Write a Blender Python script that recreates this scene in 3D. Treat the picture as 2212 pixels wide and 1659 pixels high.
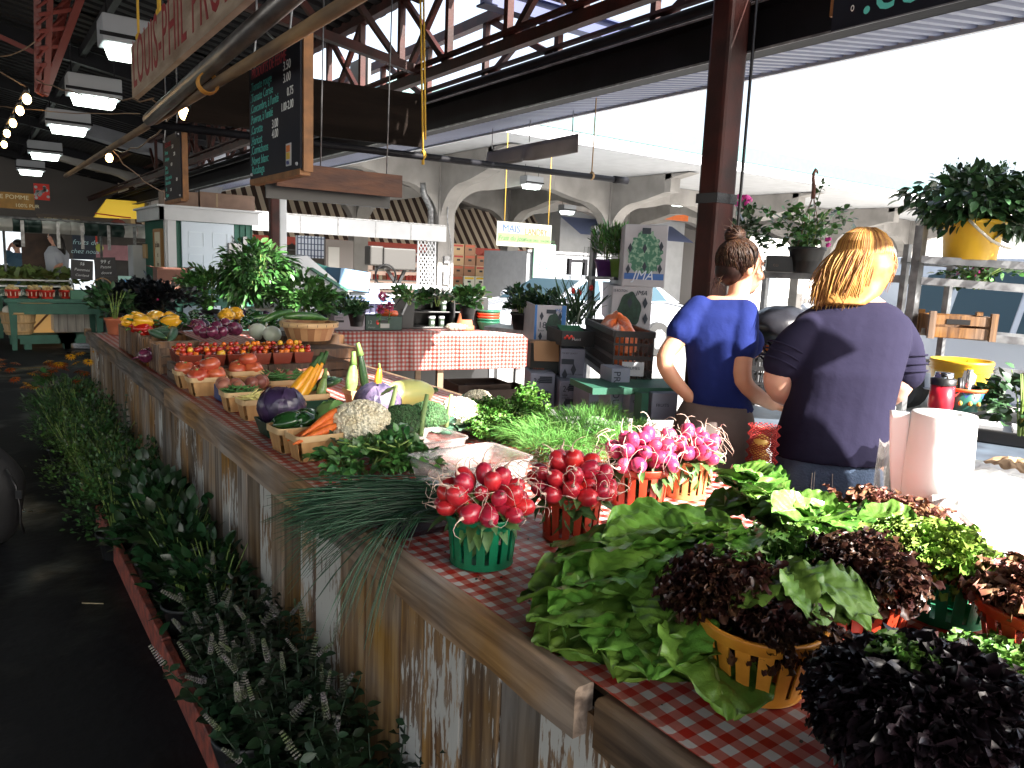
import bpy, math, random
import numpy as np
from mathutils import Vector, Matrix
R=math.radians; rnd=random.Random(7); nr=np.random.default_rng(7)
SC=bpy.context.scene; COL=SC.collection
for o in list(bpy.data.objects): bpy.data.objects.remove(o)
# ---------------- camera (eye 1.5 m above the market floor; +Y runs along the counter, +X to its right)
F_,P_,R_,YAW=1630.,R(8.75),R(2.4),R(35.8)
FW=np.array([math.sin(YAW)*math.cos(P_),math.cos(YAW)*math.cos(P_),-math.sin(P_)])
RT=np.array([math.cos(YAW),-math.sin(YAW),0.]); UP=np.cross(RT,FW)
IX=math.cos(R_)*RT+math.sin(R_)*UP*1.0; IY=-math.sin(R_)*RT+math.cos(R_)*UP
EYE=np.array([0,0,1.5])
cd=bpy.data.cameras.new('Camera'); cam=bpy.data.objects.new('Camera',cd); COL.objects.link(cam)
cd.sensor_width=36; cd.lens=36*F_/2212; cd.clip_start=.05; cd.clip_end=2000
cam.matrix_world=Matrix(((IX[0],IY[0],-FW[0],EYE[0]),(IX[1],IY[1],-FW[1],EYE[1]),(IX[2],IY[2],-FW[2],EYE[2]),(0,0,0,1)))
SC.camera=cam
# ---------------- sky, sun, exposure
SUN=np.array([.22,-.80,.56]); SUN/=np.linalg.norm(SUN)
w=bpy.data.worlds.new('World'); SC.world=w; w.use_nodes=True
nt=w.node_tree; nt.nodes.clear()
sky=nt.nodes.new('ShaderNodeTexSky'); sky.sky_type='NISHITA'; sky.sun_disc=False
sky.sun_elevation=math.asin(SUN[2]); sky.sun_rotation=math.atan2(SUN[0],SUN[1]); sky.air_density=1.0; sky.dust_density=3.0; sky.ozone_density=1.0
bg=nt.nodes.new('ShaderNodeBackground'); bg.inputs[1].default_value=.09
wo=nt.nodes.new('ShaderNodeOutputWorld'); hs=nt.nodes.new('ShaderNodeHueSaturation'); hs.inputs['Saturation'].default_value=.6; nt.links.new(sky.outputs[0],hs.inputs['Color']); nt.links.new(hs.outputs[0],bg.inputs[0]); nt.links.new(bg.outputs[0],wo.inputs[0])
sd=bpy.data.lights.new('Sun','SUN'); sd.energy=5.0; sd.angle=R(.6); sd.color=(1,.95,.88)
so=bpy.data.objects.new('Sun',sd); COL.objects.link(so); so.rotation_euler=Vector(SUN).to_track_quat('Z','Y').to_euler()
SC.view_settings.view_transform='Standard'; SC.view_settings.look='None'; SC.view_settings.exposure=2.35; SC.view_settings.gamma=1
SC.render.engine='CYCLES'; SC.cycles.max_bounces=8; SC.cycles.diffuse_bounces=4; SC.cycles.transparent_max_bounces=12
SC.cycles.use_denoising=True
# ---------------- photo-measured points -> world (u,v in a 2212 x 1659 frame of the photograph)
def ray(u,v): return FW+IX*(u-1106)/F_+IY*(829.5-v)/F_
def PZ(u,v,z): d=ray(u,v); return EYE+d*((z-EYE[2])/d[2])
def PX(u,v,x): d=ray(u,v); return EYE+d*(x/d[0])
def PY(u,v,y): d=ray(u,v); return EYE+d*(y/d[1])
def PD(u,v,t): return EYE+ray(u,v)*t
def pj(p):
    q=np.array(p,float)-EYE; z=q@FW; return (1106+F_*(q@IX)/z, 829.5-F_*(q@IY)/z, z)
# ---------------- materials
MATS={}
def nd(nt,t,**k):
    n=nt.nodes.new(t)
    for a,b in k.items(): setattr(n,a,b)
    return n
def mat(name,col,rough=.6,metal=0.,var=.0,vscale=8.,vcol=None,bump=0.,bscale=40.,island=0.,trans=0.,emit=None,estr=0.,coat=0.,sss=0.,stretch=(1,1,1),alpha=1.,spec=.5,objvar=0.,vlo=.35,vhi=.65,detail=4.):
    """Principled surface whose colour wanders towards vcol by noise, by island and by object"""
    if name in MATS: return MATS[name]
    m=bpy.data.materials.new(name); m.use_nodes=True; nt=m.node_tree; b=nt.nodes['Principled BSDF']
    L=nt.links
    def c4(c): return (c[0],c[1],c[2],1)
    b.inputs['Base Color'].default_value=c4(col); b.inputs['Roughness'].default_value=rough; b.inputs['Metallic'].default_value=metal
    b.inputs['Coat Weight'].default_value=coat; b.inputs['Coat Roughness'].default_value=.12
    b.inputs['Transmission Weight'].default_value=trans; b.inputs['Alpha'].default_value=alpha; b.inputs['Specular IOR Level'].default_value=spec
    if sss: b.inputs['Subsurface Weight'].default_value=sss; b.inputs['Subsurface Radius'].default_value=(.02,.008,.004); b.inputs['Subsurface Scale'].default_value=.5
    if emit: b.inputs['Emission Color'].default_value=c4(emit); b.inputs['Emission Strength'].default_value=estr
    tc=nd(nt,'ShaderNodeTexCoord'); mp=nd(nt,'ShaderNodeMapping'); mp.inputs['Scale'].default_value=stretch
    L.new(tc.outputs['Object'],mp.inputs[0])
    cur=None
    if var>0 or vcol:
        n=nd(nt,'ShaderNodeTexNoise'); n.inputs['Scale'].default_value=vscale; n.inputs['Detail'].default_value=detail; L.new(mp.outputs[0],n.inputs[0])
        mr=nd(nt,'ShaderNodeMapRange'); mr.inputs[1].default_value=vlo; mr.inputs[2].default_value=vhi; L.new(n.outputs[0],mr.inputs[0])
        mx=nd(nt,'ShaderNodeMix',data_type='RGBA'); mx.inputs[6].default_value=c4(col)
        vc=vcol or tuple(max(0,x*(1-var)) for x in col); mx.inputs[7].default_value=c4(vc); L.new(mr.outputs[0],mx.inputs[0]); cur=mx.outputs[2]
    def hsv(src,amt,cur,hue=.02):
        h=nd(nt,'ShaderNodeHueSaturation'); mr=nd(nt,'ShaderNodeMapRange'); mr.inputs[3].default_value=1-amt; mr.inputs[4].default_value=1+amt
        L.new(src,mr.inputs[0]); L.new(mr.outputs[0],h.inputs['Value'])
        m2=nd(nt,'ShaderNodeMapRange'); m2.inputs[3].default_value=.5-hue; m2.inputs[4].default_value=.5+hue; L.new(src,m2.inputs[0]); L.new(m2.outputs[0],h.inputs['Hue'])
        if cur is not None: L.new(cur,h.inputs['Color'])
        else: h.inputs['Color'].default_value=c4(col)
        return h.outputs[0]
    if island: g=nd(nt,'ShaderNodeNewGeometry'); cur=hsv(g.outputs['Random Per Island'],island,cur)
    if objvar: g=nd(nt,'ShaderNodeObjectInfo'); cur=hsv(g.outputs['Random'],objvar,cur,.008)
    if cur is not None: L.new(cur,b.inputs['Base Color'])
    if bump:
        n=nd(nt,'ShaderNodeTexNoise'); n.inputs['Scale'].default_value=bscale; n.inputs['Detail'].default_value=5; L.new(mp.outputs[0],n.inputs[0])
        bp=nd(nt,'ShaderNodeBump'); bp.inputs['Strength'].default_value=bump; bp.inputs['Distance'].default_value=.01; L.new(n.outputs[0],bp.inputs['Height']); L.new(bp.outputs[0],b.inputs['Normal'])
    MATS[name]=m; return m
# ---------------- mesh building
def rotz(a): c,s=math.cos(a),math.sin(a); return np.array([[c,-s,0],[s,c,0],[0,0,1.]])
def rotx(a): c,s=math.cos(a),math.sin(a); return np.array([[1.,0,0],[0,c,-s],[0,s,c]])
def roty(a): c,s=math.cos(a),math.sin(a); return np.array([[c,0,s],[0,1.,0],[-s,0,c]])
def frame(d,up=(0,0,1)):
    """3x3 whose z column is d"""
    d=np.array(d,float); d/=np.linalg.norm(d)+1e-12; u=np.array(up,float)
    if abs(d@u)>.97: u=np.array([0,1.,0]) if abs(d[1])<.9 else np.array([1.,0,0])
    x=np.cross(u,d); x/=np.linalg.norm(x); y=np.cross(d,x); return np.stack([x,y,d],1)
class MB:
    def __init__(s): s.V=[]; s.F=[]; s.I=[]; s.S=[]; s.n=0
    def add(s,V,F,mi=0,sm=False):
        V=np.asarray(V,float).reshape(-1,3); b=s.n; s.V.append(V); s.n+=len(V)
        for f in F: s.F.append(tuple(i+b for i in f)); s.I.append(mi); s.S.append(sm)
        return s
    def box(s,c,d,rot=None,mi=0):
        x,y,z=[q/2 for q in d]; V=np.array([(a,b,e) for e in(-z,z) for b in(-y,y) for a in(-x,x)])
        if rot is not None: V=V@rot.T
        return s.add(V+np.array(c),[(0,2,3,1),(4,5,7,6),(0,1,5,4),(2,6,7,3),(0,4,6,2),(1,3,7,5)],mi)
    def bar(s,a,b,w,h=None,mi=0,up=(0,0,1)):
        """rectangular bar from a to b"""
        a=np.array(a,float); b=np.array(b,float); h=h or w; L=np.linalg.norm(b-a)
        return s.box((a+b)/2,(w,h,L),frame(b-a,up),mi)
    def tube(s,pts,r,k=8,mi=0,caps=True,sm=True,flat=1.):
        pts=[np.array(p,float) for p in pts]; n=len(pts)
        rs=list(r) if hasattr(r,'__len__') else [r]*n
        V=[]; prev=None
        for i,p in enumerate(pts):
            d=pts[min(i+1,n-1)]-pts[max(i-1,0)]; fr=frame(d)
            if prev is not None:
                x=prev-fr[:,2]*(prev@fr[:,2]); nx=np.linalg.norm(x)
                if nx>1e-6: x/=nx; fr=np.stack([x,np.cross(fr[:,2],x),fr[:,2]],1)
            prev=fr[:,0]
            for j in range(k):
                t=2*math.pi*j/k; V.append(p+fr[:,0]*rs[i]*math.cos(t)+fr[:,1]*rs[i]*math.sin(t)*flat)
        F=[(i*k+j,i*k+(j+1)%k,(i+1)*k+(j+1)%k,(i+1)*k+j) for i in range(n-1) for j in range(k)]
        if caps: F+= [tuple(range(k-1,-1,-1)),tuple((n-1)*k+j for j in range(k))]
        return s.add(V,F,mi,sm)
    def lathe(s,prof,c=(0,0,0),k=24,mi=0,sm=True,rot=None,a0=0,a1=2*math.pi,sq=None,closed=True):
        """revolve (r,z) profile about z; sq=(sx,sy) squashes"""
        V=[]; full=abs(a1-a0-2*math.pi)<1e-6; kk=k if full else k+1
        for r,z in prof:
            for j in range(kk):
                t=a0+(a1-a0)*j/k; V.append((r*math.cos(t)*(sq[0] if sq else 1),r*math.sin(t)*(sq[1] if sq else 1),z))
        V=np.array(V)
        if rot is not None: V=V@rot.T
        V=V+np.array(c); F=[]
        for i in range(len(prof)-1):
            for j in range(k if full else k):
                j2=(j+1)%kk; F.append((i*kk+j,i*kk+j2,(i+1)*kk+j2,(i+1)*kk+j))
        return s.add(V,F,mi,sm)
    def ball(s,c,r,k=12,m=8,mi=0,rot=None,fn=None,sm=True):
        """ellipsoid; r scalar or triple; fn(unit dirs)->radius factor"""
        V=[(0,0,1)]
        for i in range(1,m):
            a=math.pi*i/m
            for j in range(k):
                t=2*math.pi*j/k; V.append((math.sin(a)*math.cos(t),math.sin(a)*math.sin(t),math.cos(a)))
        V.append((0,0,-1)); V=np.array(V)
        if fn is not None: V=V*fn(V)[:,None]
        V=V*(np.array(r) if hasattr(r,'__len__') else r)
        if rot is not None: V=V@rot.T
        F=[(0,1+j,1+(j+1)%k) for j in range(k)]
        for i in range(m-2):
            for j in range(k): a=1+i*k+j; b=1+i*k+(j+1)%k; F.append((a,a+k,b+k,b))
        l=len(V)-1; F+=[(l,1+(m-2)*k+(j+1)%k,1+(m-2)*k+j) for j in range(k)]
        return s.add(V+np.array(c),F,mi,sm)
    def grid(s,fn,nu,nv,mi=0,sm=True,wrapu=False):
        """fn(u,v in 0..1 arrays)->(...,3)"""
        u,v=np.meshgrid(np.linspace(0,1,nu+1),np.linspace(0,1,nv+1),indexing='ij'); V=fn(u,v).reshape(-1,3); k=nv+1
        return s.add(V,[(i*k+j,(i+1)*k+j,(i+1)*k+j+1,i*k+j+1) for i in range(nu) for j in range(nv)],mi,sm)
    def poly(s,pts2,z0,z1,T=lambda p:p,mi=0):
        """prism of a 2-D outline; T maps (n,3)->(n,3)"""
        n=len(pts2); V=np.array([(x,y,z0) for x,y in pts2]+[(x,y,z1) for x,y in pts2])
        F=[tuple(range(n-1,-1,-1)),tuple(range(n,2*n))]+[(i,(i+1)%n,n+(i+1)%n,n+i) for i in range(n)]
        return s.add(T(V),F,mi)
    def inst(s,tpl,Rm,Tm,Sc,mi=0,sm=True):
        """many copies of a template: Rm (k,3,3), Tm (k,3), Sc (k,) or (k,3)"""
        TV,TF=tpl; k=len(Tm); Sc=np.asarray(Sc,float)
        if Sc.ndim==1: Sc=Sc[:,None].repeat(3,1)
        V=np.einsum('kij,knj->kni',Rm,TV[None]*Sc[:,None,:])+Tm[:,None,:]
        b=s.n; s.V.append(V.reshape(-1,3)); m=len(TV); s.n+=m*k
        for q in range(k):
            o=b+q*m
            for f in TF: s.F.append(tuple(i+o for i in f))
        s.I+= [mi]*(k*len(TF)); s.S+=[sm]*(k*len(TF)); return s
    def obj(s,name,mats,parent=None,bevel=0,world=False):
        me=bpy.data.meshes.new(name); V=np.concatenate(s.V) if s.V else np.zeros((0,3))
        if world and parent is not None: V=(np.array(parent.matrix_local.inverted()@Matrix.Identity(4))@np.c_[V,np.ones(len(V))].T).T[:,:3]
        me.from_pydata(V.tolist(),[],s.F)
        for m in (mats if isinstance(mats,(list,tuple)) else [mats]): me.materials.append(m)
        if len(me.polygons)==len(s.I):
            me.polygons.foreach_set('material_index',s.I); me.polygons.foreach_set('use_smooth',s.S)
        me.update()
        o=bpy.data.objects.new(name,me); COL.objects.link(o)
        if parent is not None: o.parent=parent
        if bevel:
            b=o.modifiers.new('b','BEVEL'); b.width=bevel; b.segments=2; b.limit_method='ANGLE'
        return o
def thing(name,label,cat,loc=(0,0,0),rz=0,group=None):
    o=bpy.data.objects.new(name,None); COL.objects.link(o); o.location=tuple(float(q) for q in loc); o.rotation_euler=(0,0,rz); o.empty_display_size=.05
    o['label']=label; o['category']=cat; o['kind']='thing'
    if group: o['group']=group
    o.matrix_basis  # location/rotation set
    return o
def tag(o,label,cat,group=None,kind=None):
    if kind: o['kind']=kind
    if label: o['label']=label
    if cat:
        o['category']=cat
        if not kind: o['kind']='thing'
    if group: o['group']=group
    return o
def struct(name,mb,mats): o=mb.obj(name,mats); o['kind']='structure'; return o
def kids(o): return [c for c in bpy.data.objects if c.parent==o]
def dup(root,loc,rz=None,label=None,group=None,tree=None):
    def cp(o,par):
        c=o.copy(); COL.objects.link(c)
        if par is not None: c.parent=par
        for ch in o.children: cp(ch,c)
        return c
    r=cp(root,None); r.location=tuple(float(q) for q in loc)
    if rz is not None: r.rotation_euler=(0,0,rz)
    if label: r['label']=label
    if group: r['group']=group
    return r
FONT=None
def text(body,parent,mt,loc,rot,size,name='lettering',align='LEFT',ext=.0006,sx=1.,shear=0.,space=1.,label=None):
    c=bpy.data.curves.new(name,'FONT'); c.body=body; c.size=size; c.extrude=ext; c.align_x=align; c.shear=shear; c.space_character=space; c.resolution_u=3
    c.materials.append(mt); o=bpy.data.objects.new(name,c); COL.objects.link(o); o.parent=parent
    me=bpy.data.meshes.new_from_object(o); bpy.data.objects.remove(o); o=bpy.data.objects.new(name,me); COL.objects.link(o); o.parent=parent
    o.matrix_local=Matrix.Translation(Vector([float(q) for q in loc]))@rot.to_4x4()@Matrix.Diagonal((sx,1,1,1))
    return o
def wallrot(normal):
    """text lying on a vertical face with this outward normal (x,y)"""
    n=Vector((normal[0],normal[1],0)).normalized(); z=Vector((0,0,1)); x=z.cross(n); return Matrix((x,z,n)).transposed()
# ---------------- leaf templates (base at origin, grows +y, normal +z)
def leaf_tpl(w=.35,fold=.12,curl=.15,seg=4):
    V=[];F=[]
    for i in range(seg+1):
        t=i/seg; ww=w*math.sin(math.pi*min(1,t*.93+.05))**.8*(1-.35*t) if 0<t<1 else .01
        y=t; z=-curl*t*t
        V+=[(-ww,y,z+fold*ww*2),(0,y,z),(ww,y,z+fold*ww*2)]
    for i in range(seg):
        a=i*3; F+=[(a,a+1,a+4,a+3),(a+1,a+2,a+5,a+4)]
    return np.array(V),F
LEAF=leaf_tpl(); LEAFN=leaf_tpl(.13,.1,.25); LEAFR=leaf_tpl(.5,.1,.2); BLADE=leaf_tpl(.035,.05,.3,4)
LEAFS=leaf_tpl(.38,.1,.1,2)
def rand_rot(k,up=.5,rng=nr,tilt=1.):
    """random leaf frames: y axis (growth) points out/up"""
    az=rng.uniform(0,2*math.pi,k); el=rng.normal(up,tilt*.45,k)
    y=np.stack([np.cos(az)*np.cos(el),np.sin(az)*np.cos(el),np.sin(el)],1)
    z=rng.normal(0,1,(k,3))*.5+np.array([0,0,1.]); x=np.cross(y,z); x/=np.linalg.norm(x,axis=1)[:,None]; z=np.cross(x,y)
    return np.stack([x,y,z],2)
def dir_rot(D,roll=None,rng=nr,jit=.4):
    """leaf frames growing along D (k,3)"""
    k=len(D); y=D/np.linalg.norm(D,axis=1)[:,None]; z=rng.normal(0,jit,(k,3))+np.array([0,0,1.]); x=np.cross(y,z); x/=np.linalg.norm(x,axis=1)[:,None]+1e-9; z=np.cross(x,y)
    return np.stack([x,y,z],2)
def bush(mb,c,r,h,n,size,tpl=LEAF,mi=0,droop=.0,lo=.15,core=.35,rng=nr,zup=.5,clump=0):
    """leaves through an upright dome volume, base at c, some clumped on twigs"""
    u=rng.normal(0,1,(n,3)); u/=np.linalg.norm(u,axis=1)[:,None]; rad=rng.uniform(core**3,1,n)**(1/3)
    p=u*rad[:,None]
    if clump:
        cs=rng.normal(0,1,(clump,3)); cs/=np.linalg.norm(cs,axis=1)[:,None]; cs*=rng.uniform(.45,1.08,(clump,1))
        w=rng.integers(0,clump,n); p=cs[w]+rng.normal(0,.16,(n,3))
    P=np.stack([p[:,0]*r,p[:,1]*r,(p[:,2]*.5+.5)*h*(1-lo)+h*lo],1)+np.array(c)
    D=np.stack([p[:,0],p[:,1],p[:,2]*.6+zup-droop*(p[:,0]**2+p[:,1]**2)],1)+rng.normal(0,.35,(n,3))
    mb.inst(tpl,dir_rot(D,rng=rng),P,size*rng.uniform(.65,1.3,n),mi)
    return P
# ================= STRUCTURE =================
M_conc=mat('concrete',(.33,.315,.30),.8,var=.35,vscale=1.2,bump=.25,bscale=30)
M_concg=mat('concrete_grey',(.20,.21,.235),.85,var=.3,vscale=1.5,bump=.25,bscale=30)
M_white=mat('white_paint',(.48,.495,.52),.5,var=.12,vscale=3)
M_maroon=mat('maroon_steel',(.050,.011,.008),.55,spec=.25,vcol=(.018,.006,.005),vscale=6,bump=.15,bscale=60)
M_dark=mat('dark_steel',(.007,.007,.010),.6,var=.5,vscale=5,bump=.1,spec=.2)
M_deck=mat('roof_deck',(.012,.012,.014),.7,var=.4,vscale=1.5,spec=.2)
M_eave=mat('eave_deck',(.11,.13,.21),.45,var=.15,vscale=2)
M_teal=mat('teal_fascia',(.07,.15,.15),.5,var=.1)
M_galv=mat('galvanised',(.33,.34,.35),.42,metal=.7,vcol=(.16,.16,.17),vscale=14,bump=.1)
M_black=mat('black_plastic',(.012,.012,.013),.4)
M_hall=mat('hall_wall',(.010,.010,.012),.8,var=.3)
M_rope=mat('yellow_rope',(.62,.38,.04),.7,bump=.6,bscale=300)
M_pipe=mat('steel_pipe',(.30,.29,.28),.38,metal=.8,vcol=(.12,.10,.09),vscale=18,bump=.1,stretch=(1,.3,1))
M_pole=mat('old_pole',(.30,.19,.09),.7,vcol=(.10,.07,.05),vscale=12,bump=.4,stretch=(1,.2,1))
def mk_floor():
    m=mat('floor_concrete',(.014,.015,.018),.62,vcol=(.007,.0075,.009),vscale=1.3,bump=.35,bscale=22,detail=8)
    nt=m.node_tree; L=nt.links; b=nt.nodes['Principled BSDF']; tc=nt.nodes['Texture Coordinate'] if 'Texture Coordinate' in nt.nodes else nd(nt,'ShaderNodeTexCoord')
    n=nd(nt,'ShaderNodeTexNoise'); n.inputs['Scale'].default_value=1.1; n.inputs['Detail'].default_value=6; L.new(tc.outputs['Object'],n.inputs[0])
    mr=nd(nt,'ShaderNodeMapRange'); mr.inputs[1].default_value=.42; mr.inputs[2].default_value=.58; mr.inputs[3].default_value=.22; mr.inputs[4].default_value=.75; b.inputs['Specular IOR Level'].default_value=.22; mr.inputs[1].default_value=.36; mr.inputs[2].default_value=.5; L.new(n.outputs[0],mr.inputs[0]); L.new(mr.outputs[0],b.inputs['Roughness'])
    return m
M_floor=mk_floor()
M_road=mat('road_asphalt',(.42,.41,.39),.85,var=.25,vscale=3,bump=.3,bscale=90)
g=MB(); g.grid(lambda u,v: np.stack([-600+1200*u,-600+1200*v,0*u-.012],-1),4,4,sm=False); struct('ground',g,M_road)
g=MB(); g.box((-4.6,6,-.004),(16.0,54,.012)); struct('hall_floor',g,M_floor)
# joint line and the red painted kerb of the planting bed, gravelly bed
g=MB(); g.box((.665,2.6,.03),(.27,7.2,.055)); struct('planting_bed',g,mat('bed_gravel',(.30,.29,.28),.9,vcol=(.08,.07,.06),vscale=25,bump=.8,bscale=80))
kb=MB()
for i in range(6): kb.box((.515+.003*math.sin(i*2.1),-.8+i*1.2+.6,.055),(.035,1.185,.11))
struct('kerb',kb,mat('red_kerb',(.42,.09,.055),.6,vcol=(.16,.05,.04),vscale=20,bump=.5,bscale=60)).modifiers.new('b','BEVEL').width=.005
g=MB(); g.box((-.02,10,.004),(.02,14,.004)); 
for y in (3.4,6.2,9,12): g.box((-2.6,y,.0045),(5.1,.012,.004))
struct('floor_joints',g,mat('joint_dark',(.01,.01,.01),.9))
# ---- roof deck with ribs along X, pitched gently
def zdeck(x): return 3.33+(3.9-x)*.17 if x>-4 else 4.67-( -4-x)*.17
g=MB()
for xa,xb,ya,yb in ((3.9,-4.,9.0,27),(2.9,-4.,0,9.0),(-4.,-12.,0,27),(2.36,-4,-5.2,0),(-4,-12,-5.2,0)):  # unseen deck behind the camera cut narrow so sun reaches the counter
    ys=[]; y=ya
    while y<yb: ys+= [(y,0),(y+.10,0),(y+.12,.045),(y+.18,.045)]; y+=.2
    V=[];n=len(ys)
    for x in (xa,xb):
        for yy,dz in ys: V.append((x,yy,zdeck(x)+dz))
    g.add(V,[(i,i+1,n+i+1,n+i) for i in range(n-1)])
    V=[(x,yy,zdeck(x)+.12) for x in (xa,xb) for yy in (ya,yb)]; g.add(V,[(0,1,3,2)])
roof=g.obj('hall_roof',M_deck); tag(roof,'dark ribbed metal roof deck over the market hall','roof')
# ---- eave canopy with ribs along X, its beam
g=MB(); ys=[]; y=0.2  # canopy stops short out of view to let the sun in
while y<27: ys+= [(y,0),(y+.035,0),(y+.047,.03),(y+.073,.03)]; y+=.085
n=len(ys); V=[(x,yy,z+dz) for x,z in((3.44,2.715),(4.45,2.865)) for yy,dz in ys]; g.add(V,[(i,i+1,n+i+1,n+i) for i in range(n-1)])
t=thing('eave_canopy','grey blue corrugated canopy running along the outside of the hall','canopy',(0,0,0))
g.obj('corrugated_deck',M_eave,t)
g=MB(); g.box((4.46,13.6,2.88),(.03,26.8,.07)); g.box((3.95,13.6,2.835),(1.0,26.8,.01),roty(-.148)); g.obj('edge_trim',M_white,t)
t=thing('eave_beam','long dark steel channel beam under the lower roof edge','beam',(3.4,0,2.75))
g=MB(); g.box((0,13.6,.0),(.012,26.8,.24)); g.box((-.05,13.6,-.116),(.10,26.8,.008)); g.box((-.05,13.6,.116),(.10,26.8,.008)); g.obj('channel',M_dark,t)
g=MB(); g.tube([(-.09,.2,.17),(-.09,27,.17)],.03,10); g.obj('conduit',M_dark,t)
g=MB(); g.box((-.105,13.6,-.116),(.004,26.8,.012)); g.box((-.105,13.6,.116),(.004,26.8,.012)); g.obj('flange_edge',M_galv,t)
# ---- trusses along Y
def truss(name,label,x,z0,z1,pitch,y0,ph=0,wv=.045):
    t=thing(name,label,'truss',(x,0,z0),group='roof trusses')
    g=MB(); H=z1-z0; g.bar((0,.3,0),(0,24,0),.06,.07); g.bar((-.04,.3,.06),(-.04,24,.06),.05,.02); g.bar((0,.3,H),(0,24,H),.07,.08); g.obj('chord',M_maroon,t)
    y=y0; k=0
    while y<15:
        g=MB(); g.bar((0,y,0),(0,y,H),wv); g.obj('post',M_maroon,t); g=MB(); g.bar((.01,y,0),(.01,y+pitch,H) if k%2 else (.01,y-pitch,H),wv*.8,wv); g.obj('brace',M_maroon,t); k+=1; y+=pitch
    return t
truss('roof_truss','maroon roof truss nearest the hanging signs',2.8,2.86,3.5,.72,1.2)
truss('roof_truss','maroon roof truss standing on the eave beam',3.42,2.95,3.42,.92,1.6)
t=thing('roof_truss','maroon cross truss spanning high above the hanging lights','truss',(0,0,0),group='roof trusses')
g=MB()
for y in (5.2,): 
    g.bar((2.8,y,3.42),(-4,y,4.4),.08); g.bar((2.8,y,2.9),(-4,y,3.9),.06)
    for i in range(12): x=2.6-i*.55; g.bar((x,y,2.93+(2.8-x)*.147),(x-.5,y,3.44+(2.8-x)*.144),.04)
g.obj('web',M_maroon,t)
for k,(y,z0,z1) in enumerate(((4.25,3.12,3.12),(3.3,3.22,3.2),(8.5,3.3,3.3),(13,3.3,3.3))):
    t=thing('cross_beam',['navy painted cross beam between the trusses','dark cross beam nearest the maroon column','dark cross beam above the green hut','dark cross beam at the far end of the hall'][k],'beam',(2.8,y,z0))
    g=MB(); g.box((.75,0,0),(1.7,.10,.012)); g.box((.75,0,.12),(1.7,.10,.012)); g.box((.75,0,.06),(1.7,.012,.12)); g.obj('i_beam',mat('navy_steel',(.02,.03,.10),.5) if k==0 else M_dark,t)
for x,y0 in ((-1.2,0),(1.0,0)):
    for y in (9,13,17,21):
        pass
g=MB()
for y in (10.4,13.4,16.4,19.4,22.4): g.bar((3.9,y,zdeck(3.9)-.1),(-4,y,zdeck(-4)-.1),.08,.16); g.bar((-4,y,zdeck(-4)-.1),(-12,y,zdeck(-12)-.1),.08,.16)
for x in (1.2,-1,-3,-5): g.bar((x,-5,zdeck(x)-.06),(x,26,zdeck(x)-.06),.06,.1)
o=g.obj('roof_rafters',M_dark); tag(o,'dark rafters and purlins crossing under the roof deck','rafters')
# ---- maroon steel column near the vendors
def column(loc,label,z1=4.,w=.15,grp='maroon steel columns'):
    t=thing('steel_column',label,'column',loc,group=grp); g=MB(); g.box((0,0,z1/2),(w,w*.9,z1)); g.obj('shaft',M_maroon,t,bevel=.02)
    g=MB(); g.box((0,0,.01),(w*2,w*2,.02)); g.obj('base_plate',M_dark,t); return t
c=column((3.22,2.70,0),'thick maroon steel column behind the woman in the blue shirt',3.6)
g=MB(); g.tube([(.06,-.105,.0),(.06,-.105,3.5)],.008,6); g.obj('cable',M_black,c)
g=MB(); g.box((0,0,1.90),(.157,.142,.05)); g.add([(.07,-.075,1.88),(.12,-.09,1.80),(.10,-.10,1.79),(.075,-.08,1.84)],[(0,1,2,3)]); g.obj('tape',mat('dark_tape',(.02,.02,.022),.25),c)
c=column(tuple(PY(593,600,9.8)*[1,1,0]),'slim maroon column right of the green hut',3.4,.12)
c2=column(tuple(PY(610,600,10.6)*[1,1,0]),'white painted column close behind the slim maroon one',3.4,.11); 
for ch in kids(c2):
    if ch.name.startswith('shaft'): ch.data.materials.clear(); ch.data.materials.append(M_white)
# ---- concrete pavilion: columns with flared brackets carrying beams and a slab
XS=[-1.45,3.8,9.05,14.3,19.55,24.8,30.05]; YS=[15.6,20.3,25.0]
ZS,ZB=3.3,3.95   # soffit of beams, top of beams
def flare(ax,sgn,L=1.5,h0=2.45,w=.34):
    """bracket outline from the shaft out along +-axis, prism of width w"""
    pts=[(.2,h0)]
    for i in range(9):
        a=math.pi/2*i/8; pts.append((.2+.95*(1-math.cos(a)),h0+ (ZS-h0)*math.sin(a)))
    pts+=[(L,ZS+.06),(L+.6,ZS+.2),(L+.6,ZB),(0,ZB),(0,h0)]
    return [(sgn*a,b) for a,b in pts]
kc=0
for j,y in enumerate(YS):
    for i,x in enumerate(XS):
        if i<1: continue
        u,v,_=pj((x,y,2.5))
        lab='concrete column with curved brackets, '+{(2,0):'carrying the downpipe and lattice panel',(3,0):'just left of the tall lettuce cartons',(1,0):'above the roof of the green hut',(3,1):'behind the corn banner',(2,1):'behind the long white balcony beam'}.get((i,j),'in row %s of the pavilion, %s from the left'%(['one','two','three'][j],['first','second','third','fourth','fifth','sixth','seventh'][i]))
        t=thing('concrete_column',lab,'column',(x,y,0),group='pavilion columns with curved brackets')
        g=MB(); w=.42
        g.box((0,0,ZB/2),(w,w,ZB))
        for sg in (1,-1):
            p=flare(0,sg); p=p if sg>0 else p[::-1]
            g.poly(p,-.17,.17,T=lambda V:np.stack([V[:,0],-V[:,2],V[:,1]],1))
            g.poly(p,-.168,.168,T=lambda V:np.stack([V[:,2],V[:,0],V[:,1]],1))
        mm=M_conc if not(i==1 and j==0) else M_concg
        g.obj('shaft',mm,t)
g=MB()
for y in YS:
    g.box((17.4,y,(ZS+.2+ZB)/2+.001),(27.4,.33,ZB-ZS-.2))
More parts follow.
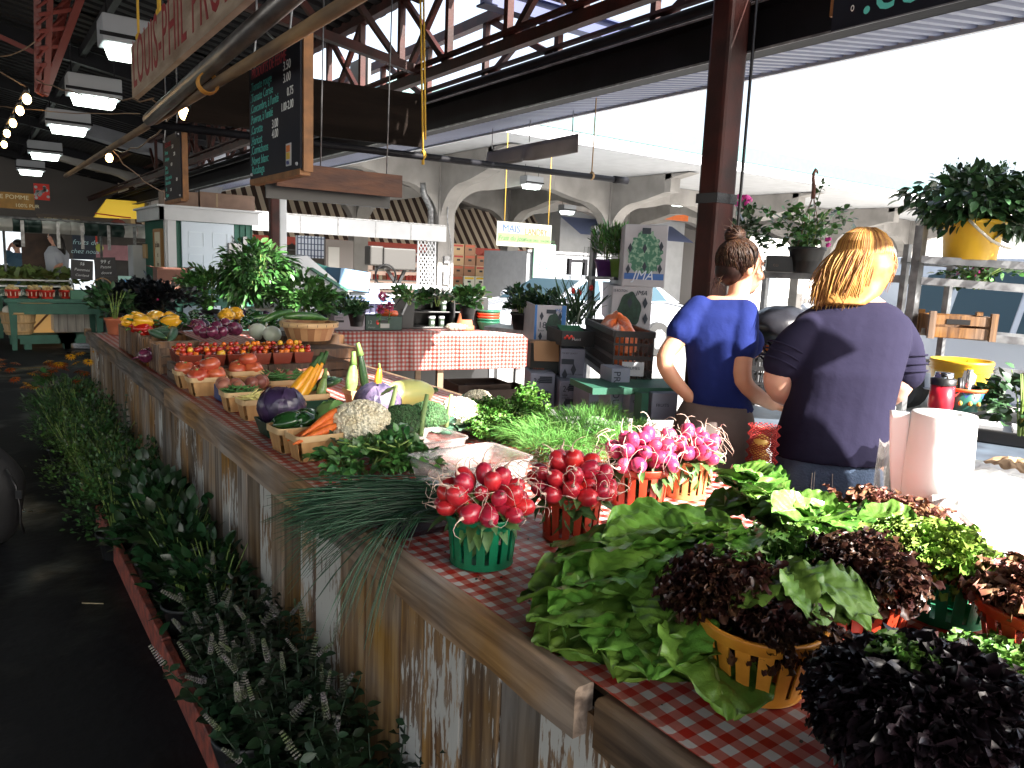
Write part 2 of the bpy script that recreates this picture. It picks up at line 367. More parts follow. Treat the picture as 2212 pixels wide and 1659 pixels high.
for x in XS[1:]:
    g.box((x,20.3,(ZS+.2+ZB)/2),(.33,14,ZB-ZS-.2))
    for k in range(1): g.add([(x-.165,13.9,ZB),(x+.165,13.9,ZB),(x+.165,15.4,ZS+.2),(x-.165,15.4,ZS+.2),(x-.165,15.4,ZB),(x+.165,15.4,ZB),(x-.165,12.7,ZB-.02),(x+.165,12.7,ZB-.02)],[(6,7,2,3),(0,6,3,4),(7,1,5,2)])
o=g.obj('pavilion_beams',M_conc); tag(o,'pale concrete beams spanning between the bracketed columns','beams')
t=thing('market_canopy','flat white roof slab with a pale teal edge over the concrete pavilion','roof',(0,12,ZB))
g=MB(); g.box((17.9,9.5,.09),(24.0,19,.16)); g.box((5.0,10.6,.09),(1.8,16.8,.16)); g.obj('slab',M_white,t)
g=MB(); g.box((17.9,-.06,.42),(24.2,.08,.34)); g.box((5.86,8,.42),(.08,16,.34)); g.obj('fascia',M_teal,t)
g=MB(); g.box((17.9,-.03,.13),(24.1,.10,.22)); g.obj('lower_fascia',M_white,t)
# orange number panels under the beams
M_or=mat('orange_panel',(.72,.16,.03),.5,var=.15); M_orn=mat('orange_number',(.80,.36,.14),.6)
for k,(u,v,y,num) in enumerate(((1235,418,20.1,'195'),(1435,455,20.1,'216'),(1090,418,24.8,'210'),(1700,400,20.1,'')) ):
    p=PY(u,v,y); t=thing('number_panel',['orange panel numbered 195 under the pavilion beam','orange panel numbered 216 behind the tall lettuce carton','shaded orange panel numbered 210 deep in the pavilion','plain orange panel seen above the hanging flower pot'][k],'sign',p,group='orange number panels')
    g=MB(); g.box((0,0,0),(2.6,.05,.62)); g.obj('panel',M_or,t)
    if num: text(num,t,M_orn,(0,-.03,-.16),wallrot((0,-1)),.5,align='CENTER')
# white balcony beam between the columns
t=thing('balcony_beam','long white panelled beam in front of the striped awning','beam',(6.6,15.2,2.2))
g=MB(); g.box((0,0,0),(4.6,.12,.36)); g.obj('panel',M_white,t)
g=MB()
for x in (-1.1,-.3,.55,1.4): g.box((x,-.064,0),(.02,.01,.35))
g.box((0,-.066,.175),(4.6,.014,.03)); g.obj('seam',M_galv,t)
# downpipe, conduit and meter boxes on the pavilion column
cx,cy=9.05-.33,15.55
t=thing('downpipe','silver downpipe on the left side of the pavilion column','downpipe',(cx,cy,0))
g=MB(); g.tube([(0,0,.1),(0,0,2.75),(-.25,-.1,3.05),(-.3,-.1,3.3)],.075,10); g.obj('pipe',M_galv,t)
g=MB(); g.tube([(.42,-.24,.9),(.42,-.24,2.0),(.3,-.24,2.5),(.3,-.24,3.4)],.015,6); g.obj('cable',M_galv,t)
t=thing('meter_boxes','pair of grey electric boxes on the sunlit column face','meter box',(9.05,15.36,1.2))
g=MB(); g.box((0,0,0),(.16,.08,.3)); g.box((0,0,.42),(.14,.08,.16)); g.box((0,0,-.3),(.16,.07,.16)); g.obj('box',M_galv,t)
t=thing('garden_trellis','narrow white diamond lattice panel hung on the downpipe','lattice',tuple(PY(921,560,15.2)))
g=MB(); W,H=.44,.88*1.35
for i in range(-8,14):
    for s in (1,-1):
        a=np.array([-W/2,0,-H/2+i*.14]); 
        x0,z0=-W/2,-H/2+i*.14; x1,z1=W/2,z0+W*1.5
        if s<0: z0,z1=z1,z0
        pts=[]
        for q in np.linspace(0,1,13):
            zz=z0+(z1-z0)*q
            if -H/2<=zz<=H/2: pts.append((x0+(x1-x0)*q,s*.004,zz))
        if len(pts)>1: g.bar(pts[0],pts[-1],.022,.006,up=(0,1,0))
g.obj('slats',M_white,t)
g=MB(); 
for x in (-W/2,W/2): g.box((x,0,0),(.03,.03,H+.03))
for z in (-H/2,H/2): g.box((0,0,z),(W,.032,.03))
g.obj('frame',M_white,t)
# ================= BACKGROUND =================
def single(name,me,loc,rot=(0,0,0),sc=1.,label=None,cat=None,group=None):
    o=bpy.data.objects.new(name,me); COL.objects.link(o); o.location=tuple(float(q) for q in loc); o.rotation_euler=rot
    o.scale=(sc,sc,sc) if not hasattr(sc,'__len__') else sc
    tag(o,label,cat,group); return o
def mesh_of(mb,mats,name='m'):
    o=mb.obj(name,mats); me=o.data; bpy.data.objects.remove(o); return me
def stripes(name,ca,cb,per,axis=0,duty=.5,rough=.7):
    m=mat(name,ca,rough); nt=m.node_tree; L=nt.links; b=nt.nodes['Principled BSDF']; tc=nt.nodes['Texture Coordinate']
    sp=nd(nt,'ShaderNodeSeparateXYZ'); L.new(tc.outputs['Object'],sp.inputs[0])
    d=nd(nt,'ShaderNodeMath',operation='DIVIDE'); d.inputs[1].default_value=per; L.new(sp.outputs[axis],d.inputs[0])
    f=nd(nt,'ShaderNodeMath',operation='FRACT'); L.new(d.outputs[0],f.inputs[0])
    g_=nd(nt,'ShaderNodeMath',operation='GREATER_THAN'); g_.inputs[1].default_value=duty; L.new(f.outputs[0],g_.inputs[0])
    mx=nd(nt,'ShaderNodeMix',data_type='RGBA'); mx.inputs[6].default_value=(*ca,1); mx.inputs[7].default_value=(*cb,1); L.new(g_.outputs[0],mx.inputs[0]); L.new(mx.outputs[2],b.inputs['Base Color']); return m
def B(name,c,**k): return mat(name,c,k.pop('rough',.6),**k)
M_awn=stripes('awning_stripe',(.055,.030,.022),(.62,.53,.42),.30)
# striped awning shop
t=thing('shop_building','long shop front behind the pavilion with brown and cream striped awning','building',(0,24,0))
g=MB(); g.box((12,.9,3.2),(34,.3,6.4)); g.obj('wall',B('shop_wall',(.10,.09,.085)),t)
g=MB(); V=[(x,y,z) for x in (3.5,21.2) for y,z in ((-.1,4.35),(-2.1,2.12))]; g.add(V,[(0,1,3,2)]); V=[(3.5,-.1,4.35),(3.5,-2.1,2.12),(3.5,-.1,2.12)]; g.add(V,[(0,1,2)]); V=[(21.2,-.1,4.35),(21.2,-2.1,2.12),(21.2,-.1,2.12)]; g.add(V,[(0,1,2)]); g.obj('awning',M_awn,t)
g=MB()
for i in range(59):
    x=3.65+i*.3; g.add([(x+.15*math.cos(a),-2.105,2.12-.14-.1*abs(math.sin(a))*1) if k else (x,-2.105,2.12) for k,a in enumerate([0]+list(np.linspace(math.pi,2*math.pi,7)))]+[(x+.15,-2.105,2.12),(x-.15,-2.105,2.12)],[(0,9,1,2,3,4,5,6,7,8)])
g.obj('valance',B('red_valance',(.40,.05,.03)),t)
for i,(x,w) in enumerate(((12.4,2.0),(14.3,.9),(16.0,1.6))):
    g=MB(); g.box((x,.70,1.25),(w,.1,1.7)); g.obj('window',B('lit_shop_window',(.7,.5,.4),emit=(1,.75,.6),estr=.10),t)
    g=MB()
    for r in range(5):
        zz=.55+r*.33; g.box((x,.55,zz),(w,.25,.03),mi=0); q=x-w/2+.1
        while q<x+w/2-.1:
            ww=rnd.uniform(.08,.22); hh=rnd.uniform(.12,.26); g.box((q+ww/2,.5,zz+.015+hh/2),(ww*.9,.12,hh),mi=rnd.choice([1,2,3,1])); q+=ww
    g.obj('shelf',[M_white,B('goods_red',(.55,.05,.03)),B('goods_cream',(.7,.62,.45)),B('goods_brown',(.25,.09,.04))],t)
g=MB(); 
for x in np.linspace(4,21,9): g.tube([(x,-2.05,2.1),(x,-2.05,0)],.02,6)
g.tube([(3.6,-2.0,1.75),(21,-2.0,1.75)],.015,6); g.obj('awning_pole',M_galv,t)
# upper dark storey strip already the wall. neighbouring white building with blue awning
t=thing('white_building','white building with blue slatted awning right of the corn banner','building',(17.6,21.2,0))
g=MB(); g.box((3,1.5,2.3),(6.5,2.4,4.6)); g.obj('wall',M_white,t); g=MB(); g.add([(-.3,.3,3.4),(5.5,.3,3.4),(5.5,-.9,2.75),(-.3,-.9,2.75)],[(0,1,2,3)]); g.obj('awning',B('blue_awning',(.16,.20,.36)),t)
# far building strip closing the horizon
for i,(x0,x1,y,h,c,lab) in enumerate(((22,60,30,4.0,(.75,.74,.72),'pale low building in full sun far to the right'),(45,75,22,4.5,(.7,.7,.7),'pale block at the far right edge of the street'))):
    t=thing('low_building',lab,'building',(x0,y,0),group='far sunlit buildings')
    g=MB(); g.box(((x1-x0)/2,1,h/2),(x1-x0,2,h)); g.obj('wall',B('sunlit_render',(.72,.71,.68),var=.1),t)
    g=MB(); 
    for k in range(int((x1-x0)/3)): g.box((1.5+k*3,-.02,1.2),(1.2,.06,1.6))
    g.obj('window',B('dim_glass',(.12,.14,.16),rough=.1),t)
# corn banner
p=PD(1133,508,11.5); t=thing('corn_banner','hanging white banner advertising fresh corn','banner',p)
g=MB(); g.box((0,0,0),(1.03,.012,.36)); g.obj('sheet',B('banner_white',(.16,.17,.145),var=.06),t)
g=MB(); g.box((0,-.008,-.05),(1.0,.004,.12)); g.obj('green_band',B('banner_green',(.08,.13,.045),var=.2),t)
W_=wallrot((0,-1))
text('MAÏS',t,B('banner_blue',(.012,.04,.10)),(-.42,-.012,.03),W_,.16,space=.95); text('LANDRY',t,B('banner_orange',(.22,.06,.005)),(.0,-.012,.01),W_,.14,sx=.8)
text('Frais du jour',t,B('banner_dkgreen',(.008,.045,.006)),(-.49,-.012,-.09),W_,.10,shear=.3); text('514-531-3412   514-590-2675',t,MATS['banner_dkgreen'],(-.02,-.012,-.09),W_,.05)
g=MB(); g.tube([(-.38,0,.18),(-.38,0,1.6)],.006,5); g.tube([(.45,0,.18),(.45,0,1.6)],.006,5); g.obj('cord',M_rope,t)
# ---- trailer with BIO sign, forklift mast, crates
t=thing('white_trailer','pale grey trailer parked behind the white car','trailer',tuple(PY(1225,560,14.2)*[1,1,0]))
g=MB(); g.box((.3,.9,1.25),(3.0,1.8,1.3)); g.obj('body',B('trailer_grey',(.28,.29,.31),var=.12),t); g=MB(); g.box((.3,-.02,1.9),(3.04,.06,.06)); g.box((.3,-.02,.62),(3.04,.06,.06)); g.obj('trim',M_galv,t)
p=PY(1175,571,14.1); t=thing('organic_sign','green and white oval BIO sign on the trailer','sign',p)
g=MB(); g.box((0,0,0),(.62,.04,.92)); g.obj('board',B('sign_green',(.30,.55,.40)),t)
g=MB(); g.lathe([(.0,0),(.29,0),(.29,.012),(0,.012)],(0,-.02,0),24,rot=rotx(math.pi/2),sq=(1,1.3),sm=False); g.obj('oval',M_white,t); text('BIO',t,B('bio_green',(.05,.25,.16)),(0,-.045,-.11),W_,.28,align='CENTER',sx=.8)
p=PY(1245,600,12.6); t=thing('pallet_lifter','dark frame of a pallet lifter beside the trailer','lifter',(p[0],p[1],0))
g=MB()
for x in (-.22,.22): g.box((x,0,1.0),(.07,.09,1.5))
for z in (.4,.9,1.3,1.7): g.box((0,0,z),(.5,.06,.06))
g.obj('mast',M_dark,t); g=MB(); g.box((.12,-.5,.15),(.1,1,.05)); g.box((-.12,-.5,.15),(.1,1,.05)); g.obj('fork',M_dark,t)
# ---- fruit boxes stacked on a green ledge
t=thing('green_ledge','pale green ledge table under the fruit boxes','table',tuple(PY(1010,600,17.6)*[1,1,0]))
g=MB(); g.box((.4,.4,.9),(3.6,.9,.08)); g.box((.4,-.02,.72),(3.6,.04,.28)); g.obj('top',B('ledge_green',(.12,.42,.30)),t); g=MB(); g.box((-1.2,.4,.43),(.1,.6,.86)); g.box((2.0,.4,.43),(.1,.6,.86)); g.obj('leg',MATS['ledge_green'],t)
bx=MB(); bx.box((0,0,.14),(.34,.4,.28),mi=0); bx.box((0,-.203,.14),(.10,.006,.05),mi=1); bx.box((0,-.202,.23),(.28,.004,.05),mi=2)
mm=[mesh_of(bx,[B('box_'+n,c),M_black,B('boxband_'+n,d)],'fruit_box') for n,c,d in (('kraft',(.30,.15,.08),(.5,.1,.05)),('white',(.75,.72,.62),(.8,.55,.03)),('tan',(.45,.30,.16),(.4,.05,.04)))]
lo=PY(1003,604,17.5)
nm=['bottom','second','third','top']
for c in range(5):
    for r in range(4 if c in(1,2) else 3):
        k=rnd.choice([0,0,2]) if (r!=0 or c<2) else 1
        single('fruit_box',mm[k],(lo[0]-.55+c*.37,17.75,.94+r*.285),(0,0,rnd.uniform(-.05,.05)),1,'%s fruit box in the %s row, stack %s from the column'%(['brown','white banana','tan'][k],nm[r],['first','second','third','fourth','fifth'][c]),'box','fruit boxes stacked on the green ledge')
# ---- cars
def car(name,label,loc,rz,kind='sedan',group='white vehicles parked beyond the stalls'):
    t=thing(name,label,'car' if kind!='van' else 'van',loc,rz,group)
    M_car=B('car_white',(.42,.45,.50),rough=.2,coat=.6); M_gl=B('car_glass',(.03,.06,.08),rough=.35,spec=.2); M_ty=B('tyre',(.02,.02,.02),rough=.8)
    L=4.3; w=.88
    lowp=[(-2.15,.32),(-2.18,.62),(-2.0,.78),(-1.1,.94),(1.55,.98),(2.1,.9),(2.16,.6),(2.1,.3)]
    g=MB(); n=len(lowp); rows=[]
    for s_,q in ((-w,0),(-w*1.0,0),):pass
    prof=[( -1,.94),(-.6,1.0),(.6,1.0),(1,.94)]
    V=[];
    for yy,sc,dz in ((-w*.93,.985,.0),(-w,1,0),(-w*.97,1,.012),(0,1,.05),(w*.97,1,.012),(w,1,0),(w*.93,.985,0)):
        for x,z in lowp: V.append((x*sc,yy,z+(dz if z>.7 else 0)))
    F=[(i*n+j,i*n+(j+1)%n,(i+1)*n+(j+1)%n,(i+1)*n+j) for i in range(6) for j in range(n)]+[tuple(range(n)),tuple(6*n+j for j in range(n-1,-1,-1))]
    g.add(V,F,0,False)
    if kind=='van': top=[(-1.3,.92),(-.5,1.75),(-.3,1.82),(2.0,1.84),(2.12,.95)]
    else: top=[(-1.15,.93),(-.35,1.36),(-.1,1.42),(1.2,1.41),(1.95,.98)]
    m=len(top)
    V=[(x,s_*(w*.95-(z-.92)*.28),z) for s_ in(-1,1) for x,z in top]
    g.add(V,[tuple(range(m)),tuple(2*m-1-i for i in range(m))]+[(i,m+i,m+i+1,i+1) for i in range(m-1)],0)
    body=g.obj('body',M_car,t,bevel=.03)
    def side(s_,pts,nm='window'):
        g=MB(); V=[(x,s_*(w*.95-(z-.92)*.28+.006),z) for x,z in pts]; g.add(V,[tuple(range(len(pts)))]); g.obj(nm,M_gl,t)
    zt=1.70 if kind=='van' else 1.34
    for s_ in(-1,1):
        side(s_,[(-.95,1.0),(-.05,1.0),(-.05,zt),(-.32,zt-.02)] ); side(s_,[(.03,1.0),(.85,1.0),(.85,zt),(.03,zt)]); side(s_,[(.93,1.0),(1.6,1.0),(1.35,zt-.08),(.93,zt)])
    g=MB(); a,b_=top[0],top[1]; 
    V=[]
    for q in (.08,.92):
        x=a[0]+(b_[0]-a[0])*q; z=a[1]+(b_[1]-a[1])*q; hw=(w*.95-(z-.92)*.28)*.92
        V+=[(x-.012,-hw,z+.01),(x-.012,hw,z+.01)]
    g.add(V,[(0,1,3,2)]); g.obj('windscreen',M_gl,t)
    for x in(-1.35,1.35):
        for s_ in(-1,1):
            g=MB(); g.lathe([(0,-.1),(.2,-.1),(.31,-.09),(.32,0),(.31,.09),(.2,.1),(0,.1)],(x,s_*w*.92,.31),20,rot=rotx(math.pi/2),sm=False); wh=g.obj('wheel',M_ty,t)
            g=MB(); g.lathe([(0,.105),(.19,.105),(.19,.09)],(x,s_*w*.92,.31),10,rot=rotx(-s_*math.pi/2)if s_<0 else rotx(-math.pi/2),sm=False); r_=g.obj('rim',M_galv,t); r_.parent=wh
    for s_ in(-1,1):
        g=MB(); g.ball((-2.05,s_*.62,.68),(.14,.2,.09),10,6); g.obj('headlight',B('lamp_glass',(.75,.75,.72),rough=.08),t)
    g=MB()
    for s_ in(-1,1): g.ball((-.85,s_*(w+.08),1.02),(.07,.1,.07),8,6)
    g.obj('mirror',M_car,t)
    return t
p=PY(1190,640,10.3); car('parked_car','white hatchback parked behind the back tables',(p[0]+.75,10.6,0),0)
p=PZ(2075,800,0); car('parked_van','white van seen through the galvanised rack',(9.6,3.1,0),R(70),'van')
car('parked_car','white car glimpsed between the two women',(13.5,7.5,0),R(20))
# ---- left background: far hall
def board(name,label,cat,u0,v0,u1,v1,y,m,th=.05,group=None,frame_m=None):
    a=PY(u0,v1,y); b=PY(u1,v0,y); c=(a+b)/2
    um=(u0+u1)/2; c[2]=(PY(um,v0,y)[2]+PY(um,v1,y)[2])/2; Hh=PY(um,v0,y)[2]-PY(um,v1,y)[2]; b=np.array([b[0],y,a[2]+Hh]); t=thing(name,label,cat,c,0,group); g=MB(); g.box((0,0,0),(abs(b[0]-a[0]),th,Hh)); g.obj('panel',m,t)
    if frame_m:
        W,H=abs(b[0]-a[0]),abs(b[2]-a[2]); g=MB(); 
        for s_ in(-1,1): g.box((s_*W/2,-.01,0),(.05,th+.02,H+.05)); g.box((0,-.01,s_*H/2),(W-.05,th+.02,.05))
        g.obj('frame',frame_m,t)
    return t,abs(b[0]-a[0]),abs(b[2]-a[2])
t=thing('far_hall_wall','dark wall at the far end of the hall with a blue storey and bright openings','wall',(0,27,0))
g=MB(); g.box((-3,0,2.6),(20,.3,1.15)); g.box((2.6,0,1.2),(6,.3,2.4)); g.box((-12,0,1.2),(9.,.3,2.4)); g.obj('wall',M_hall,t)
g=MB(); g.box((1.6,-.3,3.2),(4.2,.2,1.0)); g.obj('blue_storey',B('blue_wall',(.035,.055,.12)),t)
g=MB()
for x in(-.2,2.0): 
    g.box((x+.5,-.42,3.75),(1.5,.05,.42))
g.obj('window',B('bright_window',(.8,.85,.9),emit=(.85,.93,1),estr=.25),t)
g=MB(); g.box((-3,0,5.2),(26,.3,2.2)); g.obj('gable',M_hall,t)
board('daylight_panel','bright window band high at the far left end of the hall','window',-60,385,85,418,26.6,MATS['bright_window'],frame_m=M_dark)
board('daylight_panel','bright opening to the street behind the far left person','window',-10,497,52,575,22.6,MATS['bright_window'],frame_m=M_hall)
t,W,H=board('red_poster','red poster with white dots above the apple juice sign','poster',74,397,106,432,21.5,B('poster_red',(.6,.03,.02)))
g=MB(); [g.lathe([(0,0),(.035,0),(.035,.01),(0,.01)],(rnd.uniform(-W/2.5,W/2.5),-.03,rnd.uniform(-H/2.5,H/2.5)),8,rot=rotx(math.pi/2),sm=False) for _ in range(16)]; g.obj('dots',M_white,t)
t,W,H=board('juice_sign','yellow apple juice sign hanging at the left edge','sign',-40,415,73,450,17,B('sign_ochre',(.34,.17,.03),var=.3))
M_ink=B('cream_ink',(.70,.62,.40)); text('JUS DE POMME',t,M_ink,(-W/2+.02,-.03,.03),W_,.108); text('100% PUR',t,M_ink,(.1,-.03,-.11),W_,.09)
g=MB(); g.ball((-.22,-.04,-.08),(.09,.02,.1),10,6); g.obj('apple',B('apple_red',(.5,.06,.03)),t)
t,W,H=board('orchard_sign','dark sign with carved lettering under the apple juice sign','sign',80,467,250,497,15.9,B('sign_dark',(.045,.03,.022)))
text('VERGER',t,B('dim_gold',(.22,.17,.09)),(-.60,-.03,-.06),W_,.19)
g=MB(); g.ball((.66,-.03,.0),(.14,.02,.12),10,6); g.obj('apple',B('dark_apple',(.15,.03,.02)),t)
t=thing('yellow_tent','yellow tent roof glowing behind the stalls','tent',tuple(PY(240,500,20.5)*[1,1,0]))
a,b_,c_,d_=[PY(u,v,20.5)-np.array(t.location) for u,v in((205,470),(230,430),(312,436),(312,474))]; g=MB(); g.add([a,b_,c_,d_]+[q+np.array([0,1.5,-.2]) for q in(a,b_,c_,d_)],[(3,2,1,0),(0,1,5,4),(1,2,6,5)]); g.obj('canvas',B('tent_yellow_glow',(.75,.50,.04),emit=(.9,.6,.05),estr=.06),t)  # faint emission puts light into the canvas colour
g=MB(); g.tube([a+[0,-.02,.1],(b_+c_)/2+[0,-.02,-.4],d_+[-.3,-.02,.02]],.015,5); g.tube([a,a*[1,1,0]],.03,6); g.obj('red_cord',B('cord_red',(.5,.05,.03)),t)
# stall awning strip: alternating white and dark green cloth
t=thing('stall_awning','rolled white and dark green awning over the far left stall','awning',tuple(PY(160,480,15.0)))
L0=PY(-40,470,15.0); L1=PY(322,500,15.0); g1=MB();g2=MB(); n=12
for i in range(n):
    xa=L0[0]+(L1[0]-L0[0])*i/n; xb=L0[0]+(L1[0]-L0[0])*(i+.98)/n; 
    def f(u,v,xa=xa,xb=xb,i=i): 
        x=xa+(xb-xa)*u; z=1.96-.22*v+.01*np.sin(v*9); y=15-.16*np.sin(v*3.1)-.02*np.sin(u*7+i); return np.stack([x,y,z],-1)-np.array(t.location)
    (g1 if i in(0,1,4,5,6,10,11) else g2).grid(f,6,6)
g1.obj('white_cloth',B('cloth_white',(.50,.50,.48)),t); g2.obj('green_cloth',B('cloth_green',(.012,.035,.03)),t)
g=MB(); o_=np.array(t.location); g.tube([L0*[1,1,0]+[0,0,1.97]-o_,L1*[1,1,0]+[0,0,1.97]-o_],.025,6); 
for x in(.5,1.9,3.2): g.tube([(x-o_[0],0,1.9-o_[2]),(x-o_[0],0,-o_[2])],.02,6)
for x in (.3,.75,1.25,1.6,2.0,2.4): g.box((x-o_[0],-.2,1.72-o_[2]),(.05,.01,.42))
g.obj('pole',M_galv,t)
t,W,H=board('painted_menu_board','dark painted board hung behind the dark haired woman','sign',158,503,205,560,17.0,B('board_navy',(.02,.03,.05)))
text('ici,',t,M_white,(-.05,-.03,.22),W_,.18,shear=.3); text('fruits de',t,B('chalk_blue',(.4,.6,.65)),(-.2,-.03,.03),W_,.13,shear=.3); text('chez nous',t,MATS['chalk_blue'],(-.24,-.03,-.14),W_,.12,shear=.3)
g=MB(); g.ball((.26,-.04,-.02),(.07,.02,.08),10,6); g.obj('flower',B('flower_green',(.5,.55,.1)),t)
board('daylight_panel','bright opening below the painted menu board','window',120,560,203,640,18.2,B('daylight_glow',(.8,.85,.88),emit=(.85,.93,1),estr=.25))  # glowing panel stands for daylight in the opening
board('stall_partition','brown pegboard partition hung with tools at the far left','partition',52,505,122,640,17.6,B('brown_partition',(.07,.035,.022),var=.6,vscale=5))
board('pink_tarp','dusky pink tarp stretched behind the stalls','tarp',204,530,300,562,18.5,B('tarp_pink',(.30,.14,.16),var=.2))
board('stall_partition','dark shelving partition behind the green table','partition',204,562,330,660,18.6,B('dark_partition',(.02,.017,.015),var=.6,vscale=4))
board('white_fridge','tall white cabinet left of the green hut','cabinet',285,530,312,640,14.6,M_white,.5)
board('cardboard_crate','pale wooden crate high beside the cabinet','crate',312,528,332,558,14.2,B('crate_pale',(.42,.27,.13)),.3)
board('blue_slate','small blue slate in a pale frame on the far counter','slate',260,600,285,622,12.6,B('slate_blue',(.08,.22,.45)),.03,frame_m=B('slate_frame',(.3,.5,.45)))
# ---- green hut
hy=12.5; A=PY(362,445,hy); Bq=PY(543,468,hy); hx0,hx1=A[0],Bq[0]; hz=PY(450,478,hy)[2]; hw=hx1-hx0; dep=1.75
M_hg=B('hut_green',(.018,.12,.085),var=.2,vscale=2); M_hgp=B('hut_pale',(.30,.33,.24),var=.2)
t=thing('green_hut','green board hut with white corner trim and a white panel door','hut',(hx0,hy,0))
g=MB(); g.box((hw/2,dep/2,hz/2),(hw,dep,hz)); k=int(hw/.085)
for i in range(k+1): g.box((i*hw/k,-.012,hz/2),(.015,.024,hz))
for i in range(18): g.box((-.012,.05+i*dep/18,hz/2),(.024,.035,hz))
g.obj('wall',M_hg,t)
g=MB(); g.box((.04,-.035,hz/2),(.12,.03,hz)); g.box((-.035,.03,hz/2),(.03,.1,hz)); g.obj('corner_trim',M_white,t)
g=MB(); g.box((hw/2-.02,-.07,hz+.08),(hw+.22,.06,.2)); g.box((-.1,dep/2-.02,hz+.08),(.06,dep+.16,.2)); g.box((hw/2-.02,dep/2,hz+.185),(hw+.3,dep+.3,.03)); g.obj('roof_trim',M_white,t)
dx0=PY(390,480,hy)[0]-hx0; dx1=PY(503,490,hy)[0]-hx0; dz=PY(450,477+6,hy)[2]
dw=dx1-dx0; dzt=PY(445,478,hy)[2]-.0
g=MB(); g.box(((dx0+dx1)/2,-.035,1.0),(dw,.04,1.98)); 
d=g.obj('door',B('door_white',(.45,.53,.62),rough=.35),t)
g=MB()
for cx_ in(.27,.73):
    for z0,z1 in((1.62,1.84),(.98,1.5),(.25,.86)):
        X=dx0+dw*cx_; W=dw*.28
        for s_ in(-1,1): g.box((X+s_*W/2,-.058,(z0+z1)/2),(.018,.008,z1-z0)); g.box((X,-.058,z0 if s_<0 else z1),(W,.008,.018))
q=g.obj('door_moulding',B('door_moulding_pale',(.50,.58,.66)),t); q.parent=d  # moulding strips slightly paler than the door
g=MB(); g.ball((dx1-.06,-.09,.95),.028,8,6); q=g.obj('handle',M_galv,t); q.parent=d
p=PY(529,553,hy-.05); t2=thing('wall_clock','round black rimmed clock on the green hut','clock',p)
g=MB(); g.lathe([(0,0),(.105,0),(.125,.0),(.125,.04),(.10,.05),(.10,.02),(0,.02)],(0,0,0),24,rot=rotx(math.pi/2)); g.obj('rim',M_black,t2); g=MB(); g.lathe([(0,.024),(.1,.024)],(0,0,0),24,rot=rotx(math.pi/2)); g.obj('dial',M_white,t2); g=MB(); g.box((0,-.03,.03),(.008,.004,.07)); g.box((0,-.03,-.03),(.006,.004,.07)); g.obj('hand',M_black,t2)
p=PY(507,553,hy-.06); t2=thing('meter_box','grey electric meter box with notices on the green hut','meter box',p)
g=MB(); g.box((0,0,0),(.21,.09,.40)); g.obj('box',M_galv,t2,bevel=.008); g=MB(); g.box((-.03,-.05,.05),(.1,.006,.1)); g.box((-.02,-.05,-.1),(.12,.006,.08)); g.obj('notice',M_white,t2); g=MB(); g.tube([(-.02,0,.2),(-.04,0,.32),(.03,0,.2)],.008,5); g.box((.16,0,.22),(.06,.05,.18)); g.obj('cable',M_galv,t2)
p=PX(347,558,hx0-.02); p[0]=hx0-.04; t2=thing('honey_sign','cream sign in a wooden frame on the side of the hut','sign',p)
g=MB(); g.box((0,0,0),(.03,.55,.86)); g.obj('board',B('sign_cream',(.62,.56,.42)),t2)
g=MB()
for s_ in(-1,1): g.box((-.005,s_*.27,0),(.05,.05,.9)); g.box((-.005,0,s_*.43),(.05,.5,.05))
g.obj('frame',B('frame_wood',(.30,.15,.05)),t2); WX=wallrot((-1,0)); MI=B('brown_ink',(.10,.05,.03))
text('Jos Plante',t2,MI,(-.018,.2,.17),WX,.13,sx=.62); text('et',t2,MI,(-.018,.05,.02),WX,.12,sx=.8); text('Simon',t2,MI,(-.018,.1,-.12),WX,.10,sx=.7); text('BOUTON RIVARD',t2,MI,(-.018,.2,-.3),WX,.06,sx=.8)
for i,(x,w_,h_) in enumerate(((.25,.5,.24),(.95,.85,.26))):
    t2=thing('cardboard_box',['small cardboard box on the roof of the hut','long flattened cardboard box on the roof of the hut'][i],'box',(hx0+x,hy+.25,hz+.2)); g=MB(); g.box((0,.2,h_/2),(w_,.4,h_)); g.obj('carton',B('kraft_board',(.20,.12,.085),var=.2),t2,bevel=.006); g=MB(); g.box((-w_*.2,-.002,h_*.55),(.03,.004,h_*.8)); g.obj('tape',B('tape_tan',(.28,.2,.12)),t2)
# ---- green tables at left with produce
M_gt=B('table_green',(.032,.13,.09),var=.25,vscale=6)
def gtable(label,x0,x1,y0,y1,z):
    t=thing('green_table',label,'table',(x0,y0,0),group='green painted market tables'); g=MB(); W=x1-x0; D=y1-y0
    g.box((W/2,D/2,z-.03),(W,D,.06)); g.obj('top',M_gt,t,bevel=.006)
    g=MB(); g.box((W/2,.05,z-.15),(W-.1,.04,.16)); g.obj('apron',M_gt,t)
    for a in(.1,W-.1):
        for b in(.08,D-.08): g=MB(); V=[(a-.055,b-.05,z-.06),(a+.055,b-.05,z-.06),(a+.055,b+.05,z-.06),(a-.055,b+.05,z-.06),(a-.03,b-.03,0),(a+.03,b-.03,0),(a+.03,b+.03,0),(a-.03,b+.03,0)]; g.add(V,[(3,2,1,0),(4,5,6,7),(0,1,5,4),(1,2,6,5),(2,3,7,6),(3,0,4,7)]); g.obj('leg',M_gt,t)
    return t
zt=.76
p0=PZ(12,628,zt); p1=PZ(205,640,zt)
gtable('green table at the far left carrying red potato baskets',p0[0]-.1,p1[0]+.05,13.1,14.1,zt)
q0=PZ(215,650,zt); gtable('green table carrying the pink tomato baskets',q0[0]+.02,q0[0]+1.9,q0[1]-.1,q0[1]+1.1,zt)
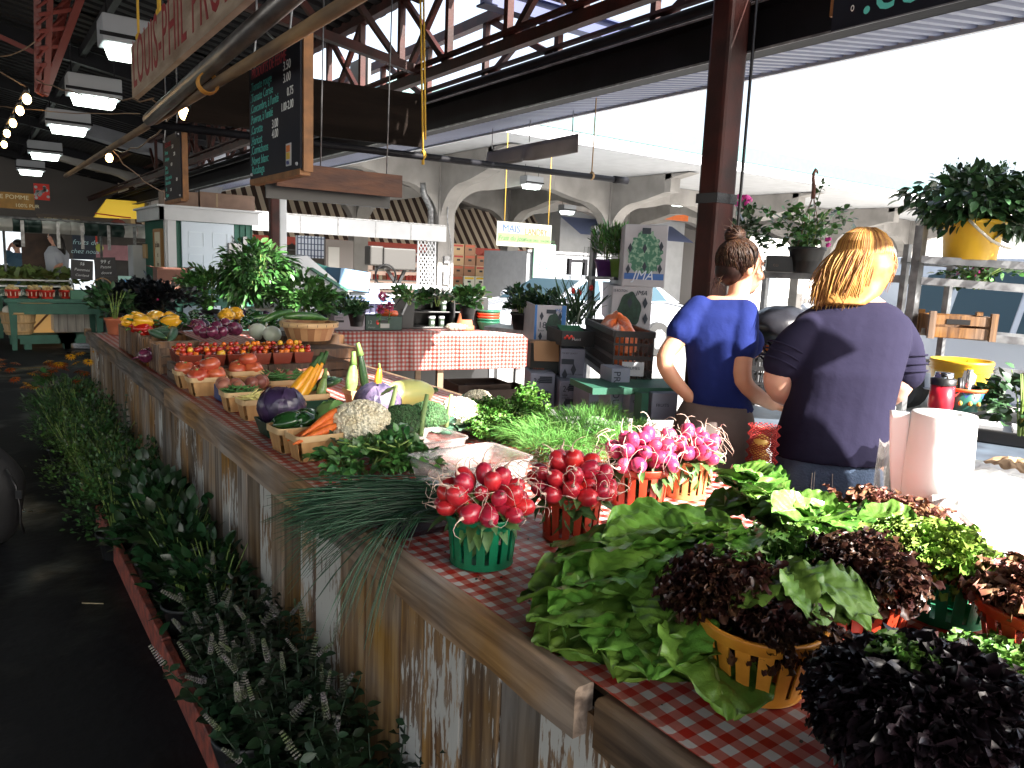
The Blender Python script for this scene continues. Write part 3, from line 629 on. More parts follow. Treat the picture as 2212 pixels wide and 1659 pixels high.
def wcab(label,u0,u1,v0,v1,y,m,nm='white_cabinet'):
    a=PY(u0,v1,y); b=PY(u1,v0,y); t=thing(nm,label,'cabinet',((a[0]+b[0])/2,y,0)); W=abs(b[0]-a[0]); g=MB(); g.box((0,.3,(a[2]+b[2])/2),(W,.6,b[2]-a[2])); g.obj('carcass',m,t)
    g=MB(); [g.box((-W/2+W*(i+.5)/5,-.005,(a[2]+b[2])/2),(.012,.012,b[2]-a[2]-.04)) for i in range(5)]; g.obj('board_joint',B('joint_grey',(.3,.28,.25)),t); return t
wcab('weathered white board cabinet under the green table',118,208,652,718,14.0,B('board_white_worn',(.62,.58,.52),var=.3,vscale=6,stretch=(4,4,.5)))
t=thing('timber_bin','pale lit timber bin with a leaning stick under the green table','bin',tuple(PY(95,700,14.4)*[1,1,0])); g=MB(); g.box((0,.3,.40),(.75,.05,.62)); g.box((.35,0,.40),(.05,.6,.62)); g.box((0,0,.11),(.75,.6,.03)); g.obj('boards',B('pine_lit_glow',(.62,.42,.2),emit=(1,.6,.2),estr=.04),t); g=MB(); g.bar((-.2,-.1,.15),(.2,-.1,.62),.03); g.bar((.2,-.1,.62),(.22,-.1,.12),.025); g.obj('stick',B('stick_brown',(.25,.1,.04)),t)  # bin boards emit a little to look lit
for i,(u,lab) in enumerate(((60,'low green bench under the green table at the far left'),(150,'low green bench beside the weathered cabinet'))):
    p=PZ(u+5,735,.2); t=thing('low_bench',lab,'bench',(p[0]+.15,13.3,0),group='low green benches'); g=MB(); g.box((.1,0,.2),(.75,.4,.05)); g.box((.1,-.17,.14),(.7,.03,.09)); g.obj('top',M_gt,t); 
    for x in(-.15,.35): g=MB(); g.box((x,0,.1),(.09,.3,.18)); g.obj('leg',M_gt,t)
    
def slat_basket_far(name,label,loc,m,r=.10,h=.12,group=None,cat='basket'):
    t=thing(name,label,cat,loc,0,group); g=MB(); g.lathe([(r*.72,0),(r*.72,.004),(r,h),(r*1.04,h),(r*1.04,h-.02),(r*.99,h-.02),(r*.7,0),(0,.002)],k=16); g.obj('shell',m,t); g=MB(); [g.box((r*.90*math.cos(a),r*.90*math.sin(a),h*.5),(.012,.012,h*.5),rotz(a)) for a in np.linspace(0,2*math.pi,11)[:-1]]; g.obj('slots',B('slot_pale',(.65,.45,.35)),t); return t
M_rb=B('basket_red_plastic',(.60,.035,.02),rough=.35); M_pk=B('basket_pink_plastic',(.75,.05,.22),rough=.35); M_yb=B('basket_yellow_plastic',(.85,.48,.03),rough=.4)
pot=MB(); pot.ball((0,0,0),(.035,.028,.025),9,6); ME_pot=mesh_of(pot,B('potato_skin',(.60,.47,.22),var=.3),'potato')
tom=MB(); tom.ball((0,0,0),(.036,.036,.030),12,8,fn=lambda V:1-.10*(V[:,2]>.85)); tom.ball((0,0,.027),(.012,.012,.004),6,4,mi=1); ME_tom=mesh_of(tom,[B('tomato_red',(.62,.035,.015),rough=.18,coat=.4,objvar=.25),B('calyx_green',(.05,.16,.03))],'tomato')
for k,u in enumerate((48,102,142,226/1*.0+318*.0+0,)):
    pass
names=['first','second','third','fourth','fifth','sixth']
for k,u in enumerate((27,72,100,143)):
    p=PZ(u if k<3 else 133+10,631+ u*.03,zt); p[1]=13.35; p=PY(u,625,13.35); loc=(p[0],13.35 if k!=2 else 13.22,zt)
    slat_basket_far('red_basket','red slotted basket of pale potatoes, %s from the left on the far green table'%names[k],loc,M_rb,.10,.125,'red potato baskets')
    for i in range(9):
        a=rnd.uniform(0,6.3); r_=.07*rnd.random()**.5; single('potato',ME_pot,(loc[0]+r_*math.cos(a),loc[1]+r_*math.sin(a),zt+.125+.012+.03*(i>5)),(rnd.random(),rnd.random(),rnd.random()*6),1,'pale potato heaped in the %s red basket on the far table'%names[k],'potato','pale potatoes in the %s red basket'%names[k])
p=PY(180,628,13.3); t=thing('green_tray','green cardboard tray beside the red potato baskets','tray',(p[0],13.3,zt)); g=MB(); W=.36
for a,b_,c_ in((0,-.15,0),(0,.15,0)): g.box((a,b_,.065),(W,.012,.13))
for s_ in(-1,1): g.box((s_*W/2,0,.065),(.012,.31,.13))
g.box((0,0,.01),(W,.3,.01)); g.obj('carton',B('tray_green',(.07,.20,.13)),t)
by=q0[1]+.02
p=PY(239,655,by); loc=(p[0],by,zt); slat_basket_far('yellow_basket','yellow basket at the corner of the tomato row',loc,M_yb,.085,.12)
for k in range(6):
    u=270+k*33; p=PY(u,655,by); loc=(p[0]+.01,by+.02,zt); lab=names[k]
    t=thing('pink_basket','pink punnet of tomatoes, %s from the yellow basket'%lab,'punnet',loc,0,'pink tomato punnets'); g=MB(); g.lathe([(.06,0),(.088,.06),(.09,.06),(.063,-.001),(0,0)],k=16); g.obj('shell',M_pk,t)
    for i in range(9):
        a=i*2.1+k; r_=(.055 if i<6 else .025); single('tomato',ME_tom,(loc[0]+r_*math.cos(a),loc[1]+r_*math.sin(a),zt+.065+.03*(i//3)*.9),(rnd.random()*.6,rnd.random()*.6,rnd.random()*6),.95,'red tomato in the %s pink punnet from the yellow basket'%lab,'tomato','red tomatoes in the %s pink punnet'%lab)
# leafy greens, cabbages behind
cab=MB(); cab.ball((0,0,0),.06,14,9,fn=lambda V:1+.05*np.sin(V[:,0]*9)*np.cos(V[:,1]*7)); ME_cab=mesh_of(cab,B('pale_cabbage',(.42,.52,.25),var=.3,vscale=18,island=.2),'pale_squash')
for i in range(16):
    p=PY(258+8.6*(i%8),604-9*(i//8),by+.35+.15*(i//8)); single('pale_squash',ME_cab,(p[0],p[1],zt+.10+.05*(i//8)),(rnd.random(),0,rnd.random()*6),rnd.uniform(.7,1),'pale green squash heaped behind the tomato punnets','squash','pale green squash on the far table')
t=thing('leafy_greens','heap of dark leafy greens behind the tomato punnets','greens',tuple(PY(365,605,by+.3)*[1,1,0]+[0,0,zt])); g=MB(); bush(g,(0,0,0),.42,.22,500,.09,LEAFR); g.obj('leaves',B('greens_dark',(.045,.12,.04),island=.4,rough=.5),t)
t=thing('leafy_greens','long heap of pale and dark greens at the far left stall','greens',tuple(PY(55,600,15.2)*[1,1,0]+[0,0,.86])); g=MB(); bush(g,(0,0,0),.9,.25,700,.12,LEAFR); g.obj('leaves',B('greens_pale',(.14,.2,.06),island=.6,rough=.5),t)
t=gtable('far left green stall table carrying the heap of greens',PY(-20,620,15)[0],PY(110,620,15)[0],14.9,15.7,.85)
def chalk(label,u,v,w,h,y,lines,tilt=-.12,nm='price_slate'):
    p=PY(u,v,y); t=thing(nm,label,'slate',p,0,'black price slates'); g=MB(); g.box((0,0,0),(w,.012,h)); g.obj('slate',B('slate_black',(.018,.018,.022)),t)
    t.rotation_euler=(tilt,rnd.uniform(-.1,.1),0)
    for i,(s_,sz) in enumerate(lines): text(s_,t,M_white,(0,-.009,h/2-.03-sz*.8-i*h/len(lines)*.9),W_,sz,align='CENTER',shear=.2,ext=.0003)
    return t
chalk('slate priced 3 dollars standing in the leafy greens',365,577,.22,.30,by+.6,[('3 $',.08),('Ail du',.06),('Québec',.06)])
chalk('slate priced 99 cents behind the handled basket',228,577,.30,.30,by+.7,[('99 ¢',.08),('Patate',.06),('douce',.06)])
chalk('rounded slate with blue writing left of the handled basket',177,583,.30,.30,by+.7,[('5$',.06),('Pommes',.06),('Cortland',.05)])
chalk('small tilted slate stuck in the herb plants before the hut door',502,568,.13,.20,9.0,[('Fines',.04),('herbes',.04),('3.00',.04)],0).rotation_euler=(0,R(28),0)
t=thing('handled_basket','wicker basket with a hoop handle and brown roots','basket',tuple(PY(222,625,by+.45)*[1,1,0]+[0,0,zt])); g=MB(); g.lathe([(.1,0),(.15,.12),(.14,.12),(.09,.01),(0,.01)],k=16); g.obj('bowl',B('wicker',(.3,.17,.07),bump=.8,bscale=120),t); g=MB(); g.tube([(.15*math.cos(a),0,.12+.2*math.sin(a)) for a in np.linspace(0,math.pi,12)],.01,6); g.obj('handle',MATS['wicker'],t)
g=MB(); [g.ball((rnd.uniform(-.09,.09),rnd.uniform(-.09,.09),.15+rnd.uniform(-.01,.05)),(.05,.022,.022),8,5,rot=rotz(rnd.random()*6)) for _ in range(12)]; o=g.obj('root_vegetables',B('root_brown',(.35,.13,.06))); o.location=t.location; tag(o,'brown roots piled in the hoop handled basket','vegetables',None,'stuff')
for k,(u,lab) in enumerate(((50,'bushel basket of white melons under the far green table'),)):
    p=PZ(22,725,.22); t=thing('bushel_basket',lab,'basket',(p[0]+.12,p[1]+.2,.0)); g=MB(); g.lathe([(.17,.22),(.235,.55),(.225,.55),(.16,.23),(0,.22)],k=22); g.obj('staves',B('basket_wood',(.55,.36,.17),var=.4,vscale=30,stretch=(1,1,.1)),t); g=MB(); 
    for z,r_ in((.27,.185),(.40,.21),(.54,.238)): g.lathe([(r_,z-.015),(r_+.006,z-.015),(r_+.006,z+.015),(r_,z+.015)],k=22)
    g.obj('hoop',B('hoop_wood',(.45,.28,.12)),t)
    me=MB(); me.ball((0,0,0),.075,12,8); ME_mel=mesh_of(me,B('white_melon',(.72,.68,.58),bump=.2),'melon')
    for i in range(7): a=i*1.05; r_=.12 if i<6 else 0; single('melon',ME_mel,(p[0]+.12+r_*math.cos(a),p[1]+.2+r_*math.sin(a),.57+(.05 if i==6 else 0)),(0,0,a),1,'white melon heaped in the bushel basket','melon','white melons in the bushel basket')
t=thing('clear_case','low clear plastic case with a pale rim behind the red baskets','display case',tuple(PY(75,605,13.8)*[1,1,0]+[0,0,zt])); g=MB(); 
for s_ in(-1,1): g.bar((-.5,s_*.16,.16 if s_<0 else .24),(.5,s_*.16,.16 if s_<0 else .24),.025); g.bar((s_*.5,-.16,.16),(s_*.5,.16,.24),.025); g.bar((s_*.5,-.16,0),(s_*.5,-.16,.16),.02)
g.obj('rim',B('case_rim',(.6,.62,.6)),t); g=MB(); g.box((0,0,.06),(1,.3,.1)); g.obj('glass',B('case_glass',(.8,.85,.8),rough=.1,trans=.9),t)
t=thing('brown_carton','brown cardboard carton with open flaps on the far counter','carton',tuple(PY(372,572,11.6)*[1,1,0]+[0,0,1.0])); g=MB(); g.box((0,.15,.15),(.4,.3,.3)); g.box((-.24,.1,.3),(.12,.28,.01),roty(.3)); g.box((.24,.1,.3),(.12,.28,.01),roty(-.3)); g.obj('carton',B('carton_brown',(.14,.05,.03)),t)
t=gtable('dark counter table before the green hut',2.3,3.3,11.5,12.2,1.0)
# ---- hanging lights
M_lamp=B('lamp_glow',(.9,1,.95),emit=(.86,1.,.9),estr=2.6); M_lb=B('lamp_body',(.30,.32,.35))
for k,(y,lab) in enumerate(((6.95,'nearest the red lettered sign'),(9.4,'second from the red lettered sign'),(11.9,'third from the red lettered sign'),(15.6,'fourth from the red lettered sign'),(19.2,'farthest down the hall'))):
    if k==0:
        t0=t=thing('hanging_light','lit fluorescent box light '+lab,'ceiling light',(1.18,y,3.1),0,'box lights in a row under the roof')
        g=MB(); g.box((0,0,.09),(.50,.30,.20)); g.obj('housing',M_lb,t,bevel=.01)
        g=MB(); V=[(-.21,-.12,0),(.21,-.12,0),(.21,.12,0),(-.21,.12,0),(-.18,-.09,-.10),(.18,-.09,-.10),(.18,.09,-.10),(-.18,.09,-.10)]; g.add(V,[(4,7,6,5),(0,4,5,1),(1,5,6,2),(2,6,7,3),(3,7,4,0)]); g.obj('diffuser',M_lamp,t)
        g=MB(); g.tube([(-.2,0,.19),(-.2,0,1.0)],.006,5); g.tube([(.2,0,.19),(.2,0,1.0)],.006,5); g.obj('hanger',M_dark,t)
        g=MB(); g.box((0,-.152,.04),(.54,.004,.03)); g.obj('cross_rod',M_dark,t)
    else: dup(t0,(1.18,y,3.1),0,'lit fluorescent box light '+lab)
for k,(u,v,y,lab) in enumerate(((1148,399,15.0,'white box light under the pavilion above the corn banner'),(1465,438,16.5,'white box light under the pavilion left of the maroon column'),(1225,456,19.0,'small box light deep under the pavilion'))):
    dup(t0,PY(u,v,y),0,lab)
M_bulb=B('bulb_glow',(1,.8,.5),emit=(1,.62,.25),estr=5.)
names2=['highest in the string','second in the string','third in the string','fourth in the string','fifth in the string','','']
BP=[(58,214,6.5),(43,239,7.2),(28,266,8.),(15,288,8.8),(9,312,9.6),(398,245,5.2),(236,341,7.6)]
for k,(u,v,d) in enumerate(BP):
    p=PD(u,v,d); t=thing('string_bulb',['warm bulb at the top of the string by the left edge','warm bulb second down the string by the left edge','warm bulb third down the string by the left edge','warm bulb fourth down the string by the left edge','warm bulb lowest on the string by the left edge','warm bulb glowing beside the silver pipe end','warm bulb glowing by the low end of the old pole'][k],'bulb',p,0,'warm string bulbs')
    g=MB(); g.ball((0,0,0),(.034,.034,.045),10,8); g.obj('glass',M_bulb,t); g=MB(); g.tube([(0,0,.04),(0,0,.10)],.02,8); g.obj('socket',M_black,t)
pts=[]
for q in ([(-60,150,5.8)]+BP[:5]): p=PD(*q)+[0,0,.1]; pts.append(p)
g=MB(); g.tube(pts,.006,5); p5=PD(*BP[5])+[0,0,.1]; p6=PD(*BP[6])+[0,0,.1]
def sag(a,b,s,n=14,jit=0): 
    return [a+(b-a)*q-np.array([0,0,s*4*q*(1-q)])+ (nr.normal(0,jit,3) if jit else 0) for q in np.linspace(0,1,n)]
g.tube(sag(PD(80,173,6),PD(330,215,5),.05,14,.006),.005,5); g.tube(sag(PD(330,215,5),p5,.03,10,.004),.005,5); g.tube(sag(p5,p6,.15,14,.008),.006,5); g.tube(sag(p6,PD(390,425,9),.1,12,.01),.006,5); g.tube(sag(PD(-30,118,6),PD(75,90,6),.05),.005,5); g.tube(sag(PD(-30,225,7),PD(300,245,6),.03,14,.006),.004,5)
o=g.obj('light_cable',B('cable_brown',(.16,.10,.06))); tag(o,'drooping brown light cables strung across the hall','cable')
# ---- maroon lattice hanging frame top left
t=thing('lattice_column','maroon lattice column tapering down from the roof at the top left','column',(0,0,0))
g=MB(); a=[PD(55,-40,6.2),PD(175,-40,6.6)]; b=PD(92,180,6.6)
g.bar(PD(80,-40,6.2),PD(82,200,6.4),.05); g.bar(PD(110,-40,6.3),PD(100,200,6.4),.045); g.bar(PD(195,-60,6.6),PD(95,205,6.5),.06); g.bar(PD(160,-60,6.6),PD(88,205,6.5),.05)
for q in np.linspace(0,.9,7):
    A_=PD(80+2*q,-40+240*q,6.2); B_=PD(195-100*q,-60+265*q,6.6); g.bar(A_,B_,.03); 
    A_=PD(80+2*q,-20+240*q,6.2); B_=PD(185-95*q,-90+265*q,6.6); g.bar(A_,B_,.02)
g.bar(PD(-20,70,6.4),PD(90,120,6.4),.04)
g.obj('lattice',B('red_steel',(.16,.03,.022),rough=.4),t)
def xb(x,u0,v0,u1,v1): # board in the plane x=const
    a=PX(u0,v0,x); b=PX(u1,v1,x); return a,b
# ---- red lettered sign
x=1.0; a=PX(292,215,x); b=PX(292,98,x); yf=a[1]; z0=a[2]; z1=b[2]+.0
t=thing('lettered_sign','weathered white board sign with tall red painted letters','sign',(x,yf,z0)); H=z1-z0; Lb=3.6
M_sign=B('sign_board_worn',(.42,.34,.26),vcol=(.22,.15,.10),vscale=5,bump=.4,bscale=30,stretch=(1,.5,2))
g=MB(); g.box((0,-Lb/2,H/2),(.035,Lb,H)); g.obj('board',M_sign,t)
M_redp=B('red_letter',(.26,.012,.018),vcol=(.36,.07,.06),vscale=14,vlo=.5,vhi=.9)
text('LOUIS-PHIL PRODUIT',t,M_redp,(-.0185,-.06,.06),WX,H*1.28,sx=.66,space=1.08)
for k,(u,v) in enumerate(((300,95),(345,70),(462,0))):
    yy=PX(u,v,x)[1]-yf; g=MB(); 
    for s_ in((-.02,.015) if k==1 else (0,)): g.tube([(0,yy+s_,H),(0,yy+s_*2,1.2)],.008,6)
    g.ball((0,yy,H+.02),(.02,.02,.03),8,6); g.obj('rope',M_rope,t)
# ---- silver pipe and old pole running down the hall, crossing pipe
pj_=PX(322,258,.8)
t=thing('silver_pipe','scratched silver pipe hung lengthways under the lettered sign','pipe',pj_); e=PX(640,-20,.8)-pj_; g=MB(); g.tube([(0,0,0),e*1.6],.032,14); g.obj('tube',M_pipe,t); g=MB(); r_=PX(447,182,.8)-pj_
g.lathe([(.036,-.01),(.042,0),(.036,.01)],r_,14,rot=frame(e)); g.lathe([(.036,-.01),(.042,0),(.036,.01)],r_+e*.012,14,rot=frame(e)); g.obj('cord',B('orange_cord',(.6,.28,.05)),t)
a=PX(142,380,.84); b=PX(775,-10,.84); t=thing('old_pole','long mottled wooden pole hung lengthways beside the silver pipe','pole',a); g=MB(); g.tube([(b-a)*q for q in np.linspace(0,1.5,12)],.02,8); g.obj('shaft',M_pole,t)
a=PY(325,268,4.5); b=PY(1330,388,4.5); t=thing('cross_pipe','long thin dark pipe hung crossways over the back tables','pipe',a); g=MB(); g.tube([(0,0,0),b-a],.022,10); e=(b-a)/np.linalg.norm(b-a); g.tube([b-a-e*.02,b-a+e*.12],.028,10); g.obj('tube',M_dark,t)
g=MB(); q=PY(914,335,4.5)-a; g.lathe([(.026,-.01),(.034,0),(.026,.01)],q,10,rot=frame(e)); g.tube([q,q+[0,0,-.06]],.01,5); g.tube([q,PY(908,-20,4.5)-a],.007,5); g.tube([q+[.015,0,.1],PY(915,-20,4.5)-a],.007,5); g.obj('yellow_rope',M_rope,t)
g=MB(); q=PY(1278,380,4.5)-a; g.tube([q,PY(1302,-20,4.5)-a],.005,5); g.lathe([(.026,-.01),(.034,0),(.026,.01)],q,10,rot=frame(e)); g.obj('thin_rope',B('hemp',(.35,.22,.10)),t)
# ---- large dark board, plywood board
t=thing('dark_board','large dark plank board hung crossways behind the chalkboard','board',(0,0,0)); a=PY(400,262,4.9); b=PY(914,205,4.9); c_=PY(914,318,4.9); d_=PY(450,135,4.9)
M_dw=B('dark_plank',(.012,.008,.006),vcol=(.006,.004,.003),vscale=4,bump=.5,bscale=14,stretch=(.4,1,3),rough=.85,spec=.08)
g=MB(); V=[d_,b,c_,a]; g.add([*V]+[q+np.array([0,.04,0]) for q in V],[(0,3,2,1),(4,5,6,7),(0,1,5,4),(1,2,6,5),(2,3,7,6),(3,0,4,7)]); g.obj('board',M_dw,t)
a=PY(655,372,4.2); b=PY(801,405,4.2); t=thing('plywood_board','orange brown plywood board hung behind the chalkboard','board',(a[0]-.15,4.2,(a[2]+b[2])/2)); W=b[0]-a[0]+.35
g=MB(); g.box((W/2-.0,0,.0),(W,.02,.13)); g.obj('board',B('plywood',(.12,.042,.015),vcol=(.06,.02,.01),vscale=9,stretch=(.5,1,2.2),bump=.3),t); g=MB(); g.box((W/2-.02,.12,-.075),(W,.02,.10)); g.obj('backing',M_black,t); g=MB(); [g.tube([(q,0,.05),(q+.02,0,1.2)],.004,5) for q in(.25,W-.1)]; g.obj('wire',M_galv,t)
# ---- chalkboards
M_slate=B('slate_board',(.012,.014,.024),rough=.6,spec=.2,var=.3,vscale=4); M_fr=B('board_frame',(.26,.11,.03),var=.4,vscale=20)
M_ct=B('chalk_teal',(.09,.42,.36),rough=.9); M_cr=B('chalk_red',(.40,.05,.06),rough=.9); M_cw=B('chalk_white',(.8,.82,.8),rough=.9)
def chalkboard(label,x,c00,c01,c10,lines,loc_h=None):
    a=PX(*c00,x); b=PX(*c01,x); d=PX(*c10,x)      # top far, bottom far, top near
    W=a[1]-d[1]; H=a[2]-b[2]; t=thing('chalkboard',label,'chalkboard',(x,a[1],a[2]))
    g=MB(); g.box((0,-W/2,-H/2),(.012,W,H)); g.obj('slate',M_slate,t)
    g=MB(); f=.022; g.box((.02,-W+f/2-.012,-H/2),(.035,f,H+.01)); g.box((.02,-f/2,-H/2),(.035,f,H+.01)); g.box((.012,-W/2,-H-.006),(.04,W,f)); g.box((.02,-W/2,-.006),(.035,W,f*.6)); g.obj('frame',M_fr,t)
    g=MB()
    for q in(-.15*W,-.85*W): g.tube([(0,q,-.02),(-.012,q,-.035),(-.014,q,-.01),(0,q,.12),(0,q+.01,.9)],.004,6)
    g.obj('hook',M_galv,t)
    g=MB(); [g.ball((-.008,-q*W,-r*H),.007,6,4) for q in(.05,.95) for r in(.05,.95)]; g.obj('bolt',M_white,t)
    for s_,q,r,sz,m,sx in lines: text(s_,t,m,(-.0065,-W*q,-H*r),WX,sz*H*1.30,sx=sx*(1.30 if m is not M_cw else 1.15),shear=.05,ext=.0004)
    return t,W,H
L1=[('PRODUITS DE FERME',.06,.15,.09,M_cr,.62)]
for i,(s_,r_) in enumerate((('.Tomate rouge',.25),('.Tomate Cerise',.34),(".Concombre, à l'unité",.43),(".Poivron, à l'unité",.52),('.Carotte',.61),('.Haricot',.70),('.Cornichons',.78),('.Navet blanc',.87),('.Rutabaga',.95))): L1.append((s_,.03,r_,.078,M_ct,.72 if i not in(2,3) else .64))
L1+=[('3.50',.70,.22,.075,M_cw,.9),('3.00',.70,.31,.075,M_cw,.9),('0.75',.77,.42,.07,M_cw,.8),('1.00-2.00',.66,.52,.07,M_cw,.72),('3.00',.48,.62,.075,M_cw,.8),('4.00',.48,.70,.075,M_cw,.8)]
t,W,H=chalkboard('larger chalkboard price list hung with its wooden frame over the counter',1.0,(541,138),(541,392),(652,77),L1)
g=MB(); g.box((-.007,-W*.80,-H*.865),(.003,W*.09,H*.17)); g.obj('sticker',M_white,t); g=MB(); g.box((-.009,-W*.80,-H*.82),(.003,W*.06,H*.05)); g.obj('sticker_patch',B('sticker_orange',(.6,.16,.02)),t); g=MB(); g.box((-.009,-W*.80,-H*.875),(.003,W*.06,H*.05)); g.obj('sticker_patch',B('sticker_amber',(.6,.4,.04)),t); text('VISA',t,B('ink_blue',(.02,.03,.2)),(-.009,-W*.765,-H*.94),WX,.02,sx=.8)
L2=[('LÉGUMES',.08,.16,.08,M_cr,.8)]
for i,(s_,r_) in enumerate((('.Poireau',.27),('.Aubergine',.37),('.Chou',.50),('.Brocoli',.57),('.Salade, mesclun',.66),('.Fines herbes',.74),('.Ail',.84),('.Oignon',.93))): L2.append((s_,.06,r_,.07,M_ct,.62))
L2+=[('3.50',.5,.21,.06,M_cw,.8),('2.00',.6,.33,.06,M_cw,.8),('4.00',.42,.47,.055,M_cw,.8),('3.00',.72,.72,.055,M_cw,.7),('2.50',.35,.85,.05,M_cw,.8)]
chalkboard('smaller far chalkboard price list hung before the green hut',1.15,(355,300),(356,437),(390,268),L2)
x=2.35; a=PX(1797,69,x); t=thing('chalkboard','large chalkboard with turquoise lettering cut off at the top right','chalkboard',a)
g=MB(); g.box((0,-.8,.35),(.012,1.6,.7)); g.obj('slate',M_slate,t); g=MB(); g.box((.02,.0,.38),(.04,.03,.66)); g.box((.02,-.8,.70),(.04,1.6,.03)); g.obj('frame',M_fr,t); text('.concombre',t,B('chalk_turq',(.12,.62,.55)),(-.008,-.10,.028),WX,.20,sx=.85,shear=.1,ext=.0004); text('laitue',t,B('chalk_turq',(.12,.62,.55)),(-.008,-.1,.40),WX,.20,shear=.1,ext=.0004)
g=MB(); g.lathe([(.006,0),(.008,.001),(.01,0)],(-.008,-.07,.055),12,rot=roty(-math.pi/2),sq=(1,.6)); g.obj('scribble',M_cw,t)
g=MB(); [g.tube([(0,q,.7),(0,q,1.3)],.005,5) for q in(-.2,-1.3)]; g.obj('wire',M_galv,t)
# ---- dented metal sheet hung under the eave
x=4.25; a=PX(1053,322,x); b=PX(1250,288,x); t=thing('metal_sheet','long dented grey sheet metal sign hung on chains below the eave','sheet',b); L_=a[1]-b[1]; H=.155
g=MB(); g.grid(lambda u,v: np.stack([.02*np.sin(u*5)*v-.05*np.exp(-((u-.52)/.04)**2)*v,u*L_,-v*H*(1+.0*u)+0*u-.02*u],-1),40,4); o=g.obj('sheet',B('sheet_metal',(.24,.21,.20),metal=.5,rough=.45,var=.3,vscale=3),t); o.modifiers.new('s','SOLIDIFY').thickness=.003
g=MB(); [g.tube([(0,q*L_,0),(0,q*L_,PX(1053,270,x)[2]-b[2]+.05)],.005,5) for q in(.06,.5,.94)]; g.obj('chain',M_galv,t)
# floodlight box & misc under roof
t=thing('floodlight','small dark lamp clipped on the roof frame right of the silver pipe','lamp',PX(592,135,1.6)); g=MB(); g.ball((0,0,0),(.05,.05,.05),10,6); g.box((.03,0,.03),(.1,.06,.03)); g.obj('head',B('lamp_dark',(.05,.04,.03),rough=.2,metal=.6),t); g=MB(); g.tube([(0,0,.03),(.1,.1,.12),(.05,.4,.3),(.3,.6,.9)],.008,5); g.obj('bracket',M_galv,t)
p=PX(778,170,3.2); t=thing('duct_panel','pale fibre panel fixed up among the truss bars','panel',p); g=MB(); g.box((0,0,0),(.03,.42,.36)); g.obj('sheet',B('fibre_grey',(.14,.14,.13)),t)
for k,(u,v) in enumerate(((1085,70),(1420,10))): pass
# ================= MID: back tables, boxes, rack =================
def gingham(name,cell=.02,axes=('x','y'),dirt=.5,dk=1.):
    m=mat(name,(.7,.68,.64),.45,spec=.4); nt=m.node_tree; L=nt.links; b=nt.nodes['Principled BSDF']; tc=nt.nodes['Texture Coordinate']
    sp=nd(nt,'ShaderNodeSeparateXYZ'); nz=nd(nt,'ShaderNodeTexNoise'); nz.inputs['Scale'].default_value=3.; nz.inputs['Detail'].default_value=2; L.new(tc.outputs['UV'],nz.inputs[0])
    ma=nd(nt,'ShaderNodeVectorMath',operation='MULTIPLY_ADD'); ma.inputs[1].default_value=(.018,.018,0); L.new(nz.outputs['Color'],ma.inputs[0]); L.new(tc.outputs['UV'],ma.inputs[2]); L.new(ma.outputs[0],sp.inputs[0])
    def st(i):
        d=nd(nt,'ShaderNodeMath',operation='DIVIDE'); d.inputs[1].default_value=cell*2; L.new(sp.outputs[i],d.inputs[0])
        f=nd(nt,'ShaderNodeMath',operation='FRACT'); L.new(d.outputs[0],f.inputs[0])
        q=nd(nt,'ShaderNodeMath',operation='GREATER_THAN'); q.inputs[1].default_value=.5; L.new(f.outputs[0],q.inputs[0])
        # thin thread line at each edge
        f2=nd(nt,'ShaderNodeMath',operation='PINGPONG'); f2.inputs[1].default_value=.25; L.new(f.outputs[0],f2.inputs[0])
        return q,f
    a,fa=st(0); c,fc=st(1)
    s=nd(nt,'ShaderNodeMath',operation='ADD'); L.new(a.outputs[0],s.inputs[0]); L.new(c.outputs[0],s.inputs[1])
    h=nd(nt,'ShaderNodeMath',operation='MULTIPLY'); h.inputs[1].default_value=.5; L.new(s.outputs[0],h.inputs[0])
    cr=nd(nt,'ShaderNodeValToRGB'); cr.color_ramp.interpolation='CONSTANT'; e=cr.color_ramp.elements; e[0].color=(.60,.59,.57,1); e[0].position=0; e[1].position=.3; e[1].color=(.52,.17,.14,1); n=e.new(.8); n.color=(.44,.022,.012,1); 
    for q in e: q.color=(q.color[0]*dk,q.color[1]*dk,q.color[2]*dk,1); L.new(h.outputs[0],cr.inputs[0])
    no=nd(nt,'ShaderNodeTexNoise'); no.inputs['Scale'].default_value=9; no.inputs['Detail'].default_value=8; L.new(tc.outputs['UV'],no.inputs[0])
    mr=nd(nt,'ShaderNodeMapRange'); mr.inputs[1].default_value=.57; mr.inputs[2].default_value=.70; mr.inputs[4].default_value=dirt; L.new(no.outputs[0],mr.inputs[0])
    mx=nd(nt,'ShaderNodeMix',data_type='RGBA'); mx.inputs[7].default_value=(.14,.09,.07,1); L.new(mr.outputs[0],mx.inputs[0]); L.new(cr.outputs[0],mx.inputs[6]); L.new(mx.outputs[2],b.inputs['Base Color'])
    n2=nd(nt,'ShaderNodeTexNoise'); n2.inputs['Scale'].default_value=7; n2.inputs['Detail'].default_value=3; L.new(tc.outputs['UV'],n2.inputs[0]); bp=nd(nt,'ShaderNodeBump'); bp.inputs['Strength'].default_value=.35; bp.inputs['Distance'].default_value=.02; L.new(n2.outputs[0],bp.inputs['Height']); L.new(bp.outputs[0],b.inputs['Normal'])
    return m
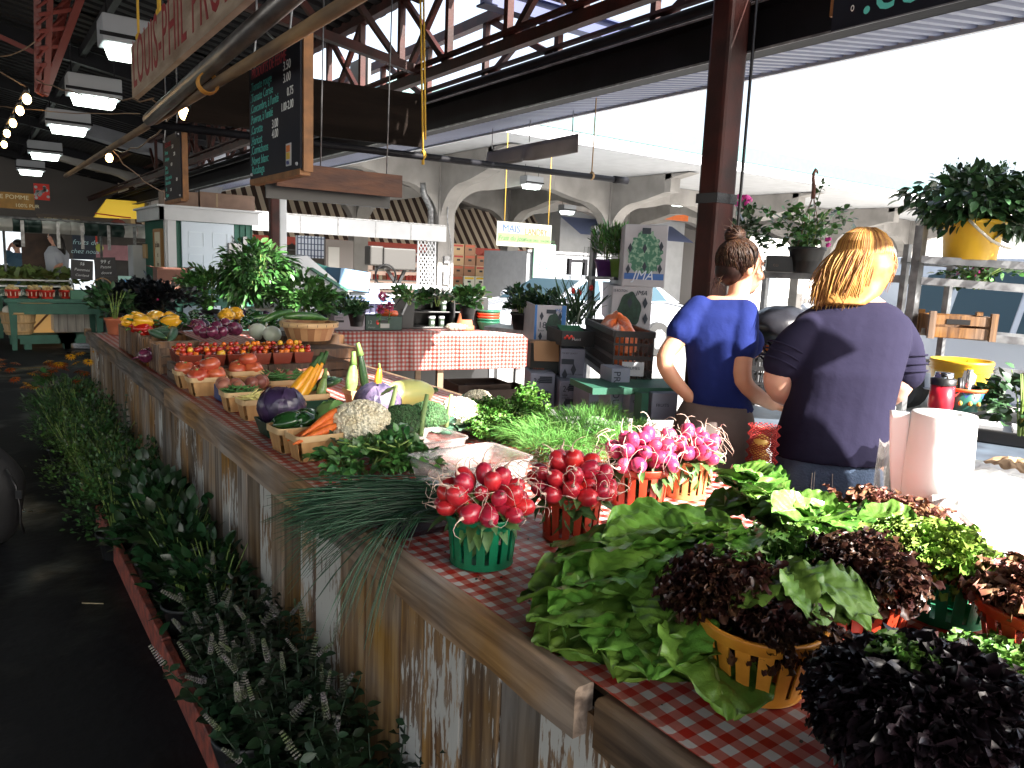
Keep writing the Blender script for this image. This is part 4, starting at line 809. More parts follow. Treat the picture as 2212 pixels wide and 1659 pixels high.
def cloth(name,label,prof,y0,y1,m,axis='x',wave=.006,ny=80,loc=(0,0,0),rz=0):
    """cloth: profile [(s,z)] across, extruded along the other axis; UV = run length"""
    pr=[]; acc=0
    for i,(s_,z) in enumerate(prof):
        if i: acc+=math.hypot(s_-prof[i-1][0],z-prof[i-1][1])
        pr.append((s_,z,acc))
    # resample
    pts=[]; 
    for i in range(len(pr)-1):
        n=max(1,int((pr[i+1][2]-pr[i][2])/.04)); 
        for k in range(n): q=k/n; pts.append([pr[i][j]+(pr[i+1][j]-pr[i][j])*q for j in range(3)])
    pts.append(list(pr[-1])); V=[];UV=[]; ztop=max(p[1] for p in pts)
    for (s_,z,a) in pts:
        for k in range(ny+1):
            y=y0+(y1-y0)*k/ny; hang=max(0,ztop-z)
            off=wave*(math.sin(y*23+a*5)+.6*math.sin(y*51+1.3))*min(1,hang*6); dz=.0012*math.sin(y*19+s_*14)*(1 if hang<.01 else 0)
            V.append((s_+off,y,z+dz) if axis=='x' else (y,s_-off,z+dz)); UV.append((a+pr[0][0],y))
    F=[(i*(ny+1)+k,(i+1)*(ny+1)+k,(i+1)*(ny+1)+k+1,i*(ny+1)+k+1) for i in range(len(pts)-1) for k in range(ny)]
    me=bpy.data.meshes.new(name); me.from_pydata(V,[],F); uv=me.uv_layers.new(name='UVMap')
    uv.data.foreach_set('uv',np.array([UV[l.vertex_index] for l in me.loops],float).ravel()); me.materials.append(m); me.polygons.foreach_set('use_smooth',[True]*len(F))
    o=bpy.data.objects.new(name,me); COL.objects.link(o); o.location=loc; o.rotation_euler=(0,0,rz); tag(o,label,'tablecloth'); return o
M_gi=gingham('gingham_near'); M_gif=gingham('gingham_far_shaded',.02,dirt=.25,dk=.5)  # far copy of the cloth darkened, its shade put into the colour
# far table, turned a little
A=PZ(700,716,.85); Bq=PZ(1141,716,.85); dv=Bq-A; ang=math.atan2(dv[1],dv[0]); LT=np.linalg.norm(dv)
def FT(a,b,z=.855): # along, back
    return np.array([A[0]+math.cos(ang)*a-math.sin(ang)*b, A[1]+math.sin(ang)*a+math.cos(ang)*b, z])
t=thing('back_table','wooden trestle table under the far gingham cloth','table',(A[0],A[1],0),ang)
g=MB(); g.box((LT/2,.40,.83),(LT,.78,.03)); g.obj('top',B('raw_wood',(.22,.14,.08),var=.3,stretch=(.5,3,3)),t)
for x in (.35,LT*.55,LT-.08):
    for y in(.06,.72): g=MB(); g.box((x,y,.41),(.06,.06,.81)); g.obj('leg',M_galv if x>LT*.9 else MATS['raw_wood'],t)
g=MB(); g.box((LT/2,.72,.35),(LT,.03,.5)); g.obj('back_board',M_black,t)
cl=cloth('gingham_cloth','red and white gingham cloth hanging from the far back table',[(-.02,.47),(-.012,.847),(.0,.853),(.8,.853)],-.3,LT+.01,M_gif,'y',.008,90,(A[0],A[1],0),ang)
cl.data.uv_layers[0]
# ---- cartons with printing
M_ct1=B('carton_white',(.40,.40,.43),vcol=(.30,.30,.33),vscale=6,vlo=.4,vhi=.75); M_ctb=B('carton_ink_blue',(.04,.12,.36)); M_cti=B('carton_ink',(.02,.03,.045)); M_ctg=B('carton_green',(.045,.16,.10),vcol=(.22,.36,.26),vscale=40,detail=2,vlo=.5,vhi=.6); M_ctd=B('carton_dark_green',(.02,.06,.04),var=.5,vscale=40)
def head_print(parent,cx,cz,rx,rz_,rot,face,m,frilly=True,nm='lettuce_print'):
    """printed lettuce: bumpy flat outline with its own thickness, lying on the carton face"""
    g=MB(); n=70; a=np.linspace(0,2*math.pi,n,endpoint=False); rr=1+(.07*np.sin(a*13)+.05*np.sin(a*23+1) if frilly else .05*np.sin(a*6)); xs=rx*rr*np.cos(a)*(1-.25*np.maximum(0,np.sin(a))); zs=rz_*rr*np.sin(a)
    V=np.concatenate([np.stack([cx+xs,0*xs-.0015,cz+zs],1),[[cx,-.0015,cz]]]); g.add(V@face.T,[(i,(i+1)%n,n) for i in range(n)]); o=g.obj(nm,m,parent); return o
def diamond(g,cx,cz,h,face,off=-.003):
    g.add(np.array([(cx-h*.45,off,cz),(cx,off,cz-h),(cx+h*.45,off,cz),(cx,off,cz+h)])@face.T,[(0,1,2,3)])
def tlabel(parent,s_,m,x,z,size,face,y0,**k):
    """text on the carton's front (face=I) or side"""
    R_=Matrix(((1,0,0),(0,0,-1),(0,1,0))); Fm=Matrix([[float(q) for q in r] for r in face]); p=face@np.array([x,y0,z]); return text(s_,parent,m,p,Fm@R_,size,ext=.0003,**k)
I3=np.eye(3)
def carton(label,loc,rz,W,D,H,kind,group='lettuce cartons stacked behind the vendors',name='lettuce_carton',open_=False,m=None):
    t=thing(name,label,'carton',loc,rz,group); g=MB(); m=m or M_ct1
    if open_:
        for s_ in(-1,1): g.box((0,s_*(D/2-.004),H/2),(W,.008,H)); g.box((s_*(W/2-.004),0,H/2),(.008,D-.016,H))
        g.box((0,0,.005),(W-.02,D-.02,.01))
    else: g.box((0,0,H/2),(W,D,H))
    g.obj('shell',m,t,bevel=.004)
    # side = -X face (left end), front = -Y face
    SD=rotz(-math.pi/2)  # maps front plane to the -X face
    fy=-D/2-.001; sy=-W/2-.001
    def fr(x,z,h,f=I3,o=fy): 
        pass
    g=MB()
    for (x,z) in ((-.36*W,.75*H),(.38*W,.72*H),(-.36*W,.2*H),(.36*W,.25*H),(.02*W,.5*H)): 
        if kind in('frilly','romaine'): diamond(g,x,z,.04,I3,fy-.002)
    for (x,z) in ((-.3*D,.72*H),(.3*D,.72*H),(-.3*D,.25*H),(.3*D,.25*H)): diamond(g,x,z,.035,SD,sy-.002)
    g.add(np.array([(.08*math.cos(q)*.9,sy-.003,H*.84+.02*math.sin(q)+.012*math.cos(q*1)) for q in np.linspace(0,2*math.pi,14)[:-1]])@SD.T,[tuple(range(13))])
    g.obj('cutout',M_cti,t)
    return t,fy,sy,SD
def pl(u,v,y): p=PY(u,v,y); return p
# big lettuce carton on top (v 480-620), front turned to the viewer's left
y=4.35
def cplace(u0,u1,v0,v1,d):
    a=PD((u0+u1)/2,v1,d); b=PD((u0+u1)/2,v0,d); c=PD(u0,v1,d); e_=PD(u1,v1,d); return a,np.linalg.norm(e_-c),b[2]-a[2]
def tcarton(label,u0,um,u1,v0,v1,d,kind,group='lettuce cartons stacked behind the vendors',rz=R(-28),**k):
    """corner edge at um; left face u0..um, right face um..u1"""
    z0=PD(um,v1,d)[2]; z1=PD(um,v0,d)[2]; H=z1-z0; C=PD(um,v1,d)
    ca,sa=math.cos(rz),math.sin(rz); ex=np.array([ca,sa]); ey=np.array([-sa,ca])
    def solve(u,dirv):
        lo,hi=.02,1.5
        for _ in range(40):
            md=(lo+hi)/2; P_q=C[:2]+dirv*md; uu=pj((P_q[0],P_q[1],z0))[0]
            if abs(uu-um)<abs(u-um): lo=md
            else: hi=md
        return lo
    return C,z0,H,ca,sa,ex,ey,solve
def corner_box(label,name,u0,um,u1,v0,v1,d,th,mats=None,group=None,cat='carton',open_=False):
    """box whose vertical corner edge is at um,v0..v1, distance d; left face runs along direction th+180, right face along th+90.. """
    C,z0,H,ca,sa,ex,ey,solve=tcarton(label,u0,um,u1,v0,v1,d,'x',rz=th)
    # corner C = front-right corner (+W/2,-D/2): front face runs to -ex, side face runs to +ey
    W=solve(u0,-ex); D=solve(u1,ey); ctr=C[:2]-ex*W/2+ey*D/2
    t=thing(name,label,cat,(ctr[0],ctr[1],z0),th,group); return t,W,D,H
def shell(t,W,D,H,m,open_=False,bevel=.004,flaps=False):
    g=MB()
    if open_:
        for s_ in(-1,1): g.box((0,s_*(D/2-.004),H/2),(W,.008,H)); g.box((s_*(W/2-.004),0,H/2),(.008,D-.016,H))
        g.box((0,0,.005),(W-.02,D-.02,.01))
    else: g.box((0,0,H/2),(W,D,H))
    g.obj('shell',m,t,bevel=bevel)
SX=rotz(math.pi/2)   # front plane -> +X face
GL='lettuce cartons stacked behind the vendors'
# 1 tall frilly carton
t,W,D,H=corner_box('tall pale carton with a frilly green lettuce print, topmost of the stack','lettuce_carton',1343,1435,1512,488,622,4.5,R(-40),group=GL)
shell(t,W,D,H,M_ct1); fy=-D/2-.001; sy=-W/2-.001
head_print(t,0,H*.55,W*.40,H*.36,0,I3@np.eye(3)+0,M_ctg) .location=(0,fy,0)
head_print(t,0,H*.50,D*.38,H*.30,0,SX,M_ctg).location=(W/2+.001,0,0)
g=MB(); g.box((0,fy-.003,H*.17),(W*.92,.002,H*.10)); g.box((W/2+.004,0,H*.14),(.002,D*.85,H*.08)); g.obj('blue_band',M_ctb,t)
tlabel(t,'JMA',B('logo_pale',(.55,.62,.72)),-.17*W*1.6,H*.115,H*.22,I3,fy-.006,shear=.3,sx=.9); tlabel(t,'JMA',M_ctb,-.25*D,H*.11,H*.14,SX,-W/2-.006,shear=.3)
tlabel(t,'24',M_cti,-.30*D,H*.80,H*.20,SX,-W/2-.004); tlabel(t,'Laitues\nen feuilles',M_cti,-.42*D,H*.70,H*.07,SX,-W/2-.004,sx=.8)
g=MB()
for x,z in((-.36,.62),(.36,.66),(-.02,.62),(-.38,.28),(.0,.33),(.36,.30)): diamond(g,x*W,z*H,.030,I3,fy-.004)
for x,z in((-.1,.6),(.3,.62),(.05,.38),(.3,.3)): diamond(g,x*D,z*H,.026,SX,-W/2-.005)
g.box((0,fy-.003,H*.9),(.05,.003,.035)); g.obj('cutout',M_cti,t)
# 2 romaine carton
t,W,D,H=corner_box('pale carton with romaine prints directly under the frilly lettuce carton','lettuce_carton',1318,1404,1500,620,712,4.55,R(-40),group=GL)
shell(t,W,D,H,M_ct1); fy=-D/2-.001
head_print(t,-.05*W,H*.45,W*.30,H*.42,0,I3,M_ctd,False).location=(0,fy,0); head_print(t,.05*D,H*.42,D*.36,H*.40,0,SX,M_ctd,False).location=(W/2+.001,0,0)
tlabel(t,'JMA',M_cti,.08*W,H*.80,H*.16,I3,fy-.004,shear=.3); tlabel(t,'18 BOSTON',M_cti,-.48*W,H*.86,H*.09,I3,fy-.004,sx=.7); tlabel(t,'JMA',M_cti,-.1*D,H*.78,H*.18,SX,-W/2-.004,shear=.3)
g=MB(); 
for x,z in((.33,.62),(-.05,.62),(.36,.25)): diamond(g,x*W,z*H,.035,I3,fy-.005)
g.obj('cutout',M_cti,t)
# 3 the boston carton, left
t,W,D,H=corner_box('open carton numbered 18 with blue stripes, holding potted flowers','lettuce_carton',1152,1220,1318,660,745,4.7,R(-30),group=GL)
shell(t,W,D,H,M_ct1,True); fy=-D/2-.001
head_print(t,.12*W,H*.50,W*.26,H*.30,0,I3,M_ctd,False).location=(0,fy,0)
g=MB(); g.box((-.46*W,fy-.002,H/2),(.07*W,.002,H)); g.box((.42*W,fy-.002,H/2),(.13*W,.002,H)); g.box((W/2+.003,0,H/2),(.002,D*.9,H*.9)); g.obj('blue_stripe',B('stripe_blue',(.04,.16,.42)),t)
tlabel(t,'18',M_cti,-.38*W,H*.42,H*.22,I3,fy-.004); tlabel(t,'Boston',M_cti,-.38*W,H*.33,H*.08,I3,fy-.004,sx=.7); tlabel(t,'JMA',M_ctb,.1*W,H*.82,H*.14,I3,fy-.004,shear=.3)
g=MB(); [diamond(g,x*W,z*H,.028,I3,fy-.005) for x,z in((-.28,.72),(-.3,.2),(.3,.72),(.3,.2))]; g.box((.02*W,fy-.004,.84*H),(.06,.002,.025)); g.obj('cutout',M_cti,t)
g=MB(); g.box((-.05,.0,H+.005),(W*.9,.12,.006),rotx(.2)); g.obj('flap',M_ct1,t)
# 4 tall grey carton
t,W,D,H=corner_box('tall grey blue carton with black diamond cutouts in the middle of the stack','lettuce_carton',1206,1258,1320,752,872,4.3,R(-36),group=GL)
M_ctg2=B('carton_grey',(.24,.27,.34),vcol=(.17,.19,.25),vscale=5); shell(t,W,D,H,M_ctg2); fy=-D/2-.001
g=MB(); [diamond(g,x*W,z*H,.035,I3,fy-.005) for x,z in((.05,.62),(-.30,.52),(.08,.32))]; g.box((-.2*W,fy-.004,.76*H),(.07,.002,.03)); g.obj('cutout',M_cti,t)
tlabel(t,'PRODUCT OF QUEBEC',M_cti,-.2*W,H*.52,H*.035,I3,fy-.004,sx=.8); tlabel(t,'Fn',M_cti,-.3*W,H*.28,H*.12,I3,fy-.004,shear=.3); tlabel(t,'THE BEST QUALITY',M_cti,-.45*W,H*.90,H*.04,I3,fy-.004,sx=.8)
# black crate on top of it
t,W2,D2,H2=corner_box('black and green printed fruit crate on the tall grey carton','fruit_crate',1212,1285,1322,716,750,4.25,R(-25),group='open crates by the cartons',cat='crate')
shell(t,W2,D2,H2,B('crate_black_print',(.015,.018,.02),var=.3),True); tlabel(t,'Mucci',M_white,-.2*W2,H2*.4,H2*.25,I3,-D2/2-.004); g=MB(); [g.ball((-.4*W2+.012*i,-D2/2-.003,H2*.55+.01*(i%2)),(.008,.002,.008),6,4) for i in range(5)]; g.obj('tomato_print',M_rb,t); g=MB(); g.box((.1*W2,.02,H2*.75),(W2*.7,D2*.6,.01),rotx(.25)); g.obj('green_liner',B('liner_green',(.02,.12,.05)),t)
# 5 kraft open carton
t,W,D,H=corner_box('dark printed carton with brown flaps open under the carton numbered 18','open_carton',1144,1206,1216,742,815,4.4,R(-30),group='open crates by the cartons')
shell(t,W,max(D,.12),H,B('carton_dkprint',(.03,.035,.03),var=.3)); g=MB(); D_=max(D,.12); g.box((0,-D_/2-.05,H*.80),(W*.86,.006,H*.62),rotx(-.45)); g.box((0,0,H+.003),(W,D_,.004)); g.obj('flap',B('flap_kraft',(.26,.14,.06)),t); tlabel(t,'LEADER',B('print_orange',(.4,.08,.03)),-.4*W,H*.2,H*.1,I3,-D_/2-.004)
# 6,7 lower cartons 24
for k,(u0,um,u1,v0,v1,lab) in enumerate(((1143,1196,1212,806,882,'carton numbered 24, left one of the low pair'),(1206,1258,1292,822,900,'carton numbered 24, right one of the low pair'))):
    t,W,D,H=corner_box(lab,'lettuce_carton',u0,um,u1,v0,v1,4.25-.05*k,R(-30),group=GL); D=max(D,.15); shell(t,W,D,H,M_ctg2); fy=-D/2-.001
    tlabel(t,'24',M_cti,-.38*W,H*.70,H*.24,I3,fy-.004,sx=.8); tlabel(t,'Laitues\nen feuilles',M_cti,-.4*W,H*.58,H*.08,I3,fy-.004,sx=.7); g=MB(); [diamond(g,x*W,z*H,.03,I3,fy-.005) for x,z in((-.28,.3),(.28,.3))]; g.box((0,fy-.004,.42*H),(.07,.002,.03)); [g.box((.12*W,fy-.004,(.9-.05*q)*H),(.5*W,.002,.008)) for q in range(4)]; g.obj('cutout',M_cti,t)
# 8.. cartons by the black crate's foot
for k,(u0,um,u1,v0,v1,d,th,lab,tx) in enumerate(((1270,1300,1345,845,900,3.9,-25,'torn grey carton low between the stack and the green stand','4 DOZ'),(1306,1345,1352,790,905,3.7,-20,'upright carton lettered PRODUIT beside the green post',''),(1350,1392,1400,832,900,3.6,-25,'grey carton on the shelf under the black plastic crate','Chou'),(1400,1455,1470,845,905,3.5,-25,'wide grey carton right of the green post','FRUITS'))):
    t,W,D,H=corner_box(lab,'grey_carton',u0,um,u1,v0,v1,d,R(th),group='grey cartons under the black crate'); D=max(D,.15); shell(t,W,D,H,M_ctg2)
    if tx: tlabel(t,tx,M_cti,-.35*W,H*.5,H*.16,I3,-D/2-.004)
    else: text('PRODUIT',t,M_cti,(-.40*W,-D/2-.004,H*.95),Matrix(((1,0,0),(0,0,-1),(0,1,0)))@Matrix.Rotation(-math.pi/2,3,'Z'),.05,ext=.0003)
p=PD(1383,905,3.45); t=thing('green_stand','dark green wooden stand under the black crate','stand',(p[0],p[1],0)); zt=PD(1383,842,3.5)[2]; g=MB(); g.box((.08,.16,zt),(.5,.3,.03),rotz(R(-20))); g.obj('top',B('stand_green',(.02,.10,.06)),t); 
for dx,dy in((0,0),(.42,-.1)): g=MB(); g.box((dx,dy,zt/2),(.045,.045,zt)); g.obj('leg',MATS['stand_green'],t)
# ---- black lattice crate with the orange bag
t,W,D,H=corner_box('black slotted plastic crate holding the orange bag','plastic_crate',1322,1405,1480,716,832,3.75,R(-32),group='black slotted plastic crates',cat='crate')
def lattice_crate(t,W,D,H):
    g=MB()
    for fc,(w_,off) in ((I3,(W,-D/2)),(I3,(W,D/2)),(SX,(D,-W/2)),(SX,(D,W/2))):
        n=int(w_/.022)
        for i in range(n+1): 
            x=-w_/2+w_*i/n; c=fc@np.array([x,off,H/2]); s_=np.abs(fc@np.array([.007,.006,H])); g.box(c,s_)
        for z,h in((H-.015,.03),(.015,.03),(H*.25,.012),(H*.5,.02),(H*.75,.012)): c=fc@np.array([0,off,z]); s_=np.abs(fc@np.array([w_,.010 if z<H*.9 else .02,h])); g.box(c,s_)
    g.obj('lattice',M_black,t); g=MB(); g.box((0,0,.005),(W*.97,D*.97,.01)); g.obj('base',M_black,t)
lattice_crate(t,W,D,H); g=MB(); g.box((.0*W,-D/2-.012,H*.30),(.11,.004,.07)); g.obj('label',M_white,t); tlabel(t,'LÉGUMES',M_cti,-.05,H*.29,.02,I3,-D/2-.016)
cr=t; g=MB(); cc=np.array(t.location)
g.grid(lambda u,v: np.stack([(.44*W*np.cos(u*2*np.pi))*np.sin(v*np.pi/2+.0001)*(1+.10*np.sin(u*31)*np.cos(v*9)),(.40*D*np.sin(u*2*np.pi))*np.sin(v*np.pi/2+.0001)*(1+.08*np.sin(u*27+2)),H*.55+.60*H*np.cos(v*np.pi/2)**.6*(1+.18*np.sin(u*2*np.pi*1.0+.5)+.05*np.sin(u*40))],-1),60,14)
g.ball((.0,.0,H*.35),(.42*W,.40*D,H*.3),20,10)
o=g.obj('orange_bag',B('orange_film',(.75,.16,.035),rough=.3,bump=1.,bscale=26,coat=.3)); o.location=t.location; o.rotation_euler=t.rotation_euler; tag(o,'crumpled orange plastic bag bulging out of the black crate','bag')
t=thing('plastic_crate','black slotted plastic crate of orange squash between the two women','crate',tuple(PD(1660,850,3.9)),R(-40),'black slotted plastic crates'); lattice_crate(t,.5,.4,.30)
g=MB(); [g.ball((rnd.uniform(-.17,.17),rnd.uniform(-.12,.12),.20+rnd.uniform(0,.12)),(.06,.05,.05),10,7) for _ in range(10)]; o=g.obj('squash_heap',B('squash_orange',(.6,.17,.03),rough=.3)); o.location=t.location; tag(o,'orange squash showing through the crate between the two women','squash',None,'stuff')
o=MB(); o.ball((0,0,0),(.19,.15,.10),24,12,fn=lambda V:1+.06*np.sin(V[:,0]*8)*np.cos(V[:,1]*9)); o=o.obj('dark_sack',B('sack_dark',(.02,.02,.025),rough=.3,bump=.6,bscale=10)); o.location=PD(1690,705,3.7); tag(o,'dark glossy sack lying between the two women','sack')
# under-table clutter
for k,(u,v,lab) in enumerate(((1075,868,'brown crate in the dark under the back table'),(1030,858,'low dark crate under the back table'))):
    p=PD(u,v,5.6); t=thing('storage_crate',lab,'crate',(p[0],p[1],max(0,p[2]-.1)),R(-10),'crates under the back table'); shell(t,.42,.3,.22,B('crate_brown_dk',(.06,.03,.018)),True)
# ---- items on the far table
def on(u,back=.15,z=.856):
    lo,hi=-.6,LT+.5
    for _ in range(40):
        m_=(lo+hi)/2; q=FT(m_,back,z)
        if pj(q)[0]<u: lo=m_
        else: hi=m_
    return FT(lo,back,z)
# two strawberry trays
for k,(u0,u1,lab,m,tx) in enumerate(((722,788,'mauve grey fruit tray left of the green strawberry tray',B('tray_mauve',(.30,.27,.30)),'CANADA'),(790,868,'dark green strawberry tray numbered 12',B('tray_dkgreen',(.05,.09,.075),var=.2),'12'))):
    a=on(u0,.06); b=on(u1,.06); W=np.linalg.norm(b-a); c=(a+b)/2; t=thing('fruit_tray',lab,'tray',(c[0]-math.sin(ang)*.15,c[1]+math.cos(ang)*.15,.856),ang,'fruit trays on the far table'); H=.135; shell(t,W,.3,H,m,True)
    tlabel(t,tx,M_cti if k==0 else B('ink_pale',(.3,.36,.33)),-.46*W,H*(.82 if k==0 else .45),H*(.12 if k==0 else .35),I3,-.154)
    g=MB(); g.box((-.32*W if k==0 else .02*W,-.152,H*.62),(.075,.004,.02)); g.obj('hand_hole',M_black,t)
    if k==1: 
        g=MB(); g.ball((-.18*W,-.152,H*.55),(.016,.003,.022),8,6); g.obj('strawberry_print',M_rb,t); g=MB(); g.box((.02*W,-.153,H*.32),(.09,.004,.042)); g.obj('label',B('label_grey',(.45,.45,.43)),t); tlabel(t,'fraises',MATS['ink_pale'],-.44*W,H*.15,H*.2,I3,-.154,shear=.3)
    else: tlabel(t,'12 PINTS',M_cti,.18*W,H*.82,H*.11,I3,-.154)
p=on(838,.2); t=thing('orange_tub','orange plastic tub lying on its side on the strawberry tray','tub',p+[0,0,.155],ang+.2); g=MB(); g.lathe([(.035,-.09),(.05,.09),(.045,.09),(.0,-.08)],k=20,rot=roty(-1.45)@I3); g.obj('shell',B('tub_orange',(.75,.12,.03),rough=.3),t)
# black organiser
a=on(872,.22); b=on(1052,.22); W=np.linalg.norm(b-a)*.98; t=thing('black_organiser','black slanted till organiser with shelves and jars','organiser',(a[0],a[1],.856),ang); H=.335
g=MB(); g.poly([(-.02,0),(.1,.0),(.12,H),(.06,H),(-.02,.12)],0,.02,T=lambda V:np.stack([V[:,0],V[:,2],V[:,1]],1)); g.poly([(-.02,0),(.12,.0),(.12,H),(.10,H),(-.02,.16)],.33,.35,T=lambda V:np.stack([V[:,0],V[:,2],V[:,1]],1)); g.box((W*.55,.18,H-.0),(W*.85,.36,.02)); g.box((W*.55,.18,.01),(W*.9,.36,.02)); g.box((W*.55,.35,H/2),(W*.9,.02,H)); g.box((W*.55,.17,H*.5),(W*.9,.33,.015)); g.box((W*.58,.1,H*.5),(.02,.3,H)); g.box((W*.85,.10,H*.5),(W*.30,.3,H*.98)); g.obj('case',M_black,t,bevel=.004)
g=MB(); g.bar((.07,.0,H+.008),(W*.45,.0,H+.014),.02); g.bar((-.02,0,.14),(.07,0,H),.018); g.obj('silver_edge',M_galv,t)
for k,(x,z,s_,lab) in enumerate(((.36,.02,.035,''),(.50,.175,.035,''),(.48,.02,.03,''))):
    t=thing('glass_jar',['white lidded jar low in the organiser','labelled jar on the organiser shelf','jar right of the low white lidded jar'][k],'jar',FT(0,0)*0+a+[math.cos(ang)*W*x,math.sin(ang)*W*x-.0,z],ang,'jars in the organiser'); g=MB(); g.lathe([(0,0),(s_,0),(s_,.08),(0,.08)],(0,.08,0),16,sm=False); g.obj('glass',B('jar_dark',(.05,.07,.05),rough=.1),t); g=MB(); g.lathe([(0,.082),(s_*1.08,.082),(s_*1.08,.105),(0,.107)],(0,.08,0),16,sm=False); g.obj('lid',M_white,t); g=MB(); g.box((0,.08-s_,.04),(.03,.004,.03)); g.obj('label',M_white,t)
p=on(985,.04); o=MB(); o.ball((0,0,.035),(.13,.05,.04),16,8,fn=lambda V:1+.15*np.sin(V[:,0]*23)*np.cos(V[:,2]*17)); o=o.obj('film_bag',B('film_clear',(.45,.42,.35),rough=.1,vcol=(.08,.08,.06),vscale=50,coat=.5)); o.location=p; o.rotation_euler=(0,0,ang); tag(o,'crinkled clear bag of seeds before the organiser','bag')
M_tc=B('terracotta',(.50,.15,.07),rough=.7,var=.15)
p=on(1003,.10); t=thing('terracotta_pot','upturned terracotta pot on the far gingham table','pot',p); g=MB(); g.lathe([(0,.165),(.055,.165),(.062,.16),(.085,.045),(.098,.045),(.10,0),(0,.0)],k=24); g.obj('shell',M_tc,t)
p=on(1055,.12); 
for k in range(5):
    t=thing('stacked_tub',['dark green slotted tub at the bottom of the nested stack','second tub from the bottom, dark green','orange red tub in the middle of the nested stack','orange red tub second from the top of the nested stack','green tub on top of the nested stack'][k],'tub',p+[0,0,.028*k],ang,'nested plastic tubs on the far table'); g=MB(); g.lathe([(.085,0),(.115,.09),(.122,.09),(.122,.082),(.117,.08),(.088,-.001),(0,.002)],k=4 if 0 else 20,sq=(1.05,.8)); g.obj('shell',B('tub_green',(.02,.14,.08),rough=.35) if k in(0,1,4) else B('tub_red',(.6,.07,.03),rough=.35),t)
# ================= COUNTER =================
def wood_mat(name,base,dark,paint=None,amount=.5,grain=1.):
    m=bpy.data.materials.new(name); m.use_nodes=True; nt=m.node_tree; L=nt.links; b=nt.nodes['Principled BSDF']; b.inputs['Roughness'].default_value=.75
    tc=nd(nt,'ShaderNodeTexCoord'); oi=nd(nt,'ShaderNodeObjectInfo'); ad=nd(nt,'ShaderNodeVectorMath',operation='ADD'); sc_=nd(nt,'ShaderNodeVectorMath',operation='SCALE'); sc_.inputs['Scale'].default_value=1
    cmb=nd(nt,'ShaderNodeCombineXYZ'); mu=nd(nt,'ShaderNodeMath',operation='MULTIPLY'); mu.inputs[1].default_value=37.; L.new(oi.outputs['Random'],mu.inputs[0]); L.new(mu.outputs[0],cmb.inputs[2]); L.new(mu.outputs[0],cmb.inputs[0])
    L.new(tc.outputs['Object'],ad.inputs[0]); L.new(cmb.outputs[0],ad.inputs[1])
    mp=nd(nt,'ShaderNodeMapping'); mp.inputs['Scale'].default_value=(14,14,.9); L.new(ad.outputs[0],mp.inputs[0])
    n=nd(nt,'ShaderNodeTexNoise'); n.inputs['Scale'].default_value=2.6*grain; n.inputs['Detail'].default_value=9; n.inputs['Distortion'].default_value=.6; L.new(mp.outputs[0],n.inputs[0])
    cr=nd(nt,'ShaderNodeValToRGB'); e=cr.color_ramp.elements; e[0].position=.32; e[0].color=(*dark,1); e[1].position=.62; e[1].color=(*base,1); x=e.new(.47); x.color=tuple((a*.45+c*.55) for a,c in zip(base,dark))+(1,); L.new(n.outputs[0],cr.inputs[0])
    n3=nd(nt,'ShaderNodeTexNoise'); n3.inputs['Scale'].default_value=3.; n3.inputs['Detail'].default_value=4; L.new(ad.outputs[0],n3.inputs[0])
    hs=nd(nt,'ShaderNodeHueSaturation'); mr0=nd(nt,'ShaderNodeMapRange'); mr0.inputs[3].default_value=.55; mr0.inputs[4].default_value=1.35; L.new(oi.outputs['Random'],mr0.inputs[0]); L.new(mr0.outputs[0],hs.inputs['Value']); L.new(cr.outputs[0],hs.inputs['Color'])
    mrs=nd(nt,'ShaderNodeMapRange'); mrs.inputs[1].default_value=.35; mrs.inputs[2].default_value=.65; mrs.inputs[3].default_value=1.5; mrs.inputs[4].default_value=.55; L.new(n3.outputs[0],mrs.inputs[0]); L.new(mrs.outputs[0],hs.inputs['Saturation'])
    out=hs.outputs[0]
    if paint:
        mp2=nd(nt,'ShaderNodeMapping'); mp2.inputs['Scale'].default_value=(22,22,3.2); L.new(ad.outputs[0],mp2.inputs[0]); n2=nd(nt,'ShaderNodeTexNoise'); n2.inputs['Scale'].default_value=3.2; n2.inputs['Detail'].default_value=10; n2.inputs['Roughness'].default_value=.65; L.new(mp2.outputs[0],n2.inputs[0])
        s1=nd(nt,'ShaderNodeMath',operation='MULTIPLY_ADD'); s1.inputs[1].default_value=.9; L.new(n3.outputs[0],s1.inputs[0]); L.new(n2.outputs[0],s1.inputs[2])
        mr=nd(nt,'ShaderNodeMapRange'); mr.inputs[1].default_value=.95+ (0.5-amount)*.5; mr.inputs[2].default_value=mr.inputs[1].default_value+.04; L.new(s1.outputs[0],mr.inputs[0])
        mx=nd(nt,'ShaderNodeMix',data_type='RGBA'); mx.inputs[7].default_value=(*paint,1); L.new(mr.outputs[0],mx.inputs[0]); L.new(out,mx.inputs[6]); out=mx.outputs[2]
    L.new(out,b.inputs['Base Color'])
    bp=nd(nt,'ShaderNodeBump'); bp.inputs['Strength'].default_value=.7; bp.inputs['Distance'].default_value=.004; L.new(n.outputs[0],bp.inputs['Height']); L.new(bp.outputs[0],b.inputs['Normal']); return m
M_pb=wood_mat('plank_bare',(.33,.25,.18),(.10,.06,.035)); M_pw=wood_mat('plank_peeling_white',(.30,.20,.12),(.09,.05,.03),(.50,.48,.44),.57); M_pp=wood_mat('plank_part_paint',(.32,.21,.12),(.09,.05,.03),(.52,.51,.48),.38); M_pd=wood_mat('plank_red_brown',(.16,.065,.03),(.05,.02,.012)); M_po=wood_mat('plank_ochre',(.31,.21,.12),(.11,.06,.035))
def rail_mat(name,base,dark):
    m=wood_mat(name,base,dark); nt=m.node_tree; 
    for n in nt.nodes:
        if n.type=='MAPPING': n.inputs['Scale'].default_value=(14,.9,14)
    return m
